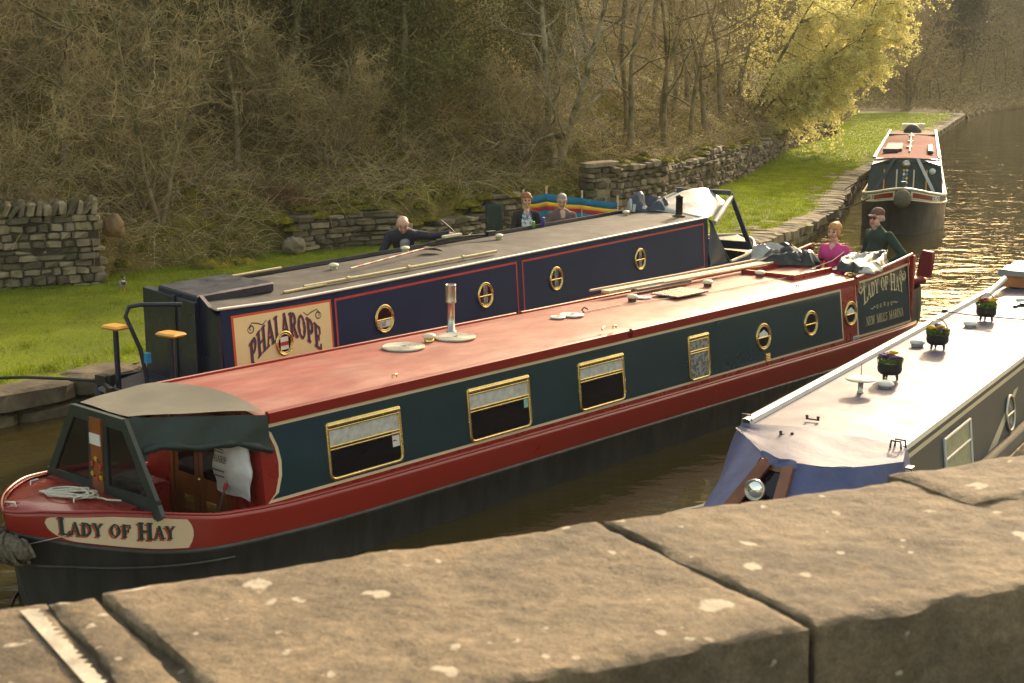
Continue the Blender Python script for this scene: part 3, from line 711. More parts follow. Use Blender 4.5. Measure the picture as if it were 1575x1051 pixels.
# ---------------- bridge parapet in the foreground
ex, ey = math.cos(R(22.6)), math.sin(R(22.6)); PX, PY = .14, 2.155
par = empty('bridge_parapet', (PX, PY, 3.418)); tag(par, 'broad weathered sandstone bridge parapet with white lichen spots in the foreground', 'parapet')
def pslab(name, u0, u1, w0, w1, sk0, sk1, seed, ztop=.45, th=.34, m=None, rough=.006, n=110, k=64):
    r = np.random.default_rng(seed); A = []
    lv = [(-1, -th), (-1, -.16), (-1, -.05)]
    ws = [0]*3 + list(np.linspace(0, 1, k)) + [1]*4; dz = [-th, -.15, -.035] + [0]*k + [-.035, -.09, -.2, -th]
    us = [0]*3 + list(np.linspace(0, 1, n)) + [1]*3; du = [-th, -.15, -.03] + [0]*n + [-.03, -.15, -th]
    for i, a in enumerate(us):
        row = []
        for j, w in enumerate(ws):
            sk = (sk0*(1-a)+sk1*a)*w; u = u0+(u1-u0)*a+sk; ww = w0+(w1-w0)*w
            e = min(a*(u1-u0), (1-a)*(u1-u0), w*(w1-w0), (1-w)*(w1-w0)); e = max(0, e)
            rnd = -.005*math.exp(-e/.005) - .0015*math.exp(-e/.02)
            nz = .5*rough*float(fbm(u*1.0, ww*1.0, seed, 4, 5.0)) + .0016*float(fbm(u, ww, seed+3, 3, 30)) + (.0 if a > .001 and a < .999 else 0)
            z = ztop + rnd + nz if dz[j] == 0 and du[i] == 0 else ztop - .010 + min(dz[j], du[i]) + nz
            edge = .006*float(fbm(u*1.0, 7.0, seed+9, 4, 6.0)); wv = ww + (edge if w in (0, 1) or e < .02 else 0) + (.01*float(fbm(u, dz[j], seed+4, 3, 12)) if w in (0, 1) else 0)
            uu = u + .008*float(fbm(ww, 3.0, seed+6, 4, 9)) * (1 if a in (0, 1) else 0)
            row.append((ex*uu+ey*wv, ey*uu-ex*wv, z))
        A.append(row)
    g = MB(); g.grid(A, smooth=True, flip=True); o = g.build(name, m or M['slab'], par); o.data.set_sharp_from_angle(angle=R(38)); return o
pslab('coping_slab', -2.6, -.865, -.012, .51, .10, .10, 4, ztop=.438)
pslab('coping_slab', -.860, -.797, .004, .505, .10, .10, 5, ztop=.441, rough=.008, n=16)
pslab('coping_slab', -.792, -.004, 0, .505, .12, .075, 6, ztop=.45)
pslab('coping_slab', .004, .90, .012, .507, .075, .10, 7, ztop=.455)
pslab('coping_slab', .60, 1.05, -.01, .19, .02, .0, 8, ztop=.460, th=.3, rough=.010, n=40)
pslab('coping_slab', .91, 1.9, .19, .507, .03, .1, 9, ztop=.457)
pslab('coping_slab', 1.06, 2.6, -.01, .185, .0, .0, 10, ztop=.462)
g = MB()
def pp(u, w, z): return (ex*u+ey*w, ey*u-ex*w, z)
g.add([pp(-4, .02, .428), pp(3.5, .02, .428), pp(3.5, .48, .428), pp(-4, .48, .428), pp(-4, .03, -4.2), pp(3.5, .03, -4.2), pp(3.5, .48, -4.2), pp(-4, .48, -4.2)], [(3, 2, 1, 0), (4, 5, 6, 7), (0, 1, 5, 4), (1, 2, 6, 5), (2, 3, 7, 6), (3, 0, 4, 7)])
g.build('wall_body', M['slab'], par)
g = MB(); g.grid([[pp(-.905+.22*w+k_, w, .4405+.45*0+rr_) for k_, rr_ in ((0, 0), (.014+.012*abs(math.sin(i*1.7)), .001))] for i, w in enumerate(np.linspace(.015, .5, 60))], smooth=True)
g.build('mortar_smear', mat('old_white_mortar', (.55, .47, .36), .9, var=.3, vscale=20, bump=.003, bscale=60), par).matrix_local = Matrix.Translation((.0, 0, 0))
g = MB(); g.add([(-6, -6, 2.8), (6, -6, 2.8), (6, 3, 2.8), (-6, 0.2, 2.8)], [(0, 1, 2, 3)])
g = MB(); c_ = [(PX+ex*u+ey*w, PY+ey*u-ex*w, 2.8) for u, w in ((-4, .45), (3.5, .45), (3.5, 5), (-4, 5))]
g.add(c_, [(0, 3, 2, 1)]); structure(g.build('bridge_path', M['tarmac']))

# ================================================================== VEGETATION
def quads_from(C, size, rg, flat=0.0, asp=.6):
    """leaf quads (rhombus) at centres C"""
    n = len(C); a = rg.normal(size=(n, 3)); a /= np.linalg.norm(a, axis=1)[:, None]
    b = rg.normal(size=(n, 3)); b -= (a*b).sum(1)[:, None]*a; b /= np.linalg.norm(b, axis=1)[:, None]
    s = (np.asarray(size)*rg.uniform(.6, 1.35, n))[:, None]
    V = np.stack([C-a*s, C-b*s*asp, C+a*s, C+b*s*asp], 1).reshape(-1, 3)
    return V, np.arange(4*n).reshape(-1, 4)
def ribbons_from(P, w, rg):
    """P (n,k,3) polylines -> thin 3-sided-ish strips (two crossed quads strip)"""
    n, k, _ = P.shape; T = np.diff(P, axis=1); T = np.concatenate([T, T[:, -1:]], 1)
    u = rg.normal(size=(n, 1, 3)); s = np.cross(T, u); s /= np.linalg.norm(s, axis=2)[..., None]+1e-9
    t2 = np.cross(T, s); t2 /= np.linalg.norm(t2, axis=2)[..., None]+1e-9
    wk = (np.asarray(w).reshape(-1, 1, 1))*np.linspace(1, .35, k)[None, :, None]
    V = np.stack([P+s*wk, P-s*wk*.5+t2*wk*.87, P-s*wk*.5-t2*wk*.87], 2)        # n,k,3,3
    idx = np.arange(n*k*3).reshape(n, k, 3); F = []
    for j in range(3):
        F.append(np.stack([idx[:, :-1, j], idx[:, :-1, (j+1) % 3], idx[:, 1:, (j+1) % 3], idx[:, 1:, j]], -1).reshape(-1, 4))
    return V.reshape(-1, 3), np.concatenate(F)

def tree_meshes(seed, h=9, r0=.10, lean=(0, 0), nb=16, ntw=9, spread=.5, start=.15, stems=1, twr=.007, up=.55, sub=3):
    rg = np.random.default_rng(seed); tr = MB(); tw = []; tips = []
    for st in range(stems):
        p = np.array([0., 0, -.3]); d = np.array([lean[0]+rg.normal(0, .05)+(.22*math.cos(st*2.4+seed) if stems > 1 else 0), lean[1]+rg.normal(0, .05)+(.22*math.sin(st*2.4+seed) if stems > 1 else 0), 1.]); pts = []; n = 12; hh = h*rg.uniform(.8, 1)
        for i in range(n+1):
            pts.append(p.copy()); d += np.r_[rg.normal(0, .07, 2), .04]; d /= np.linalg.norm(d); p = p+d*hh/n
        pts = np.array(pts); rad = r0*(1-np.linspace(0, 1, n+1)**1.1*.88)*(1+.35*np.exp(-np.linspace(0, 1, n+1)*14)); tr.tube(pts, list(rad), 0, 7)
        for b in range(nb):
            t = start+(1-start)*((b+rg.random())/nb)**.9; i = t*n; k = min(n-1, int(i)); q = pts[k]+(pts[k+1]-pts[k])*(i-k)
            a = rg.uniform(0, 2*math.pi); L = hh*spread*(1.08-t)*rg.uniform(.6, 1.15)+.5
            d = np.array([math.cos(a), math.sin(a), rg.uniform(.2, up*1.6)]); d /= np.linalg.norm(d)
            bp = [q]; m = 7
            for j in range(m):
                d = d+rg.normal(0, .16, 3)+np.array([0, 0, .06]); d /= np.linalg.norm(d); bp.append(bp[-1]+d*L/m)
            bp = np.array(bp); rb = min(rad[k]*.55, .012+.011*L); tr.tube(bp, list(rb*(1-np.linspace(0, .85, m+1))), 0, 4, caps=False)
            for c in range(ntw):
                i = rg.uniform(.15, 1)*m; k2 = min(m-1, int(i)); q2 = bp[k2]+(bp[k2+1]-bp[k2])*(i-k2); dd = d*.5+rg.normal(0, .75, 3); dd[2] += .15; dd /= np.linalg.norm(dd)
                l = L*rg.uniform(.18, .5)+.15; path = [q2]
                for j in range(4): dd = dd+rg.normal(0, .22, 3); dd /= np.linalg.norm(dd); path.append(path[-1]+dd*l/4)
                tw.append((np.array(path), twr*1.4)); tips.append(path[-1]); tips.append(path[2])
                for e in range(sub):
                    q3 = path[rg.integers(1, 5)]; d3 = dd*.6+rg.normal(0, .6, 3); d3 /= np.linalg.norm(d3); l3 = l*rg.uniform(.25, .6); pa = [q3]
                    for j in range(4): d3 = d3+rg.normal(0, .25, 3); d3 /= np.linalg.norm(d3); pa.append(pa[-1]+d3*l3/4)
                    tw.append((np.array(pa), twr)); tips.append(pa[-1])
    P = np.array([t[0] for t in tw]); V, F = ribbons_from(P, np.array([t[1] for t in tw]), rg)
    return tr, V, F, np.array(tips)
def slope_pt(fx, d):
    fy = fy_of(fx); return (fx+DX*d, fy+DY*d, float(slope_z(fx, fy, d)))
def make_tree(name, seed, bark, twm, label, cat, group, leaf=None, nleaf=0, lsize=.05, lspread=.25, **kw):
    tr, V, F, tips = tree_meshes(seed, **kw); root = empty(name); tag(root, label, cat, group)
    tr.build('trunk', bark, root)
    if leaf is not None:
        rg = np.random.default_rng(seed+99); C = tips[rg.integers(0, len(tips), nleaf)]+rg.normal(0, lspread, (nleaf, 3))
        V2, F2 = quads_from(C, np.full(nleaf, lsize), rg); n0 = len(V)
        npmesh('crown', np.r_[V, V2], np.r_[F, F2+n0], [twm, leaf], False, np.r_[np.zeros(len(F), int), np.ones(len(F2), int)], root)
    else: npmesh('crown', V, F, [twm], False, None, root)
    return root
GRP = 'bare trees growing on the wooded slope'
protos = []
for i, kw in enumerate((dict(h=9, r0=.085, nb=18, ntw=9, spread=.42), dict(h=11, r0=.11, nb=20, ntw=9, spread=.36, lean=(.06, 0)), dict(h=7, r0=.06, nb=18, ntw=9, spread=.5, stems=2),
                        dict(h=10, r0=.09, nb=16, ntw=9, spread=.4, lean=(-.12, -.05)), dict(h=5.5, r0=.045, nb=20, ntw=10, spread=.55, stems=3, start=.05), dict(h=12, r0=.12, nb=16, ntw=9, spread=.3, start=.3))):
    protos.append(make_tree('bare_tree', 100+i, M['bark'], M['twig'], 'x', 'tree', GRP, **kw))
def place(o, loc, rz=0, sc=1.0, label=None):
    o.location = loc; o.rotation_euler = (0, 0, rz); o.scale = (sc,)*3
    if label: o['label'] = label
    return o
rg = np.random.default_rng(55); used = [False]*6; treepos = []
def bare(k, loc, sc, label, rz=None):
    o = protos[k] if not used[k] else copy_tree(protos[k]); used[k] = True
    place(o, loc, rg.uniform(0, 6.28) if rz is None else rz, sc, label); treepos.append(loc[:2]); return o
# trees one can name
bare(3, slope_pt(-10.4, 1.2), 1.0, 'slim leaning bare tree rising behind the neat dry stone wall')
bare(2, slope_pt(-6.9, .9), .9, 'crooked bare tree with curved stem above the duck, rooted at the grass edge')
bare(0, slope_pt(-4.6, 2.6), .9, 'short curved bare tree above the red brown bracken heap')
far_specs = []
LAB = ['thin bare tree on the slope behind the low mossy wall', 'bare tree high on the slope behind the neat stone wall', 'one of the close set upright trunks above the long field wall', 'bare tree in the wood behind the willow', 'bare tree in the far wood beyond the canal bend']
# right-hand grove above the long wall
for i, (fx, d, k, sc) in enumerate(((4.6, 1.2, 1, .85), (5.4, 2.0, 5, .8), (6.0, 1.0, 1, .9), (6.7, 1.8, 5, .85), (7.2, .9, 0, 1), (8.0, 2.2, 5, .9), (8.5, 1.2, 1, .9), (9.4, 2.6, 5, .9), (10.2, 1.4, 1, 1.0), (5.0, 4.5, 1, .9), (6.8, 5.0, 5, .9), (8.8, 5.5, 1, 1), (7.6, 8.5, 5, 1))):
    bare(k, slope_pt(fx, d), sc, LAB[2])
for i in range(34):
    fx = rg.uniform(-12, 4); d = 2.6+9*rg.random()**.9; p = slope_pt(fx, d)
    bare(int(rg.choice([0, 1, 2, 3, 4, 4])), p, rg.uniform(.6, 1.0), LAB[1] if fx < -7 else LAB[0])
for i in range(22):
    fx = rg.uniform(-13, 2); d = .8+6*rg.random(); bare(4, slope_pt(fx, d), rg.uniform(.45, .8), 'low many stemmed thicket shrub on the near slope')
for i in range(34):
    fx = rg.uniform(9, 36); d = 1.0+16*rg.random(); bare(int(rg.choice([0, 1, 3, 5, 2])), slope_pt(fx, d), rg.uniform(.9, 1.3), LAB[3])
for i in range(56):
    fx = rg.uniform(36, 92); d = .5+34*rg.random()**1.4; bare(int(rg.choice([0, 1, 2, 3, 5])), slope_pt(fx, d), rg.uniform(1.1, 1.7), LAB[4])
for i in range(22):
    t = rg.uniform(.25, 1); x = np.interp(t, np.linspace(0, 1, len(P3)), P3[:, 0])+rg.uniform(6, 20); y = np.interp(t, np.linspace(0, 1, len(P3)), P3[:, 1])
    if x/y < .46: continue
    bare(int(rg.choice([0, 1, 5])), (x, y, 1.0), rg.uniform(.9, 1.3), 'bare tree on the opposite bank')
for i in range(44):
    x = rg.uniform(70, 240); d_ = rg.uniform(2, 45); y = 250-.18*(x-60)+d_; z = float(np.interp(d_, [0, 1, 10, 25, 50], [-.5, .7, 5.5, 15.5, 29.5]))
    bare(int(rg.choice([0, 1, 2, 5])), (x, y, z), rg.uniform(1.3, 2.0), 'bare tree on the ridge that closes the valley')
# pale twin stemmed tree behind the windbreak
t = make_tree('pale_twin_tree', 211, M['bark_pale'], mat('pale_twigs', (.26, .22, .15), .8, var=.3), 'pale barked twin stemmed bare tree rising behind the windbreak', 'tree', None, h=10, r0=.11, nb=20, ntw=10, spread=.42, stems=2, lean=(.10, 0), twr=.008, start=.08)
place(t, slope_pt(1.95, .9), .5, 1.0)
# far slim trees at the end of the grass
t = make_tree('bankside_tree', 215, M['bark'], M['twig'], 'clump of slim bare stems where the stone canal edge ends', 'tree', None, h=14, r0=.16, nb=22, ntw=10, spread=.42, stems=4, twr=.02, start=.1)
place(t, (39.5, 138, .5), 0, 1.0)
t = make_tree('bankside_tree', 216, M['bark'], M['twig'], 'solitary bare sapling left of the bankside clump', 'tree', None, h=9, r0=.10, nb=18, ntw=9, spread=.35, stems=1, twr=.018)
place(t, (31.5, 136, .5), 1, 1.0)
# ivy clad trees, dark green
ivp = make_tree('ivy_clad_tree', 230, M['bark'], M['twig'], 'x', 'tree', 'ivy clad trees on the slope', leaf=M['ivy'], nleaf=22000, lsize=.040, lspread=.30, h=7, r0=.12, nb=26, ntw=8, spread=.34, start=.02)
for i, (fx, d, sc, lb) in enumerate(((-.9, 2.6, .95, 'ivy clad tree above the flat topped pale rock'), (.5, 3.4, 1.05, 'dense ivy clad tree left of the ruined wall stub'), (-2.0, 4.6, 1.1, 'tall ivy clad tree further up the slope behind the bending man'), (2.2, 4.6, .95, 'ivy clad tree behind the ruined wall stub'), (-6.2, 8, 1.0, 'olive green ivy clad tree high on the left slope'), (-.1, 6.5, 1.1, 'tallest ivy clad tree standing behind the dense one'), (1.6, 7.5, 1.2, 'ivy clad tree at the back above the seated pair'), (3.2, 3.0, .8, 'small ivy clad tree between the pale twin tree and the stone pier'), (-4.2, 4.0, .6, 'squat ivy bush among brambles right of the duck'), (-13.5, 4.2, .9, 'ivy clad tree behind the far left of the neat wall'))):
    place(ivp if i == 0 else copy_tree(ivp), slope_pt(fx, d), i*1.3, sc, lb)
evp = make_tree('evergreen_tree', 240, M['bark'], M['twig'], 'x', 'tree', 'evergreens in the far wood', leaf=M['evergreen'], nleaf=12000, lsize=.13, lspread=.5, h=13, r0=.2, nb=26, ntw=8, spread=.38, start=.05, twr=.02)
for i, (fx, d, sc, lb) in enumerate(((24, 4, .75, 'dark evergreen just right of the bright willow'), (30, 9, .9, 'dark evergreen in the wood right of the willow'), (60, 6, 1.2, 'dark evergreen at the far right of the canal bend'), (44, 14, 1.2, 'dark evergreen deep in the far wood'), (74, 9, 1.3, 'dark evergreen beyond the far right bank'), (52, 22, 1.4, 'tall evergreen at the back of the far wood'))):
    place(evp if i == 0 else copy_tree(evp), slope_pt(fx, d), i*1.9, sc, lb)

# the bright willow
def willow():
    rg = np.random.default_rng(77); root = empty('willow_tree', (11.3, 69.9, 1.2)); root.scale = (.92,)*3; tag(root, 'spreading willow bright with yellow catkins, backlit over the grass', 'tree')
    tr = MB(); paths = []; tips = []
    for s_ in range(9):
        a = rg.uniform(-.6, .9); p = np.array([rg.normal(0, .25), rg.normal(0, .25), -.6]); d = np.array([.06+.09*s_+.1*rg.random()-.12*(s_ < 3), rg.normal(0, .3), .9]); L = rg.uniform(9, 12.5); pts = []
        for i in range(13): pts.append(p.copy()); d = d+rg.normal(0, .09, 3)+np.array([.012, 0, .0]); d /= np.linalg.norm(d); p = p+d*L/12
        pts = np.array(pts); tr.tube(pts, list(np.linspace(.17 if s_ < 3 else .10, .02, 13)), 0, 7)
        for b in range(26):
            i = rg.uniform(2.6, 11.8); k = int(i); q = pts[k]+(pts[k+1]-pts[k])*(i-k); d = np.array([rg.normal(.35, .8), rg.normal(0, .8), rg.normal(.1, .5)]); d /= np.linalg.norm(d); l = rg.uniform(1.3, 3.6); bp = [q]
            for j in range(7): d = d+rg.normal(0, .15, 3)+np.array([.05, 0, -.035]); d /= np.linalg.norm(d); bp.append(bp[-1]+d*l/7)
            bp = np.array(bp); tr.tube(bp, list(np.linspace(.03, .008, 8)), 0, 4, caps=False)
            for c in range(13):
                q2 = bp[rg.integers(1, 8)]; dd = d*.3+rg.normal(0, .7, 3)+np.array([.12, 0, -.12]); dd /= np.linalg.norm(dd); l2 = rg.uniform(.4, 1.4); pa = [q2]
                for j in range(4): dd = dd+rg.normal(0, .2, 3)+np.array([0, 0, -.05]); dd /= np.linalg.norm(dd); pa.append(pa[-1]+dd*l2/4)
                paths.append(np.array(pa))
    P = np.array(paths); V, F = ribbons_from(P, np.full(len(P), .013), rg)
    tr.build('trunk', M['bark'], root); n = 125000
    k = rg.integers(0, len(P), n); t = rg.uniform(.5, 4, n); j = np.minimum(t.astype(int), 3); f = (t-j)[:, None]; C = P[k, j]*(1-f)+P[k, j+1]*f+rg.normal(0, .07, (n, 3))
    x = C[:, 0]; keep = rg.random(n) < np.clip(.16+.17*(x-.4), .10, 1); C = C[keep]
    V2, F2 = quads_from(C, np.full(len(C), .058), rg, asp=.75)
    npmesh('crown', np.r_[V, V2], np.r_[F, F2+len(V)], [M['twig'], M['catkin']], False, np.r_[np.zeros(len(F), int), np.ones(len(F2), int)], root)
willow()

# ---------------- undergrowth (uncountable stuff)
def slope_scatter(n, fx0, fx1, dmax, rg, pw=1.0, nearbias=1.0):
    i0 = np.searchsorted(FT[:, 1], np.interp(fx0, FPp[:, 0], FPp[:, 1])); i1 = np.searchsorted(FT[:, 1], np.interp(fx1, FPp[:, 0], FPp[:, 1]))
    i = rg.uniform(0, 1, n)**nearbias*(i1-i0-1)+i0; k = i.astype(int); f = i-k; fx = FT[k, 0]*(1-f)+FT[k+1, 0]*f; fy = FT[k, 1]*(1-f)+FT[k+1, 1]*f
    d = .05+dmax*rg.random(n)**pw; z = slope_z(fx, fy, d); return np.c_[fx+DX*d, fy+DY*d, z], d
def stalks(name, n, fx0, fx1, dmax, mats, w, ln, label, seed, pw=1.0, nb=1.0, wts=(.45, .4, .15), lay=.5, arch=.45):
    rg = np.random.default_rng(seed); P0, d = slope_scatter(n, fx0, fx1, dmax, rg, pw, nb)
    dens = fbm(P0[:, 0], P0[:, 1], 9, 3, .5); keep = dens > rg.uniform(-1.1, .5, n); P0 = P0[keep]; n = len(P0)
    L = rg.uniform(*ln, n)[:, None, None]; a = rg.uniform(0, 2*math.pi, n); t = np.linspace(0, 1, 5)[None, :, None]
    hd = np.stack([np.cos(a), np.sin(a), np.zeros(n)], 1)[:, None]; e = rg.uniform(0, 1, n)[:, None, None]
    up = np.array([0, 0, 1.])[None, None]; cur = rg.uniform(-.35, .35, n)[:, None, None]; sd_ = np.stack([-np.sin(a), np.cos(a), np.zeros(n)], 1)[:, None]
    P = P0[:, None] + L*(hd*t*(lay+.5*e) + up*(t*(1.15-lay)*(1-e*.6) - arch*1.4*e*t*t*1.1) + sd_*cur*t*t)
    V, F = ribbons_from(P, np.full(n, w)*rg.uniform(.6, 1.3, n), rg); mi = rg.choice(len(mats), n, p=wts)
    o = npmesh(name, V, F, mats, False, np.tile(np.repeat(mi, 4), 3)); tag(o, label, 'undergrowth', kind='stuff'); return o
SMT = [M['straw'], M['straw_b'], M['twig']]
stalks('bramble_tangle', 30000, -16, 2.5, 9.5, SMT, .0062, (.4, 1.7), 'tangle of dead brambles and bare stems covering the near slope', 41, pw=.9)
stalks('dry_stems', 15000, 2.6, 16, 12, SMT, .009, (.4, 1.9), 'dry stems and briars on the slope above the long wall', 42, pw=.8)
stalks('wall_top_stems', 2600, 2.7, 14, .5, SMT, .008, (.3, 1.1), 'dead stems trailing over the top of the long wall', 47, lay=.8, arch=.9)
stalks('dry_scrub', 16000, 16, 92, 22, SMT, .022, (.6, 2.6), 'pale dry scrub on the far banks of the canal', 43, pw=1.2)
def bank_scrub():
    rg = np.random.default_rng(46); n = 9000; t = rg.uniform(0, len(P2)-1.01, n); k = t.astype(int); f = (t-k)[:, None]; off = 12*rg.random(n)**1.3
    P0 = P2[k]*(1-f)+P2[k+1]*f; P0 = np.c_[P0[:, 0]-off*.9, P0[:, 1]+off*.4, .4+np.minimum(off, 4)*.1]; L = rg.uniform(.5, 1.6, n)[:, None, None]; a = rg.uniform(0, 6.28, n); t_ = np.linspace(0, 1, 4)[None, :, None]
    hd = np.stack([np.cos(a), np.sin(a), np.zeros(n)], 1)[:, None]; P = P0[:, None]+L*(hd*t_*.6+np.array([0, 0, 1.])*(t_*.8-.45*t_*t_)); V, F = ribbons_from(P, np.full(n, .03), rg); mi = rg.integers(0, 4, n)
    o = npmesh('bank_scrub', V, F, [M['straw_b'], M['olive'], M['straw'], M['twig']], False, np.tile(np.repeat(mi, 3), 3)); tag(o, 'rough dry grass and scrub on the natural bank beyond the stone edge', 'undergrowth', kind='stuff')
bank_scrub()
stalks('dead_grass', 12000, -9.5, 3, 3.2, [M['straw'], M['olive'], M['blade']], .0055, (.15, .55), 'dead tufted grass spilling down the foot of the slope', 44, pw=1.3, wts=(.55, .25, .2), lay=.75, arch=.7)
stalks('bracken_heap', 900, -4.95, -4.3, 1.3, [M['bracken'], M['straw_b'], M['bracken']], .010, (.4, 1.0), 'heap of rusty red dead bracken above the left end of the low wall', 45, lay=.6)
def leafage(name, n, fx0, fx1, dmax, mats, wts, size, label, seed, hgt=.25, pw=1.0, fr=.5, thr=0.0):
    rg = np.random.default_rng(seed); P0, d = slope_scatter(n, fx0, fx1, dmax, rg, pw); dn = fbm(P0[:, 0], P0[:, 1], seed, 3, fr)
    keep = dn > thr+rg.uniform(-.35, .35, n); P0 = P0[keep]; dn = dn[keep]; n = len(P0)
    P0[:, 2] += rg.random(n)*hgt*np.clip(dn-thr+.3, .1, 1.5); V, F = quads_from(P0, np.full(n, size), rg)
    mi = rg.choice(len(mats), n, p=wts); o = npmesh(name, V, F, mats, False, mi); tag(o, label, 'undergrowth', kind='stuff'); return o
leafage('leaf_litter', 60000, -16, 9, 9, [M['litter'], M['straw'], M['olive']], (.6, .2, .2), .030, 'brown leaf litter over the wooded slope', 51, hgt=.05, thr=-.5)
leafage('ivy_ground_cover', 60000, -16, 12, 10, [M['ivy'], M['olive'], M['moss']], (.25, .45, .3), .034, 'olive ivy and moss clumps among the brambles', 52, hgt=.5, thr=-.15, fr=.45)
leafage('far_undergrowth', 60000, 10, 92, 22, [M['litter'], M['olive'], M['straw']], (.45, .3, .25), .10, 'brown and olive undergrowth of the far woods', 53, hgt=.5, thr=-.5, fr=.15, pw=1.2)
# moss cushions on wall tops and slope foot
def moss():
    rg = np.random.default_rng(61); g = MB(); lumps = []
    P, t = resample([(-5.2, 31.1), (-3.86, 32.45), (-2.17, 33.2), (-.64, 35.5), (1.48, 37.4), (2.5, 39)], .3)
    for (x, y), s in zip(P, t):
        if rg.random() < .7: lumps.append((x+rg.normal(-.1, .12), y+rg.normal(.05, .1), midtop(s)+.02+rg.normal(0, .05), rg.uniform(.16, .38), rg.uniform(.06, .16)))
    P, t = resample(RW, .4)
    for (x, y), s in zip(P, t):
        if rg.random() < .75: lumps.append((x+rg.normal(-.05, .1), y+rg.normal(0, .1), rtop(s)+rg.normal(.0, .05), rg.uniform(.2, .42), rg.uniform(.06, .15)))
    P0, d = slope_scatter(300, -9, 3, 2.6, rg, 1.1)
    for p in P0: lumps.append((p[0], p[1], p[2]-.03, rg.uniform(.08, .24), rg.uniform(.06, .16)))
    lumps += [(-6.4, 28.9, .5, .55, .16), (-6.0, 29.3, .5, .45, .13), (-4.5, 31.7, 1.25, .3, .14), (-4.0, 32.3, 1.3, .32, .14), (-5.0, 31.3, 1.0, .3, .15)]
    for x, y, z, r, h in lumps:
        ph = rg.uniform(0, 6, 4); A = []
        for i in range(6):
            th = math.pi/2*i/5; row = []
            for j in range(12):
                a = 2*math.pi*j/12; k = 1+.18*math.sin(2*a+ph[0])+.12*math.sin(3*a+ph[1]+th*3)
                row.append((x+r*k*math.sin(th)*math.cos(a), y+r*k*math.sin(th)*math.sin(a), z+h*math.cos(th)*(1+.15*math.sin(4*a+ph[2]))-.04))
            A.append(row)
        g.grid(A, wrap=True, flip=True)
    o = g.build('moss_cushions', M['moss']); tag(o, 'yellow green moss cushions on the wall tops and slope foot', 'moss', kind='stuff')
    n = 60000; L = np.array(lumps); k = rg.integers(0, len(L), n); a = rg.uniform(0, 6.28, n); q = np.sqrt(rg.random(n)); q *= rg.uniform(.8, 1.25, n); q1 = q; q = np.minimum(q, 1); C = np.c_[L[k, 0]+L[k, 3]*q1*np.cos(a), L[k, 1]+L[k, 3]*q1*np.sin(a), L[k, 2]+L[k, 4]*np.sqrt(1-q*q)*1.02-.03]
    V, F = quads_from(C, np.full(n, .026), rg); o = npmesh('moss_tufts', V, F, [M['moss'], M['olive']], False, rg.integers(0, 2, n)); tag(o, 'ragged moss tufts over the wall tops', 'moss', kind='stuff')
moss()
# grass blades over the mown grass: short near camera, longer at the edges
def blades():
    rg = np.random.default_rng(71); out = []
    for n, y0, y1, h, w in ((90000, 17, 34, .035, .006), (60000, 34, 60, .05, .011), (22000, 60, 130, .07, .03)):
        y = rg.uniform(y0, y1, n); xe = np.interp(y, EP[:, 1], EP[:, 0])-.6; xf = np.interp(y, FPp[:, 1], FPp[:, 0]); x = xf+(xe-xf)*rg.random(n); x = np.maximum(x, -.42*y)
        edge = np.exp(-((x-xf)/.5)**2); hh = h*rg.uniform(.5, 1.3, n)*(1+2.6*edge); t = (x-xf)/(xe-xf)
        z = .425+.05*np.minimum(1, (1-t)*4)+.035*fbm(x, y, 3, 3, .5); a = rg.uniform(0, 6.28, n); dx, dy = np.cos(a)*w, np.sin(a)*w; lx, ly = rg.normal(0, .4, (2, n))*hh
        out.append(np.stack([np.c_[x-dx, y-dy, z], np.c_[x+dx, y+dy, z], np.c_[x+lx, y+ly, z+hh]], 1).reshape(-1, 3))
    n = 16000; m_ = 420; cy = np.r_[rg.uniform(17, 40, m_//2), rg.uniform(20, 75, m_-m_//2)]; xe = np.interp(cy, EP[:, 1], EP[:, 0])-.75; xf = np.interp(cy, FPp[:, 1], FPp[:, 0]); cx = xf+(xe-xf)*np.where(rg.random(m_) < .45, rg.uniform(.93, 1, m_), rg.random(m_)); k = rg.integers(0, m_, n)
    x = cx[k]+rg.normal(0, .07, n); y = cy[k]+rg.normal(0, .07, n); hh = rg.uniform(.04, .15, n); a = rg.uniform(0, 6.28, n); lx, ly = rg.normal(0, .45, (2, n))*hh; w = .007; z = np.full(n, .45)
    out.append(np.stack([np.c_[x-np.cos(a)*w, y-np.sin(a)*w, z], np.c_[x+np.cos(a)*w, y+np.sin(a)*w, z], np.c_[x+lx, y+ly, z+hh]], 1).reshape(-1, 3))
    V = np.concatenate(out); o = npmesh('grass_blades', V, np.arange(len(V)).reshape(-1, 3), [M['blade']]); tag(o, 'short green grass along the towpath', 'grass', kind='stuff')
blades()

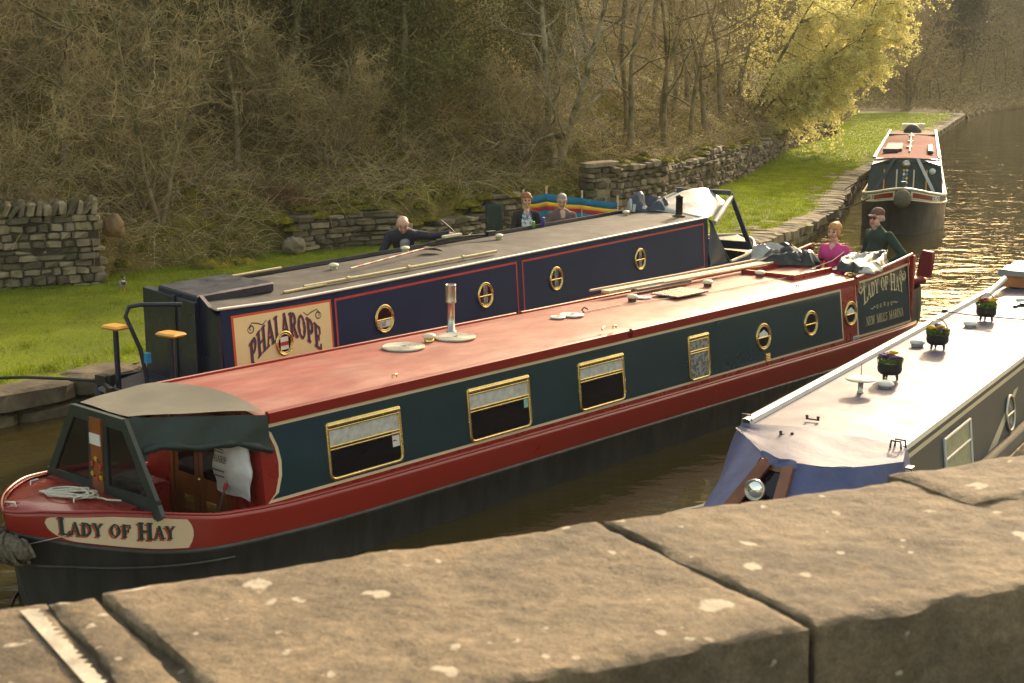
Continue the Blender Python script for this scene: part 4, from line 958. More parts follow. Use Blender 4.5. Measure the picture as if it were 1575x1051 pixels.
# ================================================================== NARROWBOATS
def lerp(x, T): return float(np.interp(x, [q[0] for q in T], [q[1] for q in T]))
def hull_parts(root, S, b, zg, zb, m_band, m_hull, flare=.0, ledge=.05, z0=-.3, rub=True, bandname='upper_strake', stem=0):
    """S station list (s ascending); b(s) half beam; zg gunwale; zb bottom of painted band"""
    for nm, mt, prof in ((bandname, m_band, lambda s, B: [(max(B-ledge-.05, 0), zg(s)+.012), (max(B-.012, 0), zg(s)), (max(B-.006, 0), zg(s)-.03), (max(B-.012, 0), zb(s)-.005)]),
                         ('hull', m_hull, lambda s, B: [(max(B-.012, 0), zb(s)+.004), (B+.010, zb(s)), (B+.010, zb(s)-.035), (max(B-.004, 0), zb(s)-.05), (max(B-.02, 0), .2*zb(s)), (max(B-.05, 0), z0)])):
        g = MB(); 
        for sg in (1, -1):
            A = []
            for s in S:
                B = b(s); A.append([(s + stem*(lerp(s, [(S[0], 1), (S[0]+.35, 0), (S[-1], 0)]) if stem > 0 else -lerp(s, [(S[0], 0), (S[-1]-.35, 0), (S[-1], 1)]))*(max(0, (zg(s)-z))), sg*t, z) for t, z in prof(s, B)])
            g.grid(A, flip=(sg > 0), smooth=False if nm == 'x' else True)
        g.build(nm, mt, root)
def side_fn(b0, b1, z0, z1): return lambda s, z, off=0.0, sg=-1: (s, sg*(b0-(b0-b1)*(z-z0)/(z1-z0)+off), z)
def panel(mb, mp, poly, off, m=0, th=.0025):
    P = [mp(s, z, off) for s, z in poly]; Q = [mp(s, z, off-th) for s, z in poly]; n = len(P)
    mb.add(P+Q, [list(range(n))] + [(i, n+i, n+(i+1) % n, (i+1) % n) for i in range(n)], m)
def rrect(s0, s1, z0, z1, r, top=0.0, n=5):
    P = []
    for cx, cz_, a0, rr in ((s1-r, z0+r, -90, r), (s1-top, z1-top, 0, top), (s0+top, z1-top, 90, top), (s0+r, z0+r, 180, r)):
        if rr < 1e-4: P.append((cx, cz_)); continue
        P += [(cx+rr*math.cos(R(a0+90*i/n)), cz_+rr*math.sin(R(a0+90*i/n))) for i in range(n+1)]
    return P
def window(root, mp, s0, s1, z0, z1, zs, cur, glassm=None, stick=None):
    f = MB(); P = [mp(s, z, .012) for s, z in rrect(s0+.014, s1-.014, z0+.014, z1-.014, .06, .012)]
    f.tube(P, .017, 0, 6, closed=True)
    a = s0+.014; c = s1-.014
    f.tube([mp(a, z1-.03, .016), mp(c, z1-.03, .016)], .022, 0, 6); f.tube([mp(a, z1-.066, .018), mp(c, z1-.066, .018)], .010, 0, 6)
    f.tube([mp(a, zs, .012), mp(c, zs, .012)], .013, 0, 6); f.tube([mp(a, zs-.028, .014), mp(c, zs-.028, .014)], .010, 0, 6)
    wd = f.build('window', M['brass'], root)
    g = MB(); panel(g, mp, rrect(s0+.015, s1-.015, z0+.015, z1-.015, .05, .01), .0095); g.build('pane', glassm or M['glass'], wd)
    if cur:
        g = MB(); A = [[mp(s, z, 0.0135+.0012*math.sin(i*1.9+z*30)) for z in np.linspace(zs+.01, z1-.07, 5)] for i, s in enumerate(np.linspace(s0+.035, s1-.035, 24))]
        g.grid(A, flip=False); g.build('blind', cur, wd)
    return wd
def porthole(root, mp, s, z, r=.18, bar=True, curt=None, white=False, par=None):
    f = MB(); n = 28
    P = [mp(s+(r-.016)*math.cos(2*math.pi*i/n), z+(r-.016)*math.sin(2*math.pi*i/n), .012) for i in range(n)]
    f.tube(P, .017, 0, 6, closed=True)
    P = [mp(s+(r-.042)*math.cos(2*math.pi*i/n), z+(r-.042)*math.sin(2*math.pi*i/n), .014) for i in range(n)]
    f.tube(P, .009, 0, 5, closed=True)
    if bar: f.tube([mp(s-r+.03, z-.01, .012), mp(s+r-.03, z-.01, .012)], .012, 0, 6)
    o = f.build('porthole', M['brass'], root)
    g = MB(); panel(g, mp, [(s+(r-.02)*math.cos(2*math.pi*i/n), z+(r-.02)*math.sin(2*math.pi*i/n)) for i in range(n)], .0095); g.build('pane', M['glass'], o)
    if white: g = MB(); panel(g, mp, [(s-.10, z), (s-.10, z+.05), (s+.02, z+.09), (s+.115, z+.03), (s+.115, z)], .0125); g.build('blind', M['white'], o)
    if curt: g = MB(); panel(g, mp, [(s-.05, z-r+.06), (s+.05, z-r+.06), (s+.06, z+r-.06), (s-.04, z+r-.05)], .0125); g.build('curtain', curt, o)
    return o
def mushroom(root, s, t, z, m1, m2, r=.07):
    g = MB(); g.lathe([(r*.75, 0), (r*.72, .05), (.0, .05)], (s, t, z), 14); o = g.build('mushroom_vent', m2, root)
    g = MB(); g.lathe([(r*.95, .044), (r*1.05, .056), (r*1.0, .070), (r*.7, .086), (r*.3, .093), (0, .094)], (s, t, z), 16); g.build('vent_cap', m1, o); return o
def coil(name, frame, s, t, z, r, m, label, grp, rr=.011, turns=9):
    g = MB(); P = []
    N = turns*22
    for i in range(N):
        a = 2*math.pi*i/22; q = .03+(r-.03)*i/N; P.append((q*math.cos(a), q*math.sin(a), rr+.002*math.sin(i*1.7)))
    g.tube(P, rr*1.12, 0, 6); P2 = [P[-1]]
    for i in range(8): P2.append((P[-1][0]+.015*i, P[-1][1]+.02*i-.002*i*i, rr))
    o = g.build(name, m, None, frame.w(s, t, z), frame.rz); tag(o, label, 'coiled rope', grp); return o

# ------------------------------------------------------------------ red and green boat
def lady():
    root = empty('narrowboat', FL.w(0, 0, 0), FL.rz); tag(root, 'long red and dark green narrowboat with brass windows filling the middle of the canal', 'narrowboat')
    S = list(-2.07+1.45*(np.linspace(0, 1, 20)**1.6)) + list(np.linspace(-.5, 12.4, 40)) + [12.8, 13.1, 13.35, 13.55, 13.68, 13.75]
    def b(s):
        if s < -.55: u = (s+2.07)/1.52; return 1.03*(1-(1-max(0, u))**2.1)**.72 + .01
        if s > 12.2: u = (s-12.2)/1.56; return max(.02, 1.03*(1-u**2.6)**.55 if u < 1 else .02)
        return 1.04
    zg = lambda s: lerp(s, [(-2.07, .93), (-1.9, .96), (-1.5, .95), (-1.19, .90), (-.6, .765), (0, .70), (1, .675), (5.7, .645), (10.5, .62), (12.5, .64), (13.3, .62), (13.75, .60)])
    zb = lambda s: lerp(s, [(-2.07, .76), (-1.9, .735), (-1.6, .67), (-1.2, .58), (-.8, .52), (-.35, .475), (.4, .43), (1.2, .41), (5.65, .38), (10.45, .33), (12, .40), (13, .50), (13.75, .56)])
    hull_parts(root, S, b, zg, zb, M['band_red'], M['black'], stem=.18)
    g = MB()
    for sg in (-1, 1):
        g.tube([(s, sg*(b(s)+.012), .34+.16*max(0, min(1, (-s-.2)/1.6))) for s in S if s < -.35], .014, 0, 6)
        g.tube([(s, sg*(b(s)-.03), zg(s)+.012) for s in S], .013, 1, 6)
        g.tube([(s, sg*(b(s)-.055), .012) for s in S[4:-3]], .010, 0, 4)
    g.build('rubbing_strake', [M['black'], M['band_red']], root)
    # foredeck and well
    g = MB(); A = []
    for s in [q for q in S if q <= -1.15]: B = max(b(s)-.05, .0); A.append([(s, -B, zg(s)-.015), (s, -B*.5, zg(s)+.02), (s, 0, zg(s)+.035), (s, B*.5, zg(s)+.02), (s, B, zg(s)-.015)])
    g.grid(A); g.tube([(-1.95, 0, .985), (-1.2, 0, .945)], .012, 0, 5); g.build('foredeck', M['red'], root)
    g = MB()
    for sg in (-1, 1):
        A = [[(s, sg*(b(s)-.07), zg(s)-.01), (s, sg*(b(s)-.12), .36)] for s in np.linspace(-1.3, -.05, 10)]; g.grid(A, smooth=False)
    g.add([(-1.3, -.66, .34), (-.7, -.88, .34), (-.03, -.95, .34), (-.03, .95, .34), (-.7, .88, .34), (-1.3, .66, .34)], [(0, 1, 2, 3, 4, 5)])
    g.box(-1.28, -1.22, -.70, .70, .36, .93)
    g.build('well_lining', M['well_red'], root)
    g = MB()
    for sg in (-1, 1):
        g.tube([(-1.62, sg*.36, .99), (-1.62, sg*.36, 1.03), (-1.55, sg*.36, 1.03)], .012, 0, 6)
    g.tube([(-1.98, -.05, .97), (-1.99, -.05, 1.01), (-2.03, .03, 1.01), (-2.03, .05, .97)], .012, 0, 6); g.build('deck_fairlead', M['chrome'], root)
    # cabin
    mp = side_fn(.95, .862, .68, 1.55)
    L0, L1 = -.06, 10.66
    ztop = lambda s: lerp(s, [(-.06, 1.53), (9.5, 1.53), (10.9, 1.545), (11.8, 1.62), (12.7, 1.70)])
    zlow = lambda s: zg(s) + .005
    g = MB(); ss = list(np.linspace(L0, 12.7, 60))
    for sg in (-1, 1): g.grid([[(s, sg*(.95-.088*(z-.68)/.87), z) for z in (zlow(s), (zlow(s)+ztop(s))/2, ztop(s))] for s in ss], flip=(sg > 0), smooth=False)
    g.add([mp(L0, .68), mp(L0, 1.53), (L0, 0, 1.62), mp(L0, 1.53, 0, 1), mp(L0, .68, 0, 1), (L0, .95, .34), (L0, -.95, .34)], [(0, 1, 2, 3, 4, 5, 6)])
    g.box(10.9, 12.72, -.93, -.90, .55, .66); g.build('cabin_side', M['red'], root)
    g = MB(); A = []
    for s in np.linspace(L0, 10.95, 40): A.append([(s, t, 1.535+.075*(1-(t/.86)**2)-.02*(abs(t) > .85)) for t in (-.868, -.84, -.6, -.3, 0, .3, .6, .84, .868)])
    g.grid(A, smooth=True)
    g.build('roof', M['roof_red'], root)
    g = MB()
    for sg in (-1, 1):
        for a, c in ((.04, 5.35), (5.45, 10.95)):
            A = []
            for s in np.linspace(a, c, 24): A.append([(s, sg*.905, 1.455), (s, sg*.908, 1.548), (s, sg*.885, 1.562), (s, sg*.855, 1.558), (s, sg*.852, 1.53)])
            g.grid(A, flip=(sg < 0), smooth=False); g.slab([(a, sg*.905, 1.455), (a, sg*.908, 1.548), (a, sg*.885, 1.562), (a, sg*.852, 1.53)], (.002, 0, 0))
    g.build('grab_rail', M['band_red'], root)
    # hatch recess + coaming at the stern end of the roof
    g = MB(); g.box(9.9, 9.95, -.42, .45, 1.60, 1.665); g.box(9.9, 11.0, .40, .45, 1.58, 1.665); g.box(9.9, 11.0, -.45, -.40, 1.58, 1.665)
    g.box(10.95, 11.0, -.9, .9, .7, 1.56); g.build('hatch_runner', M['red'], root)
    # painted panels
    gl = [(-.05, 1.425), (.04, 1.36), (.10, 1.22), (.125, 1.08), (.115, .95), (.06, .80), (-.02, .735)]
    c = MB(); gp = MB()
    poly = gl[::-1] + [(-.05, 1.475), (10.50, 1.475), (10.52, .665), (-.06, .725)][0:1] + [(10.50, 1.475), (10.53, .690)]
    poly = [(-.045, 1.442)] + gl[1:-1] + [(-.035, .722), (10.53, .685), (10.50, 1.442)]
    poly2 = [(.015, 1.410)] + [(s+.036, z) for s, z in gl[1:-1]] + [(.01, .752), (10.495, .715), (10.468, 1.410)]
    panel(c, mp, poly, .004); c.build('cream_border', M['cream'], root)
    panel(gp, mp, poly2, .0065); gp.build('green_panel', M['green'], root)
    st = [(10.93, 1.485), (11.4, 1.50), (12.0, 1.545), (12.66, 1.60), (12.68, .665), (11.8, .655), (10.95, .66)]
    si = [(10.965, 1.455), (11.4, 1.470), (12.0, 1.513), (12.63, 1.566), (12.648, .70), (11.8, .688), (10.985, .692)]
    c = MB(); panel(c, mp, st, .004); c.build('cream_border', M['cream'], root); gp = MB(); panel(gp, mp, si, .0065); sp = gp.build('name_panel', M['green'], root)
    g = MB(); cp = ('H', '##')
    def arch(u): return .17*(1-((u-11.83)/.75)**2)
    w = text_width('LADY OF HAY', .205, .76, (1.25, 'OF'), .45); u0 = 11.80-w/2
    text_words('name_word', M['gold'], sp, 'LADY OF HAY', mp, u0, .205, lambda u: 1.10+arch(u), .76, (1.25, 'OF'), .0092, .004, .45)
    h = .128; w = text_width('NEW MILLS MARINA', h, .80, space=.5); text_words('place_word', M['gold'], sp, 'NEW MILLS MARINA', mp, 11.82-w/2, h, lambda u: .80+.0*u, .80, None, .0092, -.004, .5)
    for cx, cz_, sgn in ((11.09, 1.37, 1), (12.48, 1.42, -1)):
        ribbon(g, swirl(cx, cz_, .07, 90, 1.3, sgn=sgn), .010, mp, .0094); ribbon(g, swirl(cx+sgn*.11, cz_+.06, .05, 200, 1.2, sgn=-sgn), .008, mp, .0096)
        ribbon(g, [(cx-sgn*.07, cz_-.02), (cx, cz_-.075), (cx+sgn*.06, cz_-.02), (cx+sgn*.12, cz_+.03)], .009, mp, .0095)
    for k in range(5): ribbon(g, swirl(11.58+.115*k, 1.045+.012*math.sin(k), .035, 200 if k % 2 else 20, 1.2, sgn=1 if k > 2 else -1), .006, mp, .0094)
    for sg in (-1, 1): ribbon(g, [(11.81+sg*.27, 1.04), (11.81+sg*.32, 1.06), (11.81+sg*.38, 1.03), (11.81+sg*.44, 1.045)], .007, mp, .0095)
    g.build('scroll_work', M['gold'], sp)
    # bow name panel: follows the curved bow
    def bm(s, z, off=0.0): 
        B = b(s); e = .02; db = (b(s+e)-b(s-e))/(2*e); l = math.hypot(1, db); f = max(0, (z-zb(s))/(zg(s)-zb(s)+1e-6)); return (s+.18*lerp(s, [(-2.07, 1), (-1.72, 0), (9, 0)])*(zg(s)-z)-off*db/l, -(B-.008+off/l), z)
    c = MB(); sl = np.r_[np.linspace(-1.90, -1.75, 14), np.linspace(-1.74, -.93, 30)]; A = []
    ar0 = np.concatenate([[0], np.cumsum([math.dist((a, b(a)), (c2, b(c2))) for a, c2 in zip(sl[:-1], sl[1:])])])
    def aa(s): return float(np.interp(s, sl, ar0))
    def zlo(s): return zb(s)+.018+.13*(1-math.sqrt(max(0, 1-max(0, 1-aa(s)/.26)**2)))
    def zhi(s): return zg(s)-.028-.05*(1-math.sqrt(max(0, 1-max(0, 1-aa(s)/.08)**2)))
    for s in sl: A.append([bm(s+(.05*(1-(2*q-1)**2) if s > -.96 else 0), zlo(s)+(zhi(s)-zlo(s))*q, .005) for q in np.linspace(0, 1, 6)])
    c.grid(A, flip=True); npn = c.build('name_panel', M['cream'], root)
    g = MB(); g2 = MB(); arcs = np.concatenate([[0], np.cumsum([math.dist(bm(a, .8), bm(b_, .8)) for a, b_ in zip(sl[:-1], sl[1:])])]); 
    def tm(u, v, off): s = float(np.interp(u, arcs, sl)); return bm(s, (zlo(s)+zhi(s))/2 + v, off)
    H = .112; w = text_width('LADY OF HAY', H, 1.02, (1.3, 'OF'), .45); u0 = (arcs[-1]-w)/2-.0
    bs = lambda u: -.045
    text_words('name_word', M['dkgreen'], npn, 'LADY OF HAY', tm, u0, H, bs, 1.02, (1.3, 'OF'), .0115, .012, .45, (M['dlred'], -.014, -.016))
    # windows
    for i, (s0, s1, z0, z1) in enumerate(((.70, 1.655, .765, 1.325), (2.61, 3.585, .745, 1.32), (4.425, 5.275, .74, 1.305))):
        wd = window(root, mp, s0, s1, z0, z1, z1-.42*(z1-z0)+.02*i, M['curtain'])
        if i == 0:
            g = MB(); panel(g, mp, [(s1-.13, .93), (s1-.035, .93), (s1-.035, 1.13), (s1-.13, 1.13)], .0125); panel(g, mp, [(s1-.125, 1.04), (s1-.04, 1.04), (s1-.04, 1.075), (s1-.125, 1.075)], .014, 1); panel(g, mp, [(s1-.125, .985), (s1-.07, .985), (s1-.09, 1.0), (s1-.125, 1.0)], .014, 1); g.build('window_sticker', [M['white'], mat('magenta_print', (.35, .03, .18), .5)], wd)
        if i == 1: g = MB(); panel(g, mp, [(s1-.105, .965), (s1-.04, .965), (s1-.04, 1.06), (s1-.105, 1.06)], .0125); g.build('window_sticker', mat('mint_sticker', (.25, .52, .42), .5), wd)
    window(root, mp, 6.60, 7.055, .725, 1.30, 1.10, M['lace'], M['lace'])
    porthole(root, mp, 8.35, 1.05, .185, white=True); porthole(root, mp, 9.60, 1.06, .185); porthole(root, mp, 10.75, 1.05, .185, white=True)
    g = MB(); panel(g, mp, [(8.38, .695), (8.50, .695), (8.50, .815), (8.38, .815)], .012, th=.008)
    for k in range(5): g.tube([mp(8.39, .71+.022*k, .014), mp(8.49, .705+.022*k, .014)], .006, 0, 4)
    g.build('side_vent', M['brass'], root)
    g = MB(); panel(g, mp, [(10.80, .60), (10.98, .60), (10.98, .70), (10.80, .70)], .010); pl = g.build('licence_plate', M['white'], root)
    g = MB(); text_quads(g, '50045', mp, 10.815, .06, lambda u: .622, 0, .9, None, .0135); g.build('plate_digits', M['ink'], pl)
    # roof gear that is fixed
    g = MB(); g.lathe([(.06, 0), (.06, .015), (.043, .02), (.043, .34), (.060, .345), (.063, .36), (.060, .37), (.060, .54), (.063, .55), (.060, .56), (.052, .56), (.050, .5)], (3.72, .42, 1.60), 18); g.build('chimney', M['chrome'], root)
    for s, t in ((3.12, .17), (6.8, .13), (8.5, .10), (9.78, .05)): mushroom(root, s, t, 1.612, M['ivory'], M['brass'] if s < 4 else M['rust'], .075)
    g = MB(); g.box(7.28, 8.0, -.26, .20, 1.632, 1.652, bev=.006); so = g.build('solar_panel', mat('solar_cells', (.16, .13, .14), .25, col2=(.05, .05, .07), c2scale=9, c2lo=.48, c2hi=.52, spec=.7), root)
    g = MB()
    for i in range(6):
        for j in range(4): g.lathe([(.016, 0), (.016, .002)], (7.34+.12*i, -.21+.12*j, 1.652), 8)
    g.build('cell_dot', M['white'], so)
    for s in (1.62, 5.15, 9.3): g = MB(); g.tube([(s, -.84, 1.60), (s, -.84, 1.63), (s+.06, -.84, 1.63), (s+.06, -.84, 1.60)], .009, 0, 6); g.build('roof_ring', M['brass'], root)
    g = MB(); g.tube([(5.0, -.8, 1.605), (5.05, -.77, 1.62), (5.12, -.74, 1.61)], .014, 0, 6); g.build('roof_ring', M['brass'], root)
    g = MB(); g.tube([(5.62, -.02, 1.63), (5.60, -.0, 1.67), (5.66, .01, 1.69), (5.72, 0, 1.66)], .009, 0, 6); g.tube([(5.62, .04, 1.62), (6.3, .02, 1.625), (8.2, -.25, 1.615), (9.9, -.32, 1.62), (11.3, -.28, 1.72), (11.8, -.2, 1.80)], .006, 1, 5); g.build('hand_line', [M['rust'], M['rope']], root)
    # bow bulkhead: doors, plus fore end cover
    g = MB(); g.box(-.10, -.055, .0+.02, .42, .36, 1.40); g.box(-.10, -.055, -.36, .005, .36, 1.40); d = g.build('cabin_door', M['wood'], root)
    g = MB()
    for a, c_ in ((.09, .34), (-.28, -.06)): g.box(-.106, -.096, a, c_, .80, 1.33); 
    g.build('door_glass', M['glass'], d)
    g = MB()
    for a in (.12, -.24):
        for k in range(6): g.box(-.112, -.100, a, a+.14, .44+.024*k, .452+.024*k)
        g.box(-.104, -.100, a-.01, a+.15, .43, .585); g.build('door_vent', M['brass'], d); g = MB()
    g.lathe([(.018, 0), (.022, .01), (.0, .025)], (-.12, -.02, .78), 10); g.build('door_knob', M['brass'], d)
    g = MB(); g.box(-.115, -.055, .42, .47, .34, 1.45); g.box(-.115, -.055, -.43, -.38, .34, 1.45); g.box(-.112, -.055, -.38, .42, 1.40, 1.45); g.build('door_frame', M['wood'], root)
    # folding cover over the well
    A_, B2 = (-1.12, .30, 1.645), (-1.12, -.44, 1.645); zt = .02
    cv = MB(); up = []
    for u in np.linspace(0, 1, 13):
        row = []
        for v in np.linspace(0, 1, 9):
            s = -1.12+u*(1.13+.05*(1-(2*v-1)**2)); hl_ = .32+.54*u; hr_ = .46+.40*u; t = hl_*(1-v)-hr_*v
            z = 1.662+(.072*(1-(t/.86)**2)-.096)*u - .03*math.sin(math.pi*u)*math.sin(v*math.pi)+.005*math.sin(u*9+v*7)
            row.append((s, t, z))
        up.append(row)
    cv.grid(up, 0, True); cov = cv.build('cover_top', M['canvas_top'], root)
    g = MB()
    for sg in (-1, 1):
        A = []
        for i, u in enumerate(np.linspace(0, 1, 15)):
            hw = .445+(.885-.445)*u; s = -1.12+u*1.15; zt_ = 1.65-.115*u; zb_ = 1.36-.13*u+.04*math.sin(u*math.pi)+.02*math.sin(u*11); row = []
            for q in np.linspace(0, 1, 7): row.append((s, sg*(hw+.10*q*(1-.3*u)+.012*math.sin(u*14+q*5)), zt_+(zb_-zt_)*q))
            A.append(row)
        g.grid(A, flip=(sg < 0))
        g.tube([(-1.05+u*1.10, sg*(.56+(.93-.56)*u), 1.36-.13*u+.04*math.sin(u*math.pi)+.02*math.sin(u*11)) for u in np.linspace(0, 1, 16)], [.035+.012*math.sin(i*2.1) for i in range(16)], 0, 8)
    g.build('rolled_side_flap', M['canvas'], root)
    # cratch: front frame with clear panels
    g = MB()
    def bar(p, q, w, th=.02): 
        p = Vector(p); q = Vector(q); d = (q-p).normalized(); n_ = Vector((1, 0, 0)); s_ = d.cross(n_).normalized(); g.obox((p+q)/2, (q-p)/2, s_*w, n_*th)
    X = -1.17; TL, TR, BL, BR = (X, .32, 1.63), (X, -.47, 1.63), (X-.02, .84, .82), (X-.02, -1.0, .88)
    bar(TL, BL, .045); bar(TR, BR, .05); bar((X, .34, 1.60), (X, -.48, 1.60), .055, .022); bar((X-.02, .82, .90), (X-.02, -.98, .95), .085, .018)
    bar((X, .05, 1.6), (X-.02, .06, .95), .03); bar((X, -.18, 1.6), (X-.02, -.20, .92), .03)
    cf = g.build('cratch_frame', M['canvas'], root)
    g = MB(); g.add([(X-.005, .30, 1.6), (X-.005, .05, 1.6), (X-.02, .06, .95), (X-.02, .76, .95)], [(0, 1, 2, 3)]); g.add([(X-.005, -.18, 1.6), (X-.005, -.44, 1.6), (X-.02, -.86, 1.0), (X-.02, -.20, 1.0)], [(0, 1, 2, 3)]); g.build('clear_window', M['clear'], cf)
    g = MB(); g.box(X-.045, X-.012, -.16, .02, .92, 1.60); cb = g.build('centre_board', M['wood'], root)
    g = MB(); g.box(X-.055, X-.046, -.155, .015, 1.36, 1.46, 0); g.build('white_cloth', M['white'], cb)
    g = MB(); k = 0
    for (t, z, mm) in ((-.015, 1.235, 0), (.05, 1.18, 1), (-.08, 1.17, 1), (.052, 1.09, 0), (-.085, 1.075, 0), (-.02, 1.05, 1)):
        for a in range(5): g.lathe([(.0, -.012), (.013, 0), (0, .012)], (X-.055, t-.055+.015*math.cos(a*1.26), z+.015*math.sin(a*1.26)), 6, mm)
    for a in range(14): 
        q = 2*math.pi*a/14; g.lathe([(0, -.01), (.012, 0), (0, .01)], (X-.052, -.07+.07*math.cos(q), 1.14+.09*math.sin(q)), 5, 2)
    g.build('painted_roses', [M['yellow'], mat('rose_red', (.55, .04, .03), .5), M['dkgreen']], cb)
    # stern end: dodger, swan neck, seats frame
    g = MB(); A = []
    for i, a in enumerate(np.linspace(0, 1, 18)):
        s = 12.72+.95*math.sin(a*math.pi/2*1.0); t = -(.93*(math.cos(a*math.pi/2))**.6); A.append([(s, t-.012*math.sin(i*2.2), .62), (s, t-.02*math.sin(i*1.7+1), .85), (s-.02, t*.98+.015*math.sin(i*2.9), 1.16)])
    g.grid(A, flip=False); A2 = [[(p[0], -p[1], p[2]) for p in row] for row in A]; g.grid(A2, flip=True); g.build('stern_dodger', M['canvas'], root)
    g = MB(); g.box(12.66, 12.74, -.95, -.88, .62, 1.72, bev=.01); g.box(12.66, 12.74, .88, .95, .62, 1.72, bev=.01)
    for sg in (-1, 1): g.tube([(s, sg*.90, z) for s, z in ((10.9, 1.56), (11.5, 1.60), (12.1, 1.66), (12.7, 1.735))], .028, 0, 8)
    g.build('stern_rail', M['red'], root)
    g = MB(); g.add([(10.9, -.93, .50), (13.6, -.7, .50), (13.6, .7, .50), (10.9, .93, .50)], [(0, 1, 2, 3)]); g.build('stern_deck', M['red'], root)
    g = MB(); A = []
    for s in [q for q in S if q >= 12.6]: B = max(b(s)-.04, 0); A.append([(s, -B, zg(s)+.006), (s, -B*.88, zg(s)+.01), (s, -B*.3, zg(s)+.012), (s, B*.3, zg(s)+.012), (s, B, zg(s)+.006)])
    g.grid(A); g.build('counter_deck', M['roof_red'], root)
    g = MB(); g.tube([(13.35, .2, .6), (13.4, .2, 1.25), (13.3, .2, 1.5), (13.0, .15, 1.55), (12.7, .05, 1.56)], .022, 0, 8); g.build('tiller', M['brass'], root)
    def helm(s, t, z, rz_, w=.34, h=.42):
        c_, s_ = math.cos(rz_), math.sin(rz_)
        def tr(mb):
            mb.v = [(s+c_*x-s_*y, t+s_*x+c_*y, z+z_) for x, y, z_ in mb.v]; return mb
        g = MB(); g.box(-w/2, w/2, -w/2, w/2, 0, .10, bev=.03); tr(g); st_ = g.build('seat', M['cushion'], root)
        g = MB(); A = []
        for q in np.linspace(0, 1, 8): A.append([(w/2+.02+.06*q, (-w/2+w*v)*(1-.25*max(0, q-.7)/.3), .10+h*q) for v in np.linspace(0, 1, 6)])
        Bk = [[(x+.05, y, z_) for x, y, z_ in r_] for r_ in A]; g.grid(A); g.grid(Bk, flip=True); 
        rim = [A[0][i] for i in range(6)]; 
        g.grid([[A[i][0] for i in range(8)], [Bk[i][0] for i in range(8)]]); g.grid([[A[i][-1] for i in range(8)], [Bk[i][-1] for i in range(8)]], flip=True); g.grid([A[-1], Bk[-1]], flip=True); tr(g); g.build('seat_back', M['cushion'], st_)
        g = MB(); g.tube([(0, 0, 0), (0, 0, -.5)], .025, 0, 8); tr(g); g.build('seat_post', M['iron'], st_)
    helm(13.55, -.52, 1.14, -.5); helm(13.0, .55, 1.18, .3, .3, .30)
    return root
lady()

# rope fender at the bow
g = MB(); rg2 = np.random.default_rng(3)
A = []
for i in range(26):
    u = i/25; th = -1.45+2.9*u; cx, cy = -2.02-.10*math.cos(th), .26*math.sin(th)*1.3; r = .115*math.sin(math.pi*(.12+.76*u))**.6; row = []
    for j in range(14):
        a = 2*math.pi*j/14+u*3; k = r*(1+.10*math.sin(7*a+i*2.1)); row.append((cx-math.cos(th)*k*math.cos(a)*.9, cy+math.sin(th)*k*math.cos(a), k*math.sin(a)))
    A.append(row)
g.grid(A, wrap=True); fe = empty('rope_fender', FL.w(0, 0, .66), FL.rz); tag(fe, 'fat woven hemp rope fender hanging round the bow of the red and green boat', 'fender')
g.build('woven_body', M['hemp'], fe)
g = MB()
for i in range(60):
    th = rg2.uniform(-1.4, 1.4); a0 = rg2.uniform(0, 6.28); r = .125*math.cos(th*.75)**.5; cx, cy = -2.02-.10*math.cos(th), .34*math.sin(th)
    g.tube([(cx-math.cos(th)*r*math.cos(a0+q*.28)-.01, cy+math.sin(th)*r*math.cos(a0+q*.28)+.02*(q-2), r*math.sin(a0+q*.28)) for q in range(5)], .014, 0, 5)
g.build('rope_strand', M['hemp'], fe)
g = MB(); g.tube([(-1.98, -.22, .02), (-1.80, -.52, .12)], .006, 0, 5); g.tube([(-2.05, .1, .1), (-1.97, 0, .31)], .006, 0, 5); g.build('chain', M['chrome'], fe)
# mooring rope heap on the foredeck
g = MB(); rg2 = np.random.default_rng(8); p = np.array([0., 0, .0]); P = []
for i in range(150):
    a = i*.35; P.append((.13*math.cos(a)*(1+.3*math.sin(i*.11))+.03*math.sin(i*.7), .20*math.sin(a*.97)*(1+.25*math.cos(i*.17)), .012+.045*abs(math.sin(i*.13))*(1-abs(math.sin(a))*.3)))
P += [(.15, -.28-.03*i, .012-.0*i) for i in range(3)] + [(.24, -.42, .0)]
g.tube(P, .009, 0, 6); o = g.build('mooring_rope', M['rope'], None, FL.w(-1.52, -.12, .965), FL.rz); tag(o, 'loose heap of pale rope on the red foredeck', 'rope')
coil('coiled_rope', FL, 2.68, .13, 1.612, .235, M['rope'], 'flat spiral coil of pale rope nearer the covered bow on the pink red roof', 'flat coiled ropes on the red roof')
coil('coiled_rope', FL, 3.45, .10, 1.612, .235, M['rope'], 'flat spiral coil of pale rope just behind the tall chimney', 'flat coiled ropes on the red roof')
coil('coiled_rope', FL, 5.42, .02, 1.617, .15, M['white'], 'small white coil halfway along the red roof', 'flat coiled ropes on the red roof', .010, 6)
coil('coiled_rope', FL, 5.18, .04, 1.617, .09, M['white'], 'smallest white coil touching the small coil halfway along the red roof', 'flat coiled ropes on the red roof', .010, 4)
coil('coiled_rope', FL, 7.08, .16, 1.612, .10, M['white'], 'little white coil beside the vent before the dotted panel', 'flat coiled ropes on the red roof', .010, 4)
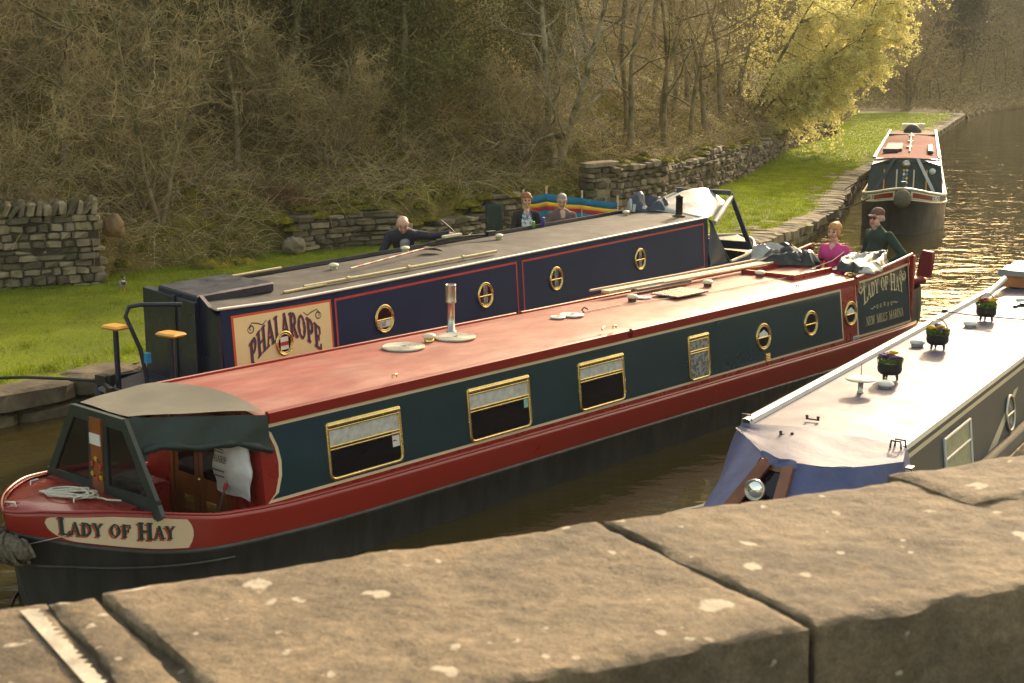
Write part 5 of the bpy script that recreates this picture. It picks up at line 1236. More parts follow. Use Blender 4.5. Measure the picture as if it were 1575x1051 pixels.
def pole(name, fr, a, b_, r, m, label, cat, flat=None, extra=None):
    a = Vector(a); b_ = Vector(b_); mid = (a+b_)/2; g = MB()
    if flat: d = (b_-a)/2; n_ = Vector((-d.y, d.x, 0)).normalized(); g.obox((0, 0, 0), d, n_*flat[0], Vector((0, 0, flat[1])))
    else: g.tube([a-mid+(b_-a)*i/8+Vector((0, 0, -.006*math.sin(math.pi*i/8))) for i in range(9)], r, 0, 9)
    if extra: extra(g, a-mid, b_-mid)
    o = g.build(name, m, None, fr.w(*mid), fr.rz); tag(o, label, cat); return o
pole('boat_pole', FL, (6.75, .80, 1.685), (10.75, .72, 1.70), .018, M['wood_pale'], 'long pale boat pole lying along the far edge of the red roof', 'pole')
pole('gang_plank', FL, (6.9, .66, 1.665), (10.8, .58, 1.665), 0, [M['wood_pale']], 'narrow pale gangplank lying between the pole and the vents', 'plank', flat=(.07, .018))
pole('boat_shaft', FL, (8.0, .50, 1.68), (10.7, .40, 1.69), .017, M['wood_pale'], 'shorter pale shaft held in iron clips nearest the dotted panel', 'pole')
pole('dark_plank', FL, (7.4, .55, 1.64), (8.6, .50, 1.64), 0, [mat('weathered_plank', (.16, .12, .10), .7, var=.3)], 'short dark board under the ends of the poles', 'plank', flat=(.06, .016))

# crumpled folded hood at the stern
def tarp(name, fr, loc, size, seed, mats, label, cat, amp=.12, n=(34, 26), silver=None, rz=0):
    g = MB(); A = []; W, D_ = size
    X, Y = np.meshgrid(np.linspace(-1, 1, n[0]), np.linspace(-1, 1, n[1]), indexing='ij')
    rd = 1-abs(fbm(X*1.0+.5*Y, Y*1.1, seed, 1, 1.5)); Z = amp*(rd**2*1.4 + .5*fbm(X, Y, seed+1, 2, 1.5)) + amp*.5
    e = np.clip((1-np.maximum(abs(X), abs(Y)))*5, 0, 1); Z = Z*e
    ox = .08*fbm(X, Y, seed+5, 3, 1.5); oy = .10*fbm(X, Y, seed+6, 3, 1.5)
    A = [[(W*X[i, j]+ox[i, j], D_*Y[i, j]+oy[i, j], Z[i, j]) for j in range(n[1])] for i in range(n[0])]
    g.grid(A, 0, True)
    mi = []
    for i in range(n[0]-1):
        for j in range(n[1]-1): mi.append(1 if silver and silver(X[i, j], Y[i, j], fbm(X[i, j], Y[i, j], seed+2, 2, 1.7)) else 0)
    g.m = mi; o = g.build(name, mats, None, fr.w(*loc), fr.rz+rz)
    so = o.modifiers.new('thickness', 'SOLIDIFY'); so.thickness = .012
    tag(o, label, cat); return o
tarp('folded_hood', FL, (11.25, .55, 1.62), (.42, .55), 5, [M['tarp'], M['tarp_silver']], 'crumpled black and silver folded hood lying over the far stern of the red boat', 'boat cover', .12, silver=lambda x, y, f: f > .05 and x < .6, rz=.5)
tarp('folded_hood', FL, (11.75, -.52, 1.60), (.62, .34), 9, [M['tarp'], M['tarp_silver']], 'crumpled black and silver bundle above the gold lettered stern panel', 'boat cover', .10, silver=lambda x, y, f: f > .0, rz=.2)
# things inside the well
g = MB(); g.box(-.42, .42, -.28, .28, 0, .42, bev=.02); lk = g.build('deck_locker', M['red'], None, FL.w(-.72, .48, .35), FL.rz); tag(lk, 'orange red locker inside the covered bow well', 'locker')
ln = empty('hurricane_lamp', FL.w(-.80, .34, .77), FL.rz); tag(ln, 'pale green hurricane lantern standing on the red locker behind the clear window', 'lantern')
g = MB(); g.lathe([(.055, 0), (.06, .02), (.055, .06), (.03, .07)], n=14); g.lathe([(.03, .20), (.045, .21), (.05, .25), (.02, .28), (.02, .31), (0, .31)], n=14)
for sg in (-1, 1): g.tube([(0, sg*.055, .03), (0, sg*.065, .12), (0, sg*.05, .22)], .006, 0, 6)
g.build('lamp_body', mat('sage_enamel', (.30, .36, .30), .4), ln); g = MB(); g.lathe([(.028, .07), (.045, .12), (.028, .20)], n=14); g.build('lamp_glass', M['clear'], ln)
bag = MB(); A = []
for u in np.linspace(0, 1, 14):
    row = []
    for v in np.linspace(0, 2*math.pi, 17)[:-1]:
        hw = .26*(.80+.25*math.sin(u*2.6)); dp = .09*math.sin(math.pi*min(1, u*.9+.12)); row.append((-.03+dp*math.cos(v)*(1+.12*math.sin(5*v+u*6)), hw*math.sin(v)*(1+.05*math.sin(u*14)), -.55*u+.012*math.sin(v*3+u*9)))
    A.append(row)
bag.grid(A, wrap=True); bg_ = empty('plastic_bag', FL.w(-.13, -.60, 1.31), FL.rz); tag(bg_, 'white printed carrier bag hanging beside the brown doors', 'bag')
bag.build('bag_body', M['pvcbag'], bg_)
g = MB(); bmap = lambda u, v, off: (-.135-off-.0*u, .17-u, v)
for k in range(3): g.tube([(-.135, .16, -.06-.03*k), (-.135, -.02, -.065-.03*k)], .004, 0, 4)
text_quads(g, 'HARP', bmap, .04, .065, lambda u: -.22, 0, .9, None, .004); text_quads(g, 'SHOPPING'.replace('G', 'D'), bmap, .0, .04, lambda u: -.31, 0, .8, None, .004) if False else None
for k in range(2):
    g.tube([(-.14, .15-.01*i, -.30-.05*k+.006*math.sin(i*2.1)) for i in range(18)], .005, 0, 4)
g.build('bag_print', M['ink'], bg_)
mo = empty('mop', FL.w(-.35, -.50, .38), FL.rz); tag(mo, 'grey handled mop with red collar leaning against the white bag', 'mop')
g = MB(); g.tube([(0, 0, .0), (.20, -.16, .86)], .012, 0, 8); g.build('handle', M['chrome'], mo); g = MB(); g.tube([(.105, -.084, .45), (.118, -.095, .51)], .020, 0, 8); g.build('collar', mat('red_plastic', (.5, .05, .05), .4), mo)
g = MB()
for i in range(22): a = i*.9; g.tube([(0, 0, .06), (.06*math.cos(a), .06*math.sin(a), .03), (.09*math.cos(a), .09*math.sin(a), -.02)], .008, 0, 5)
g.build('mop_head', M['white'], mo)

# ------------------------------------------------------------------ navy boat behind
def skew(o):                                        # the stern is cut at a slight angle
    n = len(o.data.vertices); c = np.empty(n*3, dtype=np.float32); o.data.vertices.foreach_get('co', c); c = c.reshape(-1, 3)
    c[:, 0] += .30*(c[:, 1]+.9)*np.clip(-c[:, 0]/2.6, 0, 1.1); o.data.vertices.foreach_set('co', c.ravel()); o.data.update(); return o
def phala():
    root = empty('narrowboat', FP.w(0, 0, 0), FP.rz); tag(root, 'navy blue narrowboat with grey roof and cream name panel moored along the grass', 'narrowboat')
    S = list(np.linspace(-3.9, -3.2, 8)) + list(np.linspace(-3, 11.6, 40)) + list(13.75-2.1*(np.linspace(1, 0, 16)**1.6)[1:])
    def b(s):
        if s > 11.6: u = (13.75-s)/2.15; return 1.04*(1-(1-max(0, u))**2.1)**.72+.01
        if s < -3.2: u = (-3.2-s)/.72; return max(.25, 1.04*(1-u**2.4)**.5) if u < 1 else .25
        return 1.04
    zg = lambda s: lerp(s, [(-4.1, .80), (-2.5, .74), (9, .72), (11, .76), (12.3, .86), (13.2, .98), (13.75, 1.0)])
    zb = lambda s: lerp(s, [(-4.1, .72), (-2.5, .5), (9, .48), (12.3, .58), (13.75, .82)])
    hull_parts(root, S, b, zg, zb, M['navy'], M['black'])
    for ch in root.children: skew(ch)
    mp = side_fn(.965, .90, .74, 1.73)
    g = MB()
    x0, x1 = -2.62, 10.33
    for sg in (-1, 1): g.grid([[(s, sg*(.965-.065*(z-.74)/.99), z) for z in (.72, 1.2, lerp(s, [(-2.62, 1.80), (-1.6, 1.745), (0, 1.735), (12, 1.735)]))] for s in np.linspace(x0, x1, 30)], flip=(sg > 0), smooth=False)
    for x in (x0, x1): g.add([mp(x, .74), mp(x, 1.735), (x, 0, 1.80), mp(x, 1.735, 0, 1), mp(x, .74, 0, 1)], [(0, 1, 2, 3, 4)])
    skew(g.build('cabin_side', M['navy'], root))
    g = MB(); A = []
    for s in np.linspace(x0-.08, x1, 30): e = lerp(s, [(-2.7, .06), (-1.6, .01), (0, 0), (11, 0)]); A.append([(s, t, e+1.745+.06*(1-(t/.9)**2)) for t in (-.905, -.88, -.5, 0, .5, .86, .905)])
    g.grid(A); skew(g.build('roof', M['roof_grey'], root))
    g = MB()
    for sg in (-1, 1): g.tube([(s, sg*.915, 1.755+lerp(s, [(-2.7, .06), (-1.6, .01), (0, 0), (11, 0)])) for s in np.linspace(x0-.06, x1+.02, 30)], .018, 0 if sg < 0 else 1, 6)
    g.grid([[(s, .84, 1.765), (s, .845, 1.815), (s, .90, 1.81), (s, .915, 1.75)] for s in np.linspace(-1.2, x1, 24)], 1, False); skew(g.build('roof_edge_rail', [M['rail_white'], M['navy_matt']], root))
    # stern box, hatch and doors
    g = MB(); g.box(-2.75, -1.35, -.50, .55, 1.80, 1.93, bev=.02); skew(g.build('sliding_hatch', M['navy_matt'], root))
    g = MB(); g.box(-2.80, -2.63, -.52, .93, .76, 1.86, bev=.01); g.box(-2.82, -2.79, -.02, .02, .8, 1.88); skew(g.build('stern_door', M['navy_matt'], root))
    g = MB(); g.add([(-2.7, -.95, 1.72), (-2.7, -.5, 1.93), (-2.64, -.5, 1.93), (-2.64, -.95, 1.72), (-2.7, -.95, .76), (-2.7, -.5, .76), (-2.64, -.5, .76), (-2.64, -.95, .76)], [(3, 2, 1, 0), (4, 5, 6, 7), (0, 1, 5, 4), (1, 2, 6, 5), (2, 3, 7, 6), (3, 0, 4, 7)]); skew(g.build('stern_bulkhead', M['navy_matt'], root))
    g = MB(); g.add([(-3.8, -.6, .78), (-2.6, -.96, .78), (-2.6, .96, .78), (-3.8, .6, .78)], [(0, 1, 2, 3)]); skew(g.build('stern_deck', M['navy_matt'], root))
    g = MB(); g.tube([(-1.25, -.62, 1.80), (-.45, -.62, 1.80)], .02, 0, 6); g.tube([(-1.2, .78, 1.83), (.2, .80, 1.83)], .02, 0, 6); g.build('hatch_track', M['pole'], root)
    # stern rail pipe
    g = MB(); g.tube([(-2.85, -.50, 1.86), (-3.22, -.20, 1.88), (-3.32, -.12, 1.86), (-3.36, -.10, 1.75), (-3.25, -.2, 1.35), (-3.22, -.25, 1.0), (-3.22, -.25, .80)], .026, 0, 8); g.build('hand_rail', M['navy_matt'], root)
    g = MB(); g.obox((-3.22, -.28, 1.25), (.03, 0, 0), (0, .03, 0), (0, 0, .06)); g.build('blue_hook', mat('bright_blue_plastic', (.02, .25, .50), .4), root)
    for s, t, r in ((-3.42, .02, .15), (-3.36, -.86, .16)):
        g = MB(); g.box(s-.11, s+.11, t-r, t+r, 1.60, 1.645, bev=.02); st_ = g.build('stern_seat', M['wood_seat'], root)
        g = MB(); g.tube([(s, t, .80), (s, t, 1.60)], .032, 0, 10); g.build('seat_post', M['navy_matt'], st_)
    g = MB(); g.tube([(-3.45, .40, .93), (-3.5, .9, .90), (-3.62, 1.55, .86), (-3.72, 2.05, .80), (-3.74, 2.2, .80)], .020, 0, 8); g.obox((-3.4, .28, .95), (.07, 0, 0), (0, .10, 0), (0, 0, .06)); g.tube([(-3.4, .2, .78), (-3.4, .2, 1.02)], .05, 0, 10)
    g.tube([(-3.75, 2.16, .80), (-3.76, 2.26, .80)], .032, 1, 8); g.build('tiller', [M['iron'], M['brass']], root)
    g = MB(); g.tube([(-3.75, -.55, .90), (-3.88, 0, .92), (-3.75, .55, .90)], .03, 0, 8); g.tube([(-3.9, -.1, .78), (-3.9, -.1, .95)], .04, 0, 8); g.tube([(-3.7, -.5, .78), (-3.7, -.5, .92)], .035, 0, 8); skew(g.build('taff_rail', M['iron'], root))
    # coachlines
    def frame_line(pts, w=.016, mt='line_red', off=.004):
        g = MB(); n = len(pts)
        for i in range(n):
            a, c = pts[i], pts[(i+1) % n]; dx, dz = c[0]-a[0], c[1]-a[1]; l = math.hypot(dx, dz); nx, nz = -dz/l*w, dx/l*w; ex_ = dx/l*w; ez = dz/l*w
            g.add([mp(a[0]-nx-ex_, a[1]-nz-ez, off+.0004*(i % 2)), mp(c[0]-nx+ex_, c[1]-nz+ez, off+.0004*(i % 2)), mp(c[0]+nx+ex_, c[1]+nz+ez, off+.0004*(i % 2)), mp(a[0]+nx-ex_, a[1]+nz-ez, off+.0004*(i % 2))], [(0, 1, 2, 3)])
        g.build('coachline', M[mt], root)
    frame_line([(-.60, .80), (3.63, .80), (3.63, 1.64), (-.60, 1.64)]); frame_line([(3.80, .80), (10.13, .80), (10.13, 1.64), (3.80, 1.64)])
    # name panel
    g = MB(); panel(g, mp, [(-2.46, .80), (-.68, .80), (-.68, 1.66), (-2.46, 1.70)], .004); panel(g, mp, [(-2.425, .83), (-.715, .83), (-.715, 1.63), (-2.425, 1.668)], .0065, 1); pn = g.build('name_panel', [mat('orange_red_border', (.60, .08, .02), .4), M['cream_sign']], root)
    g = MB(); H = .30; w_ = .62; T = 'PHALAROPE'; w = text_width(T, H, w_); u0 = -1.56-w/2
    base = lambda u: .985+.34*(1-((u+1.56)/.70)**2)-.02
    text_words('name_word', M['dlblue'], pn, T, mp, u0, H, base, w_, None, .0115, .010, .35, (M['dlred'], -.014, -.012))
    g = MB()
    for sg, cx in ((1, -2.15), (-1, -.95)):
        ribbon(g, swirl(cx, 1.50+.0*sg, .06, 180, 1.25, sgn=sg), .009, mp, .0088); ribbon(g, [(cx-sg*.06, 1.50), (cx+sg*.02, 1.57), (cx+sg*.12, 1.55), (cx+sg*.2, 1.52), (cx+sg*.27, 1.57)], .008, mp, .0090)
        ribbon(g, swirl(-1.56-sg*.25, .97, .06, 160, 1.2, sgn=sg), .009, mp, .0088); ribbon(g, [(-1.56-sg*.16, .97), (-1.56-sg*.24, 1.05), (-1.56-sg*.36, .99), (-1.56-sg*.5, .91)], .008, mp, .0090)
    g.build('scroll_work', M['ink'], pn)
    ph = porthole(root, mp, -1.60, 1.235, .16, bar=False); g = MB(); panel(g, mp, [(-1.67, 1.155), (-1.53, 1.155), (-1.53, 1.315), (-1.67, 1.315)], .0125); panel(g, mp, [(-1.67, 1.205), (-1.53, 1.205), (-1.53, 1.255), (-1.67, 1.255)], .0145, 1); g.build('notice', [M['white'], M['line_red']], ph)
    for i, s in enumerate((.36, 2.75, 4.75, 7.56)):
        p = porthole(root, mp, s, 1.25, .20, curt=M['lace'] if i else None)
        if i == 0:
            g = MB(); panel(g, mp, [(s-.15, 1.135), (s+.15, 1.135), (s+.16, 1.225), (s-.16, 1.225)], .0125); pl = g.build('index_plate', M['white'], p); g = MB(); text_quads(g, '513601', mp, s-.13, .065, lambda u: 1.148, 0, .78, None, .015); g.build('plate_digits', M['ink'], pl)
    for s, t in ((.66, .22), (2.70, .55), (4.85, .26), (9.4, .40)): mushroom(root, s, t, 1.80, M['ivory'], M['pole'], .07)
    g = MB(); g.tube([(9.9, .55, 1.80), (9.93, .55, 1.98)], .008, 0, 5); g.build('short_aerial', M['iron'], root)
    # stove chimney
    g = MB(); g.lathe([(.13, 0), (.13, .015), (.10, .02), (.07, .04)], (9.9, -.5, 1.79), 16, 1); g.lathe([(.068, .03), (.068, .36), (.078, .36), (.078, .38), (0, .42)], (9.9, -.5, 1.79), 16, 0); g.build('stove_chimney', [M['iron'], M['rust']], root)
    # bow cover: silver grey top, open sides, dark frame
    g = MB(); A = []
    for u in np.linspace(0, 1, 12):
        row = []
        for v in np.linspace(-1, 1, 15):
            s = 10.2+1.75*u; hw = .90-.30*u; zc = 1.78+.42*min(1, u*1.3+.1)-.05*u; z = zc-(zc-1.72+.0*u)*abs(v)**1.6*(1-.25*u)+.02*math.sin(u*8+v*5); row.append((s, hw*v, z))
        A.append(row)
    g.grid(A); o = g.build('bow_cover', M['canvas_pale'], root); o.modifiers.new('thickness', 'SOLIDIFY').thickness = .012
    g = MB(); A = []
    for u in np.linspace(0, 1, 12):
        A.append([(10.33+.9*u*q, -.955-.04*math.sin(q*9+u*4)*q*(1-u)-.03*u, 1.70-q*.96*1.0) for q in np.linspace(0, 1, 10)])
    g.grid(A, flip=True); g.build('side_flap', M['canvas_navy'], root)
    g = MB(); 
    for sg in (-1, 1): g.tube([(10.6, sg*.92, 1.62), (11.0, sg*.84, 1.74), (11.5, sg*.74, 1.90), (11.95, sg*.64, 2.02)], [.05, .06, .06, .045], 0, 8)
    g.build('rolled_flap', M['canvas_pale'], root)
    g = MB()
    def bar(p, q, w, th=.018): p, q = Vector(p), Vector(q); d = (q-p)/2; n_ = Vector((1, 0, .3)).normalized(); s_ = d.cross(n_).normalized(); g.obox((p+q)/2, d, s_*w, n_*th)
    bar((11.95, -.62, 2.08), (12.25, -.98, .92), .05); bar((11.95, .62, 2.08), (12.25, .98, .92), .05); bar((11.95, -.62, 2.10), (11.95, .62, 2.10), .05); bar((12.2, -.95, 1.0), (12.2, .95, 1.0), .09); g.tube([(10.4, -.9, 1.7), (11.2, -1.0, .78)], .02, 0, 6)
    g.build('cratch_frame', M['canvas_navy'], root)
    g = MB()
    for sg in (-1, 1): g.grid([[(s, sg*(b(s)-.09), zg(s)-.01), (s, sg*(b(s)-.10), .4)] for s in np.linspace(10.3, 12.3, 12)], smooth=False)
    g.add([(10.3, -.98, .4), (12.3, -.98, .4), (12.3, .98, .4), (10.3, .98, .4)], [(0, 1, 2, 3)])
    A = []
    for s in [q for q in S if q > 12.2]: B = max(0, b(s)-.05); A.append([(s, -B, zg(s)-.01), (s, 0, zg(s)+.03), (s, B, zg(s)-.01)])
    g.grid(A); g.build('foredeck', M['navy'], root)
    g = MB()
    for sg in (-1, 1): g.tube([(s, sg*(b(s)-.02), zg(s)+.02) for s in S if s > 11.0], .028, 0, 8)
    g.build('gunwale_trim', M['ivory'], root)
phala()
g = MB()
for i in range(20): a = 2*math.pi*i/20; 
g.tube([(.21*math.cos(2*math.pi*i/20), 0, .21*math.sin(2*math.pi*i/20)) for i in range(20)], .05, 0, 8, closed=True)
o = g.build('lifebuoy', mat('orange_red_buoy', (.70, .10, .04), .5), None, FP.w(12.45, .28, 1.12), FP.rz+.9); tag(o, 'orange red lifebuoy hung at the bow of the navy boat', 'lifebuoy')
def bands(g, a, b_):
    for q in (.2, .5, .8): g.tube([a+(b_-a)*(q-.006), a+(b_-a)*(q+.006)], .034, 0, 8)
pole('boat_pole', FP, (-.85, -.60, 1.82), (3.45, -.66, 1.82), .022, M['pole'], 'long straight weathered pole lying along the grey roof', 'pole', extra=bands)
mpn = empty('mop', FP.w(1.55, -.05, 1.83), FP.rz); tag(mpn, 'long mop with red and cream striped handle lying on the grey roof', 'mop')
g = MB(); 
for i in range(12): g.tube([(-.95+.165*i, .02*i-.1, .02+.004*i), (-.95+.165*(i+1), .02*(i+1)-.1, .024+.004*i)], .013, i % 2, 7)
g.build('handle', [mat('cream_handle', (.62, .50, .32), .5), mat('faded_red_stripe', (.50, .14, .08), .5)], mpn)
g = MB()
for i in range(26): a = -.6+1.2*i/25; g.tube([(1.03, .14, .06), (1.10+.10*math.cos(a), .14+.16*math.sin(a), .07), (1.16+.16*math.cos(a), .14+.26*math.sin(a), .02)], .012, 0, 5)
g.build('mop_head', M['hemp'], mpn)
wg = empty('cleaning_lance', FP.w(4.05, .58, 1.86), FP.rz); tag(wg, 'black tubular tool with white handle guard under the bending man hand', 'tool')
g = MB(); g.tube([(-.35, .12, 0), (0, 0, .02), (.35, -.08, .03), (.75, -.22, .02)], .018, 0, 8); g.tube([(.1, .02, .03), (.05, .12, .16), (-.05, .25, .30)], .012, 0, 6); g.obox((.72, -.21, .04), (.09, -.02, 0), (.01, .04, 0), (0, 0, .04)); g.tube([(.3, -.05, .03), (.55, .05, .05), (.6, -.1, .03)], .012, 0, 6); g.build('tool_body', M['iron'], wg)
g = MB(); g.obox((-.02, .05, .06), (.17, -.05, .01), (.01, .04, 0), (0, 0, .018)); g.build('handle_guard', M['ivory'], wg)
for x, z, mt, lb, s_, t_ in ((0, 0, 'cangreen', 'green drinks can on the far roof edge below the laughing woman', 6.75, .82), (0, 0, 'canblue', 'purple blue drinks can on the far roof edge beside the green can', 7.05, .80)):
    c_ = empty('drinks_can', FP.w(s_, t_, 1.775), 0); tag(c_, lb, 'can'); H = .115 if mt == 'cangreen' else .165
    g = MB(); g.lathe([(.026, 0), (.034, .01), (.034, H-.012), (.028, H)], n=14, m=0); g.build('can_body', M[mt], c_); g = MB(); g.lathe([(.028, H), (.024, H+.002), (0, H-.002)], n=14); g.build('can_lid', M['chrome'], c_)

tarp('crumpled_hood', FP, (10.55, .48, 1.79), (.38, .42), 14, [M['canvas_navy'], M['canvas_pale']], 'crumpled navy hood heaped on the grey roof behind the stove chimney', 'boat cover', .17, silver=lambda x, y, f: f > .35, rz=.3)
# ------------------------------------------------------------------ lilac roofed boat on the right
def right():
    root = empty('narrowboat', FR.w(0, 0, 0), FR.rz); tag(root, 'nearest narrowboat with glaring lilac grey roof and blue bow cover at the right', 'narrowboat')
    S = list(-2.6+1.7*(np.linspace(0, 1, 14)**1.6)) + list(np.linspace(-.7, 13, 30))
    b = lambda s: (.96*(1-(1-max(0, (s+2.6)/1.9))**2.1)**.72+.01) if s < -.7 else .96
    zg = lambda s: lerp(s, [(-2.6, .85), (-1.5, .75), (-.5, .55), (0, .50), (13, .48)]); zb = lambda s: lerp(s, [(-2.6, .6), (-.5, .35), (13, .30)])
    hull_parts(root, S, b, zg, zb, M['side_grey'], M['black'])
    g = MB(); A = []
    for s in [q for q in S if q < .1]: B = max(0, b(s)-.05); A.append([(s, -B, zg(s)-.01), (s, 0, zg(s)+.03), (s, B, zg(s)-.01)])
    g.grid(A); g.tube([(-2.45, 0, .86), (-2.45, 0, .96)], .04, 0, 10); g.build('foredeck', M['side_grey'], root)
    mp = side_fn(.86, .775, .5, 1.25); g = MB()
    for sg in (-1, 1): g.grid([[(s, sg*(.86-.085*(z-.5)/.75), z) for z in (.49, .85, 1.235)] for s in np.linspace(-.05, 11.4, 20)], flip=(sg > 0), smooth=False)
    for x in (-.05, 11.4): g.add([mp(x, .5), mp(x, 1.235), (x, 0, 1.30), mp(x, 1.235, 0, 1), mp(x, .5, 0, 1)], [(0, 1, 2, 3, 4)])
    g.build('cabin_side', M['side_grey'], root)
    g = MB(); g.grid([[(s, t, 1.245+.05*(1-(t/.77)**2)) for t in (-.785, -.75, -.4, 0, .4, .75, .785)] for s in np.linspace(-.06, 11.45, 30)]); g.build('roof', M['roof_mauve'], root)
    g = MB()
    g.grid([[(s, .70, 1.255), (s, .71, 1.30), (s, .745, 1.312), (s, .79, 1.30), (s, .80, 1.23)] for s in np.linspace(.0, 11.4, 20)], smooth=False)
    g.grid([[(s, -.765, 1.245), (s, -.77, 1.272), (s, -.792, 1.272), (s, -.797, 1.22)] for s in np.linspace(.0, 11.4, 20)], smooth=False, flip=True); g.build('grab_rail', M['rail_white'], root)
    g = MB(); panel(g, mp, [(.0, 1.12), (11, 1.12), (11, 1.165), (.0, 1.165)], .004); panel(g, mp, [(2.9, .52), (4.2, .95), (4.4, .95), (3.3, .52)], .004); g.build('pale_stripe', M['side_light'], root)
    fr = MB(); P = [mp(s, z, .010) for s, z in rrect(1.25, 2.22, .42+.1, 1.04, .03, .01)]; fr.tube(P, .017, 0, 6, closed=True); fr.tube([mp(1.25, .83, .01), mp(2.22, .83, .01)], .015, 0, 6); w_ = fr.build('window', M['rail_white'], root)
    g = MB(); g.grid([[mp(s, z, .006+.002*math.sin(i*2.2)) for z in (.54, .8, 1.02)] for i, s in enumerate(np.linspace(1.27, 2.2, 40))], flip=True); g.build('curtain', mat('yellowed_curtain', (.38, .36, .22), .7, var=.2, vscale=14), w_)
    n = 28; fr = MB(); fr.tube([mp(3.93+.185*math.cos(2*math.pi*i/n), .74+.20*math.sin(2*math.pi*i/n), .012) for i in range(n)], .018, 0, 6, closed=True); fr.tube([mp(3.76, .73, .012), mp(4.10, .73, .012)], .013, 0, 6); p = fr.build('porthole', M['chrome'], root)
    g = MB(); panel(g, mp, [(3.93+.18*math.cos(2*math.pi*i/n), .74+.19*math.sin(2*math.pi*i/n)) for i in range(n)], .006); g.build('pane', M['lace'], p)
    # blue bow cover
    g = MB(); top = []; F_ = [(-.12, .80), (-.42, .55), (-.86, .20), (-.97, .02), (-.95, -.15), (-.95, -.35), (-.80, -.60), (-.42, -.90)]
    back = [(.0, .78), (.0, .55), (.0, .2), (.0, .02), (.0, -.15), (.0, -.35), (.0, -.6), (.0, -.80)]
    for (s1, t1), (s0, t0) in zip(F_, back):
        top.append([(s0+(s1-s0)*q, t0+(t1-t0)*q, 1.262+.045*(1-(t0/.8)**2)*(1-q)+.03*math.sin(math.pi*q)*math.sin(t0*6+1)-.02*q+.006*math.sin(q*17+t0*9)) for q in np.linspace(0, 1, 10)])
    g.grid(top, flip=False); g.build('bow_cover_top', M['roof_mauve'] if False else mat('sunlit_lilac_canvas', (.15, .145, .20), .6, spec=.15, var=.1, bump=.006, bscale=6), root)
    g = MB(); A = []; Bt = [(-.9, .95), (-1.6, .72), (-1.75, .40), (-1.9, .10), (-1.7, -.30), (-1.3, -.55), (-.9, -.80), (-.42, -.955)]
    left = [(F_[i], Bt[i]) for i in range(3)]; rt = [(F_[i], Bt[i]) for i in range(4, 8)]
    def flap(L_, z0=1.245, z1=.62, k=.0):
        A = []; n = len(L_)
        for u in np.linspace(0, n-1, n*5):
            i = min(n-2, int(u)); f = u-i; ft = Vector(L_[i][0]).lerp(Vector(L_[i+1][0]), f); bt = Vector(L_[i][1]).lerp(Vector(L_[i+1][1]), f)
            A.append([((ft.lerp(bt, q)).x+.02*math.sin(u*5+q*3), (ft.lerp(bt, q)).y+.015*math.sin(u*4+q*5), z0+(z1-z0)*q) for q in np.linspace(0, 1, 8)])
        return A
    g.grid(flap([((-.05, .80), (-.3, .93)), ((-.42, .55), (-1.35, .66)), ((-.80, .22), (-1.68, .38))])); g.grid(flap([((-.97, -.12), (-1.72, -.06)), ((-.95, -.35), (-1.55, -.40)), ((-.80, -.60), (-1.2, -.72)), ((-.42, -.90), (-.6, -.97)), ((.0, -.80), (.0, -.92))])); 
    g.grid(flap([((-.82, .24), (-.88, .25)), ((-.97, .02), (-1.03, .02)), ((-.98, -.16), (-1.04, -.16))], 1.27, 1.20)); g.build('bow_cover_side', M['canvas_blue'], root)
    g = MB()
    def bar(p, q, w, th=.02): p, q = Vector(p), Vector(q); d = (q-p)/2; n_ = Vector((-1, .15, .3)).normalized(); s_ = d.cross(n_).normalized(); g.obox((p+q)/2, d, s_*w, n_*th)
    bar((-.94, .14, 1.22), (-1.62, .42, .66), .055); bar((-1.0, -.08, 1.22), (-1.68, -.16, .66), .055); bar((-.92, .18, 1.19), (-.99, -.12, 1.19), .05)
    g.build('cratch_board', M['wood'], root)
    g = MB(); g.add([(-.95, .12, 1.15), (-1.0, -.06, 1.15), (-1.6, -.14, .68), (-1.52, .36, .68)], [(0, 1, 2, 3)]); g.build('cratch_window', M['glass'], root)
    hl = MB(); cx = Vector((-1.26, .12, 1.04)); ax = Vector((-1, .05, .15)).normalized(); u_ = ax.cross(Vector((0, 0, 1))).normalized(); v_ = u_.cross(ax)
    A = [[tuple(cx+ax*d+(u_*math.cos(a)+v_*math.sin(a))*r) for a in np.linspace(0, 2*math.pi, 21)[:-1]] for r, d in ((.02, -.10), (.07, -.07), (.095, -.01), (.095, .02), (.082, .022), (.08, .0))]; hl.grid(A, wrap=True); ho = hl.build('headlamp', M['chrome'], root)
    g = MB(); g.grid([[tuple(cx+ax*(.012-.02*(r/.082)**2+.01)+(u_*math.cos(a)+v_*math.sin(a))*r) for a in np.linspace(0, 2*math.pi, 21)[:-1]] for r in (.001, .04, .08)], wrap=True, flip=True); g.build('lens', mat('lamp_reflector', (.8, .8, .78), .08, metal=.9), ho)
    g = MB()
    for s, t in ((-.30, .22), (.32, .20)): 
        for q in (-.055, .055): g.lathe([(.014, 0), (.014, .03), (.02, .035), (0, .045)], (s, t+q, 1.305 if s > 0 else 1.285), 8)
        g.tube([(s, t-.055, 1.31 if s > 0 else 1.295), (s, t+.055, 1.31 if s > 0 else 1.295)], .008, 0, 6)
        g.build('roof_cleat', M['rust'], root); g = MB()
    g = MB(); 
    for s, t in ((.05, .76), (-.12, -.74), (-.05, -.76)): g.tube([(s, t-.05, 1.27), (s-.01, t-.045, 1.34), (s-.01, t+.04, 1.34), (s, t+.05, 1.27)], .010, 0, 6)
    g.build('rail_loop', M['iron'], root)
    g = MB(); g.obox((-.2, -.90, 1.10), (.05, 0, 0), (0, .03, 0), (0, 0, .045)); nb = g.build('navigation_light', M['iron'], root); g = MB(); g.obox((-.262, -.90, 1.10), (.012, 0, 0), (0, .022, 0), (0, 0, .03)); g.build('lens', M['white'], nb)
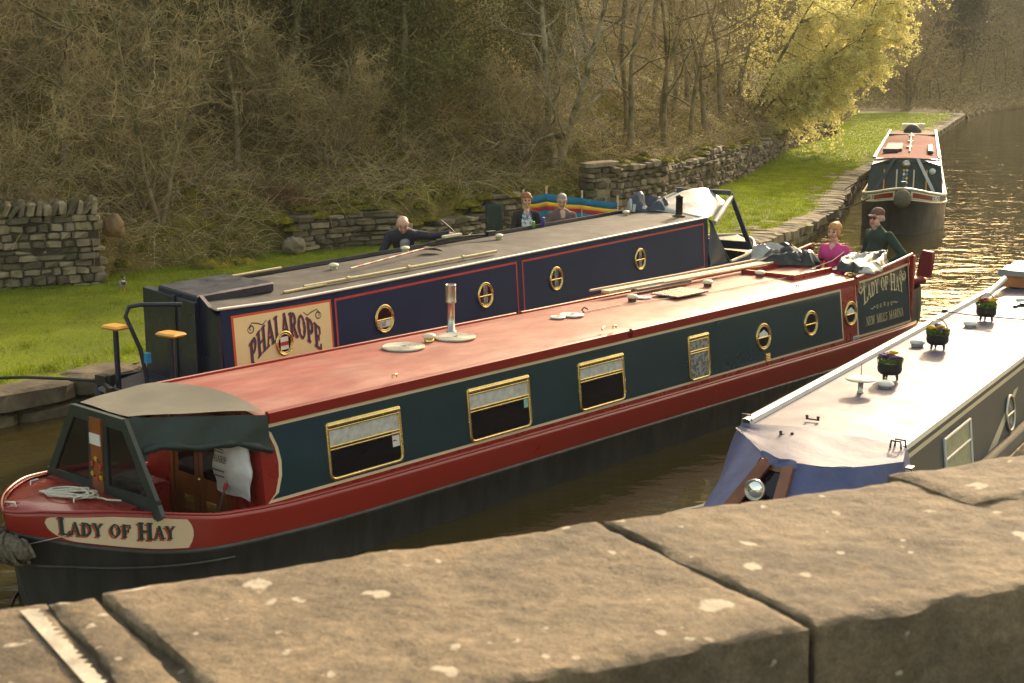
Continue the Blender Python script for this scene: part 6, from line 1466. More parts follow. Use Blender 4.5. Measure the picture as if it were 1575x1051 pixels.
    for s, t in ((2.08, .05), (4.50, .42), (6.12, .20), (9.75, .02), (8.4, .05)):
        g = MB(); g.lathe([(.075, 0), (.075, .025)], (s, t, 1.285), 12, 0); g.lathe([(.08, .026), (.092, .032), (.088, .055), (.06, .075), (0, .08)], (s, t, 1.29), 16, 1); g.build('roof_vent', [M['chrome'], M['white']], root)
    g = MB(); g.tube([(5.6, -.73, 1.27), (5.75, -.60, 1.34), (6.0, -.52, 1.35), (6.0, -.62, 1.29)], .014, 0, 6); g.tube([(6.3, -.70, 1.27), (6.4, -.62, 1.33), (6.55, -.66, 1.31)], .014, 0, 6); g.build('grab_hoop', M['brass'], root)
    g = MB(); g.tube([(7.0, .74, 1.31), (6.9, .45, 1.31), (6.85, .0, 1.32), (7.0, -.45, 1.30), (7.4, -.78, 1.28)], .008, 0, 6); g.obox((6.95, .76, 1.33), (.05, 0, 0), (0, .03, 0), (0, 0, .02)); g.build('centre_line', M['iron'], root)
    g = MB(); g.tube([(8.6, .60, 1.32), (9.5, .56, 1.46)], .045, 0, 10); g.build('grey_pipe', M['rail_white'], root)
right()
def pot(s, t, label, flowers, handle, seed):
    rg = np.random.default_rng(seed); root = empty('flower_pot', FR.w(s, t, 1.292), FR.rz+rg.uniform(-.3, .3)); tag(root, label, 'flower pot', 'iron cauldron planters on the lilac roof')
    g = MB(); g.lathe([(.06, .058), (.10, .062), (.125, .085), (.132, .12), (.128, .165), (.134, .178), (.136, .186), (.122, .188), (.118, .165), (0, .160)], n=20); g.build('cauldron', M['iron'], root)
    g = MB()
    for k in range(3): a = k*2.094+.6; g.tube([(.078*math.cos(a), .078*math.sin(a), .07), (.088*math.cos(a), .088*math.sin(a), 0)], [.019, .012], 0, 7); 
    g.build('leg', M['rust'], root)
    if handle: g = MB(); g.tube([(.0, -.13*math.cos(math.pi*i/12), .17+.20*math.sin(math.pi*i/12)**.9) for i in range(13)], .006, 0, 6); g.build('handle', M['rust'], root)
    n = 420; a = rg.uniform(0, 6.28, n); r = .135*np.sqrt(rg.random(n)); C = np.c_[r*np.cos(a), r*np.sin(a), .175+.065*rg.random(n)+.02*np.cos(r*12)]; V, F = quads_from(C, np.full(n, .018), rg, asp=.7); npmesh('foliage', V, F, [M['leaf']], False, None, root)
    for (x, y, z, mm) in flowers:
        g = MB()
        for k in range(5): q = k*1.257; g.lathe([(0, -.014), (.030, 0), (.026, .014), (0, .018)], (x+.024*math.cos(q), y+.024*math.sin(q), z+.018+.006*math.sin(q*2)), 8)
        fl = g.build('flower', M[mm], root)
pot(2.50, .14, 'cauldron planter without handle, violet pansies under one tall yellow bloom', [(.02, -.03, .275, 'yellow'), (.05, .02, .25, 'yellow'), (-.05, .06, .24, 'violet'), (-.06, -.05, .235, 'violet'), (.0, .04, .245, 'violet'), (-.02, -.09, .23, 'violet'), (.03, .09, .225, 'violet')], False, 1)
pot(4.42, .16, 'middle cauldron planter with tall arched handle and yellow pansies', [(-.03, .08, .245, 'yellow'), (.02, .10, .235, 'yellow'), (-.05, .04, .24, 'yellow'), (.0, -.03, .26, 'yellow'), (.03, .01, .265, 'violet'), (-.04, -.06, .23, 'violet'), (.0, -.08, .235, 'yellow')], True, 2)
pot(6.68, .14, 'farthest cauldron planter with dark red and yellow flowers', [(-.03, .05, .26, 'redflower'), (.0, .02, .27, 'redflower'), (.03, .07, .25, 'redflower'), (-.02, -.08, .26, 'yellow'), (.02, -.09, .275, 'yellow'), (.0, .09, .25, 'yellow'), (-.04, -.02, .25, 'redflower')], True, 3)
ae = empty('disc_aerial', FR.w(1.72, .20, 1.292), FR.rz); tag(ae, 'white disc aerial with upright rod on a short stand on the lilac roof', 'aerial')
g = MB(); g.lathe([(.035, 0), (.035, .01), (.028, .015), (.028, .10), (.04, .12), (.04, .13)], n=12); g.build('stand', M['chrome'], ae); g = MB(); g.lathe([(0, .132), (.15, .136), (.158, .145), (.15, .153), (.02, .160), (0, .16)], n=30); g.build('disc', M['ivory'], ae); g = MB(); g.tube([(0, 0, .15), (0, 0, .31)], [.006, .003], 0, 6); g.build('rod', M['rust'], ae)
bx = empty('covered_crate', FR.w(10.35, .28, 1.30), FR.rz); tag(bx, 'orange brown wooden crate with grey canvas lid at the far end of the lilac roof', 'crate')
g = MB(); g.box(-.62, .62, -.34, .38, 0, .20, bev=.01); g.build('wooden_box', mat('orange_crate_wood', (.42, .15, .05), .6, var=.25, vscale=5), bx); g = MB(); A = [[(-.66+1.32*i/12, -.38+.80*j/8, .265+.012*math.sin(i*1.3+j)) for j in range(9)] for i in range(13)]; g.grid(A)
Pm = [(-.66, -.38), (.66, -.38), (.66, .42), (-.66, .42), (-.66, -.38)]; g.grid([[(x, y, .262), (x*1.01, y*1.02, .18+.008*math.sin(x*9+y*7))] for (x0, y0), (x1, y1) in zip(Pm[:-1], Pm[1:]) for x, y in ((x0, y0), ((x0+x1)/2, (y0+y1)/2), (x1, y1))]); g.build('canvas_lid', mat('grey_canvas', (.20, .20, .19), .6, var=.15, bump=.005, bscale=6), bx)
dr = MB(); dr.lathe([(.12, 0), (.13, .02), (.13, .36), (.12, .38), (.06, .40), (0, .40)], n=20); o = dr.build('water_can', M['white'], None, FR.w(9.55, -.12, 1.29), 0); tag(o, 'white upright container cut by the right edge of the picture', 'container')
g = MB(); g.tube([(0, 0, .01), (.25, -.1, .02), (.55, -.15, .015), (.9, -.3, .01)], .014, 0, 6); g.obox((-.05, .02, .02), (.09, -.01, 0), (.01, .02, 0), (0, 0, .015)); g.obox((.12, -.04, .025), (.06, -.05, 0), (.02, .05, 0), (0, 0, .02)); o = g.build('black_strap', M['iron'], None, FR.w(8.05, .02, 1.292), FR.rz); tag(o, 'black strap with buckle lying on the far part of the lilac roof', 'strap')

# ------------------------------------------------------------------ far boat, bow on
def far():
    root = empty('narrowboat', FF.w(0, 0, 0), FF.rz); tag(root, 'distant narrowboat seen bow on with dark green cratch and pink roof', 'narrowboat')
    S = list(-5.0+3.1*(np.linspace(0, 1, 18)**1.6)) + list(np.linspace(-1.6, 21.5, 30))
    b = lambda s: (1.22*(1-(1-max(0, (s+5.0)/3.4))**2.1)**.75+.01) if s < -1.6 else 1.22
    zg = lambda s: lerp(s, [(-5.0, 1.30), (-4.0, 1.10), (-3, .98), (-1.5, .88), (2, .82), (22, .8)]); zb = lambda s: lerp(s, [(-5.0, 1.02), (-4, .86), (-3, .78), (-1.5, .72), (22, .66)])
    hull_parts(root, S, b, zg, zb, mat('grey_green_strake', (.10, .12, .10), .35, coat=.3), M['black'], stem=.25)
    g = MB()
    for sg in (-1, 1):
        g.tube([(s, sg*(b(s)-.02), zg(s)+.03) for s in S], .035, 0, 6); g.tube([(s, sg*(b(s)+.01), zb(s)) for s in S], .018, 0, 5)
    g.build('gunwale_trim', M['ivory'], root)
    bmf = lambda s, z, off, sg: (s+.25*lerp(s, [(-5, 1), (-4.65, 0), (30, 0)])*(zg(s)-z)-off, sg*(b(s)+off), z)
    g = MB(); 
    for sg in (-1, 1):
        A = [[bmf(s, zb(s)+(zg(s)-zb(s))*q, .006, sg) for q in (.12, .9)] for s in np.linspace(-4.85, -3.3, 12)]; g.grid(A, 0, False); A = [[bmf(s, zb(s)+(zg(s)-zb(s))*q, .010, sg) for q in (.24, .76)] for s in np.linspace(-4.8, -3.9, 10)]; g.grid(A, 1, False)
        for i in range(4):
            for j in range(2):
                s0 = -3.86+.13*i; qa = .26+.25*j; cxs = [bmf(s, zb(s)+(zg(s)-zb(s))*q, .012, sg) for s, q in ((s0, qa+.12), (s0+.065, qa+.25), (s0+.13, qa+.12), (s0+.065, qa))]; g.add(cxs, [(0, 1, 2, 3)], [2, 3, 4, 2][(i+j) % 4 if i else 3])
    g.build('painted_diamonds', [M['ivory'], M['well_red'], mat('diamond_blue', (.05, .22, .5), .5), mat('diamond_yellow', (.75, .5, .06), .5), M['white']], root)
    mp = side_fn(1.10, .98, .85, 1.80); g = MB()
    for sg in (-1, 1): g.grid([[(s, sg*(1.10-.12*(z-.85)/.95), z) for z in (.8, 1.3, 1.79)] for s in (0.2, 10, 20.8)], flip=(sg > 0), smooth=False)
    g.build('cabin_side', M['dkgreen'], root)
    g = MB(); g.grid([[(s, t, 1.80+.08*(1-t*t)) for t in (-1.0, -.6, 0, .6, 1.0)] for s in np.linspace(0, 15.8, 12)], 0); g.grid([[(s, t, 1.803+.08*(1-t*t)) for t in (-1.0, -.6, 0, .6, 1.0)] for s in np.linspace(15.8, 20.8, 6)], 1); g.box(15.75, 15.85, -1, 1, 1.80, 1.90, 2); g.build('roof', [mat('far_pink_roof', (.24, .08, .065), .85, var=.2, spec=.05), mat('far_tan_roof', (.28, .18, .09), .85, var=.4, vscale=6, spec=.05), M['ink']], root)
    g = MB()
    for sg in (-1, 1): g.grid([[(s, sg*.93, 1.80), (s, sg*.94, 1.88), (s, sg*1.03, 1.88), (s, sg*1.04, 1.76)] for s in np.linspace(.3, 20.8, 10)], smooth=False, flip=(sg < 0))
    g.build('grab_rail', mat('tan_rail', (.50, .38, .25), .5), root)
    g = MB(); g.box(20.5, 20.8, -.5, .5, 1.95, 2.15); g.build('cream_box', M['ivory'], root); g = MB(); g.lathe([(.38, 0), (.38, .1), (.2, .3), (0, .35)], (18.0, .0, 1.88), 14); g.build('dark_dome', M['ink'], root)
    g = MB(); g.box(2.2, 6.2, -.80, -.62, 1.86, 1.98, bev=.03); g.build('black_pipe_box', M['iron'], root); g = MB(); g.box(3.2, 7.0, .20, .78, 1.88, 1.98, bev=.03); g.box(2.6, 3.1, .3, .8, 1.88, 2.0); g.build('folded_bikes', M['roof_grey'], root)
    for s in (5, 9, 13.5): mushroom(root, s, .0, 1.88, M['ivory'], M['brass'], .13)
    g = MB(); g.tube([(2.5, -.05, 1.92), (16, .02, 1.93)], .03, 0, 6); g.build('roof_pole', M['pole'], root)
    # cratch
    X0 = -1.15; g = MB(); A = []
    for u in np.linspace(0, 1, 8):
        A.append([(.35-1.6*u, v*(1.0-.0*u), 1.84+.02*u - (.16*abs(v)**1.5)*(1 if u > .5 else u*2) + .05*math.sin(v*5+u*4)*u*abs(v)) for v in np.linspace(-1, 1, 13)])
    g.grid(A); g.build('cover_top', M['canvas_pale'], root)
    g = MB(); g.add([(X0, -1.02, 1.72), (X0, -.35, 1.93), (X0, .35, 1.93), (X0, 1.02, 1.72), (X0-.25, 1.12, .90), (X0-.25, -1.12, .90)], [(0, 1, 2, 3, 4, 5)])
    for sg in (-1, 1): g.add([(X0, sg*1.02, 1.72), (.3, sg*1.0, 1.78), (.3, sg*1.1, .86), (X0-.25, sg*1.12, .9)], [(0, 1, 2, 3)])
    g.build('cratch_cover', M['canvas'], root)
    g = MB()
    for sg in (-1, 1):
        p, q = Vector((X0-.03, sg*.33, 1.93)), Vector((-2.3, sg*.86, .98)); d = (q-p)/2; n_ = Vector((-1, 0, .6)).normalized(); g.obox((p+q)/2, d, d.cross(n_).normalized()*.045, n_*.02, 0 if sg < 0 else 1)
    g.build('cratch_strap', [M['canvas_pale'], M['canvas']], root)
    g = MB()
    for i in range(6):
        for j in range(2): z0 = 1.02+.125*i; t0 = -.085+.085*j; g.add([(X0-.24+.23*(z0-.9)/1.0-.03, t0+.0425, z0), (X0-.24+.23*(z0+.06-.9)/1.0-.03, t0+.085, z0+.0625), (X0-.24+.23*(z0+.125-.9)/1.0-.03, t0+.0425, z0+.125), (X0-.24+.23*(z0+.06-.9)/1.0-.03, t0, z0+.0625)], [(0, 1, 2, 3)], (i+j) % 3)
    g.build('diamond_mast', [bpy.data.materials['diamond_blue'], M['ivory'], bpy.data.materials['diamond_yellow']], root)
    g = MB()
    for t in (-.62, -.25, .25, .62): g.box(X0-.22, X0-.19, t-.02, t+.02, 1.0, 1.60, 0 if abs(t) < .5 else 1)
    g.build('cratch_glazing', [M['ivory'], M['wood_seat']], root)
    g = MB(); g.lathe([(.10, 0), (.135, .02), (.13, .06), (0, .08)], (0, 0, 0), 18); g.v = [(X0-.10-z, x, 1.74+y) for x, y, z in g.v]; g.build('headlamp', M['chrome'], root)
    g = MB(); g.lathe([(.0, 0), (.09, .02), (.10, .06), (0, .08)], (0, 0, 0), 14); g.v = [(X0-.10-z, -.78+x, 1.55+y) for x, y, z in g.v]; g.build('white_lamp', M['white'], root)
    g = MB(); A = []
    for s in [q for q in S if q < -1.4]: B = max(0, b(s)-.06); A.append([(s, -B, zg(s)-.02), (s, 0, zg(s)+.06), (s, B, zg(s)-.02)])
    g.grid(A); g.tube([(-4.75, 0, 1.3), (-4.75, 0, 1.50)], [.10, .07], 0, 10); g.build('foredeck', M['dkgreen'], root)
far()
fb = MB(); A = []
for i in range(13):
    th = math.pi*i/12; A.append([(-.0+.24*math.sin(th)*math.cos(a)*(1+.06*math.sin(9*a+i)), .24*math.sin(th)*math.sin(a)*(1+.06*math.sin(9*a+i)), .26*math.cos(th)) for a in np.linspace(0, 2*math.pi, 19)[:-1]])
fb.grid(A, wrap=True, flip=True); o = fb.build('rope_fender', M['hemp'], None, FF.w(-5.15, 0, 1.05), 0); tag(o, 'round hemp rope fender on the stem of the distant boat', 'fender')
g = MB(); a = Vector(FF.w(-4.2, .9, .98)); c_ = Vector((9.0, 39.8, .5)); g.tube([a.lerp(c_, q)-Vector((0, 0, .10*math.sin(math.pi*q))) for q in np.linspace(0, 1, 10)], .018, 0, 6); o = g.build('mooring_line', M['iron']); tag(o, 'dark mooring line from the distant bow to the bank', 'rope')
g = MB(); a = Vector(FF.w(.4, .95, 1.6)); c_ = Vector((11.6, 47.6, .5)); g.tube([a, a.lerp(c_, .5)-Vector((0, 0, .1)), c_], .02, 0, 6); o = g.build('mooring_line', M['rust']); tag(o, 'rusty brown mooring line from the distant cabin to the grass', 'rope')

# ================================================================== PEOPLE, DUCK, WINDBREAK
V3 = lambda *a: np.array(a, float)
def unit(v): return v/np.linalg.norm(v)
def hand(P, w, d, n, sgn, curl=.5, m=1):
    """w wrist, d finger direction, n palm normal (palm side), sgn: thumb side along cross(d,n)*sgn"""
    d = unit(d); n = unit(n-d*(n@d)); s_ = np.cross(d, n)*sgn
    P.append(cap(w, w+d*.075, .024, .030, m, flat=(n, 1.7), pri=.002, k=.010))
    for i, (o, l) in enumerate(((.027, .066), (.009, .075), (-.009, .070), (-.027, .054))):
        a = w+d*.082+s_*o; c1 = unit(d+n*curl*.5); b = a+c1*l*.45; c2 = unit(d+n*curl*1.4); e = b+c2*l*.32; c3 = unit(d+n*curl*2.6); f = e+c3*l*.26
        P += [cap(a-d*.02, b, .0095, .009, m, k=.006), cap(b, e, .009, .0082, m, k=.004), cap(e, f, .0082, .007, m, k=.004)]
    a = w+d*.025+s_*.022; b = a+unit(d*.7+s_*.8+n*.3)*.038; e = b+unit(d+s_*.25+n*.5)*.030
    P += [cap(a, b, .013, .0105, m, k=.008), cap(b, e, .0105, .0085, m, k=.004)]
def head(P, c, f, u, m=1, beard=None, smile=False, sc=1.0):
    sc *= 1.12; c = c+unit(u)*.012
    f = unit(f); u = unit(u-f*(u@f)); r = np.cross(f, u)
    q = lambda a, b, e: c+(f*a+u*b+r*e)*sc
    P += [cap(q(-.022, .035, 0), q(.018, .040, 0), .080*sc, .074*sc, m, k=.02), cap(q(.012, .0, 0), q(.040, -.070, 0), .066*sc, .036*sc, m, k=.02),
          cap(q(.045, -.088, -.008), q(.045, -.088, .008), .022*sc, .022*sc, m, k=.015),
          cap(q(.088, .018, 0), q(.104, -.018, 0), .008*sc, .013*sc, m, k=.010), cap(q(.082, .036, -.03), q(.082, .036, .03), .012*sc, None, m, k=.012)]
    for e in (-1, 1):
        P += [cap(q(.060, -.02, e*.040), q(.055, -.045, e*.034), .026*sc, .022*sc, m, k=.016), cap(q(-.005, .015, e*.076), q(0, -.02, e*.072), .015*sc, .011*sc, m, k=.006),
              cap(q(.080, .018, e*.031), q(.081, .018, e*.036), .0075*sc, None, 4, k=.004, pri=.004), cap(q(.086, .045, e*.022), q(.080, .047, e*.046), .004*sc, None, 7, k=.004, pri=.003)]
    P.append(cap(q(.084, -.053, -.022), q(.084, -.053, .022), .0075*sc, None, 5, k=.004, pri=.006))
    if smile: P.append(cap(q(.086, -.053, -.012), q(.086, -.053, .012), .004*sc, None, 8, k=.003, pri=.009))
    if beard is not None:
        P += [cap(q(.045, -.06, -.035), q(.045, -.06, .035), .044*sc, None, beard, k=.02, pri=-.002), cap(q(.055, -.095, 0), q(.05, -.11, 0), .034*sc, None, beard, k=.015)]
    return q
def limb(P, a, b, c_, r, m, k=.03):
    P += [cap(a, b, r[0], r[1], m, k=k), cap(b, c_, r[1], r[2], m, k=k)]
EYE = mat('eye_dark', (.03, .02, .015), .3); LIP = mat('lips', (.40, .12, .10), .5); BROW = mat('eyebrow', (.16, .09, .05), .8); TEETH = mat('teeth', (.75, .72, .66), .4)
def person(label, loc, rz, P, mats, group=None, sc=1.08):
    root = empty('person', loc, rz); root.scale = (sc,)*3; tag(root, label, 'person', group); o = sdf_mesh('body', P, mats, res=.0085, k=.03, parent=root); return root
def hair(root, q, P, m, nm='hair', k=.015):
    for p_ in P: p_['ra'] *= 1.1; p_['rb'] *= 1.1
    return sdf_mesh(nm, P, [m], res=.009, k=k, parent=root)
def standing_legs(P, hipz=.92, m=2, sp=.10, z0=.0):
    for e in (-1, 1): 
        limb(P, V3(0, e*.09, hipz), V3(.01, e*(sp+.01), hipz*.52), V3(0, e*(sp+.02), .09), (.095, .065, .048), m); P.append(cap(V3(-.03, e*(sp+.02), .045), V3(.16, e*(sp+.04), .035), .045, .038, 3, k=.02))
# local axes: facing +X, left hand side +Y, up Z
def torso(P, pel, chest, sh, side, r=(.155, .175), m=0, belly=.0, fwd=V3(1, 0, 0), neck=None):
    up = unit(chest-pel); P += [cap(pel, chest, r[0], r[1], m, flat=(fwd, 1.35), k=.05), cap(chest+up*.02-side*sh*.72, chest+up*.02+side*sh*.72, .085, .085, m, k=.06)]
    if belly: P.append(cap(pel+fwd*belly+up*.10, pel+fwd*belly+up*.18, .14, .13, m, k=.06))
HIVIS = None
M['pink'] = mat('pink_jumper', (.62, .055, .24), .85, var=.12, vscale=12, bump=.003, bscale=30)
M['fleece'] = mat('dark_green_fleece', (.020, .048, .036), .95, var=.25, vscale=14, bump=.004, bscale=60)
M['jeans'] = mat('blue_jeans', (.035, .05, .10), .9, var=.2); M['darktr'] = mat('dark_trousers', (.02, .02, .025), .9); M['shoe'] = mat('dark_shoe', (.02, .015, .012), .6)
M['navyjk'] = mat('navy_jacket', (.020, .020, .038), .8, var=.2, vscale=9, bump=.004, bscale=22); M['grey_shirt'] = mat('pale_grey_shirt', (.42, .42, .44), .8); M['mauve'] = mat('mauve_shirt', (.13, .085, .085), .85, var=.15, vscale=10, bump=.004, bscale=22)
M['cardi'] = mat('black_cardigan', (.016, .015, .018), .9, var=.2); M['print'] = mat('blue_white_print', (.10, .16, .28), .8, col2=(.62, .62, .60), c2scale=16, c2lo=.48, c2hi=.52)
M['ginger'] = mat('auburn_hair', (.52, .25, .08), .6, var=.3, vscale=30, bump=.006, bscale=60); M['shortred'] = mat('copper_hair', (.33, .12, .045), .6, var=.3, vscale=30, bump=.006, bscale=50); M['greyhair'] = mat('grey_hair', (.34, .29, .24), .7, var=.25, vscale=30, bump=.005, bscale=50); M['beard'] = mat('grey_beard', (.42, .34, .28), .8, var=.2, vscale=40, bump=.004, bscale=60)
M['capm'] = mat('brown_cap', (.15, .075, .055), .8, var=.15); M['peak'] = mat('pale_cap_peak', (.42, .32, .26), .7)

# helmsman in green fleece, hand on hip
P = []; standing_legs(P, .90); torso(P, V3(0, 0, .98), V3(.02, 0, 1.36), .20, V3(0, 1, 0), (.165, .185), belly=.07)
P += [cap(V3(.02, 0, 1.46), V3(.04, 0, 1.54), .075, .062, 6, k=.03)]
q = head(P, V3(.055, 0, 1.655), V3(1, .10, -.02), V3(0, 0, 1), 1, beard=9)
limb(P, V3(.0, .215, 1.42), V3(-.10, .42, 1.16), V3(.06, .24, .98), (.075, .06, .042), 0); hand(P, V3(.06, .235, .975), V3(.35, -.30, -.35), V3(.1, -1, 0), 1, .4)
limb(P, V3(.0, -.215, 1.42), V3(-.02, -.30, 1.14), V3(.10, -.30, .90), (.075, .06, .042), 0); hand(P, V3(.11, -.30, .885), V3(.35, .1, -.8), V3(0, 1, 0), -1, .5)
px_, py_, _ = FL.w(13.32, .0, 0)
hm = person('standing man in dark green fleece, maroon cap and sunglasses, hand on hip', (px_, py_, .38), math.radians(207), P, [M['fleece'], M['skin'], M['darktr'], M['shoe'], EYE, LIP, M['navyjk'], BROW, TEETH, M['beard']])
hair(hm, q, [cap(q(-.03, .075, 0), q(.02, .08, 0), .082, .076), cap(q(.0, .10, 0), q(.0, .105, 0), .055)], M['capm'], 'cap')
hair(hm, q, [cap(q(.085, .062, -.035), q(.085, .062, .035), .022, flat=((0, 0, 1), 2.2)), cap(q(.125, .055, -.02), q(.125, .055, .02), .028, flat=((0, 0, 1), 2.8))], M['peak'], 'cap_peak', .02)
hair(hm, q, [cap(q(-.06, .0, -.03), q(-.06, .0, .03), .045), cap(q(-.02, .02, -.07), q(-.03, -.01, -.068), .022), cap(q(-.02, .02, .07), q(-.03, -.01, .068), .022)], M['greyhair'], 'hair')
hair(hm, q, [cap(q(.088, .020, -.032), q(.090, .018, -.030), .021, flat=((1, 0, 0), 1.8)), cap(q(.088, .020, .032), q(.090, .018, .030), .021, flat=((1, 0, 0), 1.8)), cap(q(.098, .026, -.02), q(.098, .026, .02), .006), cap(q(.08, .026, .055), q(0, .02, .082), .005), cap(q(.08, .026, -.055), q(0, .02, -.082), .005)], mat('amber_sunglasses', (.09, .02, .008), .1), 'sunglasses')
# woman in pink
P = []; standing_legs(P, .86, sp=.08); torso(P, V3(0, 0, .93), V3(.01, 0, 1.24), .165, V3(0, 1, 0), (.135, .15), m=0)
P += [cap(V3(.07, -.07, 1.20), V3(.07, -.07, 1.205), .075, None, 0, k=.05), cap(V3(.07, .07, 1.20), V3(.07, .07, 1.205), .075, None, 0, k=.05), cap(V3(.0, 0, 1.34), V3(.02, 0, 1.43), .050, .048, 1, k=.02), cap(V3(.07, 0, 1.335), V3(.085, 0, 1.30), .034, .016, 1, k=.01, pri=.012)]
q = head(P, V3(.035, 0, 1.525), V3(1, .0, -.03), V3(0, 0, 1), 1, sc=.94)
for e in (-1, 1): limb(P, V3(0, e*.175, 1.30), V3(.01, e*.235, 1.06), V3(.16, e*.17, .93), (.062, .050, .034), 0); hand(P, V3(.17, e*.165, .925), V3(.8, -e*.4, -.3), V3(0, 0, -1), -e, .5)
px_, py_, _ = FL.w(12.05, .10, 0)
hw = person('woman in bright pink jumper with tied up auburn hair, looking left', (px_, py_, .40), math.radians(228), P, [M['pink'], M['skin'], M['jeans'], M['shoe'], EYE, LIP, M['pink'], BROW, TEETH])
hair(hw, q, [cap(q(-.035, .06, 0), q(.02, .075, 0), .086, .070), cap(q(-.07, .02, 0), q(-.08, -.03, 0), .06, .045), cap(q(-.06, .10, 0), q(-.09, .07, 0), .05, .045), cap(q(.06, .07, -.04), q(.06, .07, .04), .026), cap(q(.03, .04, -.065), q(.03, -.03, -.072), .020, .012), cap(q(.03, .04, .065), q(.03, -.03, .072), .020, .012), cap(q(-.11, .04, .01), q(-.13, -.06, .02), .035, .02)], M['ginger'])
# bending man beside the navy boat
P = []
for e in (-1, 1): limb(P, V3(-.05, e*.10, .92), V3(.02, e*.12, .48), V3(-.06, e*.13, .09), (.10, .068, .05), 2); P.append(cap(V3(-.08, e*.13, .045), V3(.12, e*.15, .035), .045, .038, 3, k=.02))
torso(P, V3(-.03, 0, 1.0), V3(.26, 0, 1.28), .19, V3(0, 1, 0), (.165, .18), fwd=unit(V3(1, 0, -.9)), belly=.03)
P += [cap(V3(.30, 0, 1.36), V3(.38, 0, 1.42), .058, .056, 1, k=.03), cap(V3(.33, .02, 1.22), V3(.27, .02, 1.12), .06, .05, 6, k=.01, pri=.02)]
q = head(P, V3(.45, .0, 1.47), V3(.85, .12, -.55), V3(.55, 0, .85), 1)
limb(P, V3(.24, .20, 1.30), V3(.42, .46, 1.30), V3(.56, .70, 1.36), (.075, .058, .042), 0); hand(P, V3(.57, .71, 1.365), V3(.5, .6, -.05), V3(0, 0, -1), 1, .5)
limb(P, V3(.24, -.20, 1.30), V3(.28, -.34, 1.02), V3(.45, -.25, .84), (.075, .058, .042), 0); hand(P, V3(.46, -.245, .835), V3(.9, .3, -.2), V3(0, 0, -1), -1, .4)
px_, py_, _ = FP.w(4.22, 1.78, 0)
bm_ = person('bald man in dark navy jacket bending over and reaching onto the grey roof', (px_, py_, .46), math.radians(-88), P, [M['navyjk'], M['skin_red'], M['darktr'], M['shoe'], EYE, LIP, M['grey_shirt'], BROW, TEETH])
hair(bm_, q, [cap(q(-.055, .0, -.045), q(-.055, .0, .045), .036), cap(q(-.02, .01, -.078), q(-.03, .0, -.072), .016), cap(q(-.02, .01, .078), q(-.03, .0, .072), .016)], M['greyhair'])
# seated pair
def seated(label, loc, rz, mats, hd, r=(.155, .17), sh=.19, hairm=None, hp=None, print_=False, smile=False, look=V3(1, 0, 0)):
    P = []
    for e in (-1, 1): limb(P, V3(-.05, e*.11, .45), V3(.40, e*.13, .47), V3(.42, e*.14, .08), (.105, .075, .05), 2); P.append(cap(V3(.40, e*.14, .04), V3(.58, e*.16, .035), .045, .038, 3, k=.02))
    torso(P, V3(-.06, 0, .52), V3(-.12, 0, .86), sh, V3(0, 1, 0), r, belly=.05)
    P += [cap(V3(-.10, 0, .97), V3(-.08, 0, 1.04), .055, .05, 1, k=.03)]
    if print_: P += [cap(V3(-.02, .0, .90), V3(.06, 0, .62), .055, .085, 6, k=.01, pri=.03), cap(V3(-.0, 0, .98), V3(.02, 0, .93), .03, .02, 1, k=.01, pri=.04)]
    else: P += [cap(V3(-.015, 0, .97), V3(.01, 0, .90), .024, .012, 1, k=.01, pri=.03)]
    q = head(P, V3(-.06, 0, 1.155), look, V3(0, 0, 1), 1, smile=smile, sc=1.02)
    for e in (-1, 1): limb(P, V3(-.12, e*(sh+.01), .90), V3(-.06, e*(sh+.08), .64), V3(.18, e*.10, .58), (.072, .056, .038), 0); hand(P, V3(.19, e*.095, .58), V3(.8, -e*.5, -.1), V3(0, 0, -1), -e, .5)
    p = person(label, loc, rz, P, mats, None, 1.14); hair(p, q, hp(q), hairm); return p
seated('seated woman with short copper hair, black cardigan and patterned top, laughing', (.33, 29.75, .44), math.radians(-82), [M['cardi'], M['skin_red'], M['jeans'], M['shoe'], EYE, LIP, M['print'], BROW, TEETH], 0, (.15, .165), .175, M['shortred'],
       lambda q: [cap(q(-.035, .06, 0), q(.02, .078, 0), .090, .076), cap(q(-.06, .0, 0), q(-.05, -.04, 0), .06, .045), cap(q(.062, .078, -.045), q(.062, .078, .045), .026), cap(q(.02, .05, -.075), q(.01, -.02, -.078), .026, .016), cap(q(.02, .05, .075), q(.01, -.02, .078), .026, .016)], True, True)
seated('seated grey haired man in mauve brown shirt looking down', (1.10, 29.55, .44), math.radians(-76), [M['mauve'], M['skin'], M['darktr'], M['shoe'], EYE, LIP, M['mauve'], BROW, TEETH], 0, (.18, .20), .215, M['greyhair'],
       lambda q: [cap(q(-.035, .055, 0), q(.015, .075, 0), .086, .070), cap(q(-.06, .0, 0), q(-.05, -.02, 0), .05, .04), cap(q(.0, .03, -.078), q(.0, .0, -.076), .016), cap(q(.0, .03, .078), q(.0, .0, .076), .016)], False, False, V3(1, -.25, -.28))
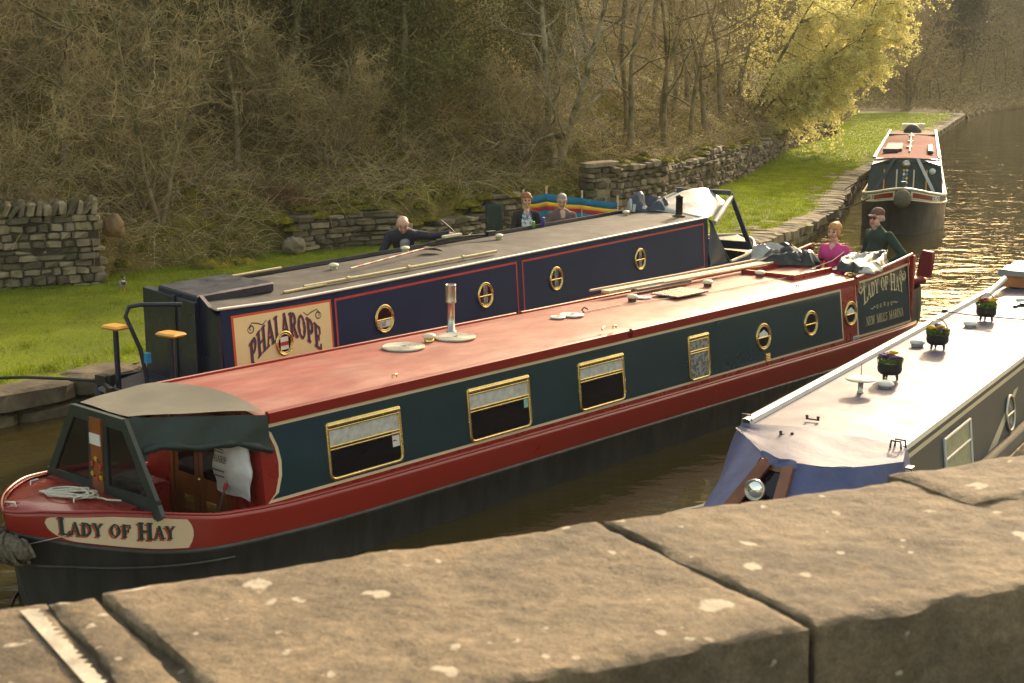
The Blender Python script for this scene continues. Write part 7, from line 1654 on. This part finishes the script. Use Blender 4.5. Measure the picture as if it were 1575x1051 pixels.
def camp_chair(label, loc, rz, cloth, back=.95, folded=False):
    root = empty('camping_chair', loc, rz); root.scale = (1.12,)*3; tag(root, label, 'camping chair', 'camping chairs by the windbreak'); g = MB()
    w = .27 if not folded else .18
    A = [[(-.22-.06*q+.015*math.sin(v*3), -w+2*w*v, .40+(back-.40)*q+.02*math.sin(v*math.pi)) for v in np.linspace(0, 1, 8)] for q in np.linspace(0, 1, 8)]; g.grid(A); o = g.build('backrest', cloth, root); o.modifiers.new('t', 'SOLIDIFY').thickness = .012
    g = MB(); g.grid([[(-.22+.46*q, -w+2*w*v, .40-.05*math.sin(v*math.pi)) for v in np.linspace(0, 1, 8)] for q in np.linspace(0, 1, 6)]); o = g.build('seat', cloth, root); o.modifiers.new('t', 'SOLIDIFY').thickness = .012
    for sy in (-1, 1):
        for a, b_ in (((-.26, sy*w, 0), (.26, sy*w, .42)), ((.26, sy*w, 0), (-.24, sy*w, .42))): g = MB(); g.tube([a, b_], .011, 0, 6); g.build('leg', M['iron'], root)
        g = MB(); g.tube([(-.24, sy*w, .36), (-.29, sy*w, back+.01)], .011, 0, 6); g.tube([(-.26, sy*(w+.01), .62), (.22, sy*(w+.01), .60)], .016, 0, 6); g.build('arm_rest', M['iron'], root)
M['chaircloth'] = mat('dark_green_chair_cloth', (.012, .035, .025), .8, var=.2, bump=.006, bscale=8)
camp_chair('empty dark green camping chair left of the seated woman', (-.31, 31.1, .44), math.radians(-70), M['chaircloth'], .98, True)
camp_chair('black camping chair holding the woman in the patterned top', (.34, 29.8, .44), math.radians(-82), M['cardi'], .86)
camp_chair('black camping chair holding the grey haired man', (1.12, 29.6, .44), math.radians(-76), M['cardi'], .88)
# windbreak
wb = empty('windbreak', (1.3, 30.7, .50)); tag(wb, 'blue, yellow and red striped cloth windbreak on wooden poles behind the seated pair', 'windbreak')
posts = [(-1.05, -.35), (-.53, -.05), (.27, .02), (1.08, .12)]; tops = [1.47, 1.52, 1.42, 1.30]
for (x, y), t in zip(posts, tops): g = MB(); g.tube([(x, y, 0), (x, y, t)], .022, 0, 8); g.build('pole', M['wood_pale'], wb)
XX = np.interp(np.linspace(0, 3, 40), range(4), [p[0] for p in posts]); YY = np.interp(np.linspace(0, 3, 40), range(4), [p[1] for p in posts]); TT = np.interp(np.linspace(0, 3, 40), range(4), tops)
def strip(a, b_, m):
    g = MB(); A = []
    for i, (x, y, t) in enumerate(zip(XX, YY, TT)): u = i/13.0; sag = .02*math.sin(math.pi*(u % 1)); A.append([(x, y-.03+.02*math.sin(u*math.pi*2)*.6+.02*math.sin(i*.9+z*5), (t-.16-sag*(1 if z > .5 else .3))*z) for z in (a, (a+b_)/2, b_)])
    g.grid(A); o = g.build('cloth_stripe', m, wb); o.modifiers.new('t', 'SOLIDIFY').thickness = .004
strip(.87, 1.0, M['cyan']); strip(.80, .868, M['wyellow']); strip(.73, .798, M['wred']); strip(.50, .728, M['cyan']); strip(.40, .498, M['wyellow']); strip(.30, .398, M['wred']); strip(.05, .298, M['cyan'])
# mallard
P = [cap(V3(-.08, 0, .15), V3(.07, 0, .165), .062, .068, 0, k=.03), cap(V3(.06, 0, .165), V3(.11, 0, .19), .058, .045, 1, k=.02), cap(V3(-.12, 0, .155), V3(-.21, 0, .175), .042, .014, 0, k=.02), cap(V3(.11, 0, .20), V3(.125, .0, .275), .032, .025, 2, k=.012), cap(V3(.125, 0, .30), V3(.14, 0, .302), .034, .031, 2, k=.012), cap(V3(.165, 0, .295), V3(.21, 0, .285), .015, .010, 3, k=.006, flat=((0, 0, 1), 1.7)), cap(V3(.117, 0, .232), V3(.119, 0, .240), .0305, None, 4, k=.004, pri=.002)]
for e in (-1, 1): P += [cap(V3(.0, e*.03, .10), V3(.005, e*.03, .015), .008, .007, 5, k=.005), cap(V3(-.01, e*.03, .010), V3(.05, e*.035, .008), .010, .016, 5, k=.005), cap(V3(-.10, e*.058, .17), V3(.04, e*.062, .175), .022, .030, 6, k=.012), cap(V3(.158, e*.024, .308), V3(.160, e*.024, .308), .006, None, 7, k=.003, pri=.004)]
dk = empty('duck', (-7.36, 25.5, .455), math.radians(-62)); tag(dk, 'mallard drake with green head standing on the grass', 'duck')
sdf_mesh('body', P, [mat('duck_grey', (.30, .26, .21), .8, var=.25, vscale=40), mat('duck_brown_breast', (.09, .04, .025), .8), mat('duck_green', (.008, .035, .02), .3), mat('duck_bill', (.45, .36, .05), .5), M['white'], mat('duck_feet', (.60, .25, .04), .6), mat('duck_wing', (.17, .12, .09), .8, var=.3, vscale=50), EYE], res=.006, k=.012, parent=dk)

# ------------------------------------------------------------------ very thin haze added to lift dark tones, one closed box with the sky outside
def haze():
    g = MB(); g.box(-140, 345, -75, 420, -1.5, 85); m = bpy.data.materials.new('shadow_lift_haze'); m.use_nodes = True; N = m.node_tree.nodes; N.remove(N['Principled BSDF'])
    v = N.new('ShaderNodeVolumePrincipled'); v.inputs['Color'].default_value = (.95, .90, .80, 1); v.inputs['Density'].default_value = .00032; v.inputs['Anisotropy'].default_value = .1
    m.node_tree.links.new(v.outputs[0], N['Material Output'].inputs['Volume']); o = g.build('haze', m)
    o['kind'] = 'stuff'; o['label'] = 'thin warm haze added to lift the shadows'; o['category'] = 'haze'
haze()
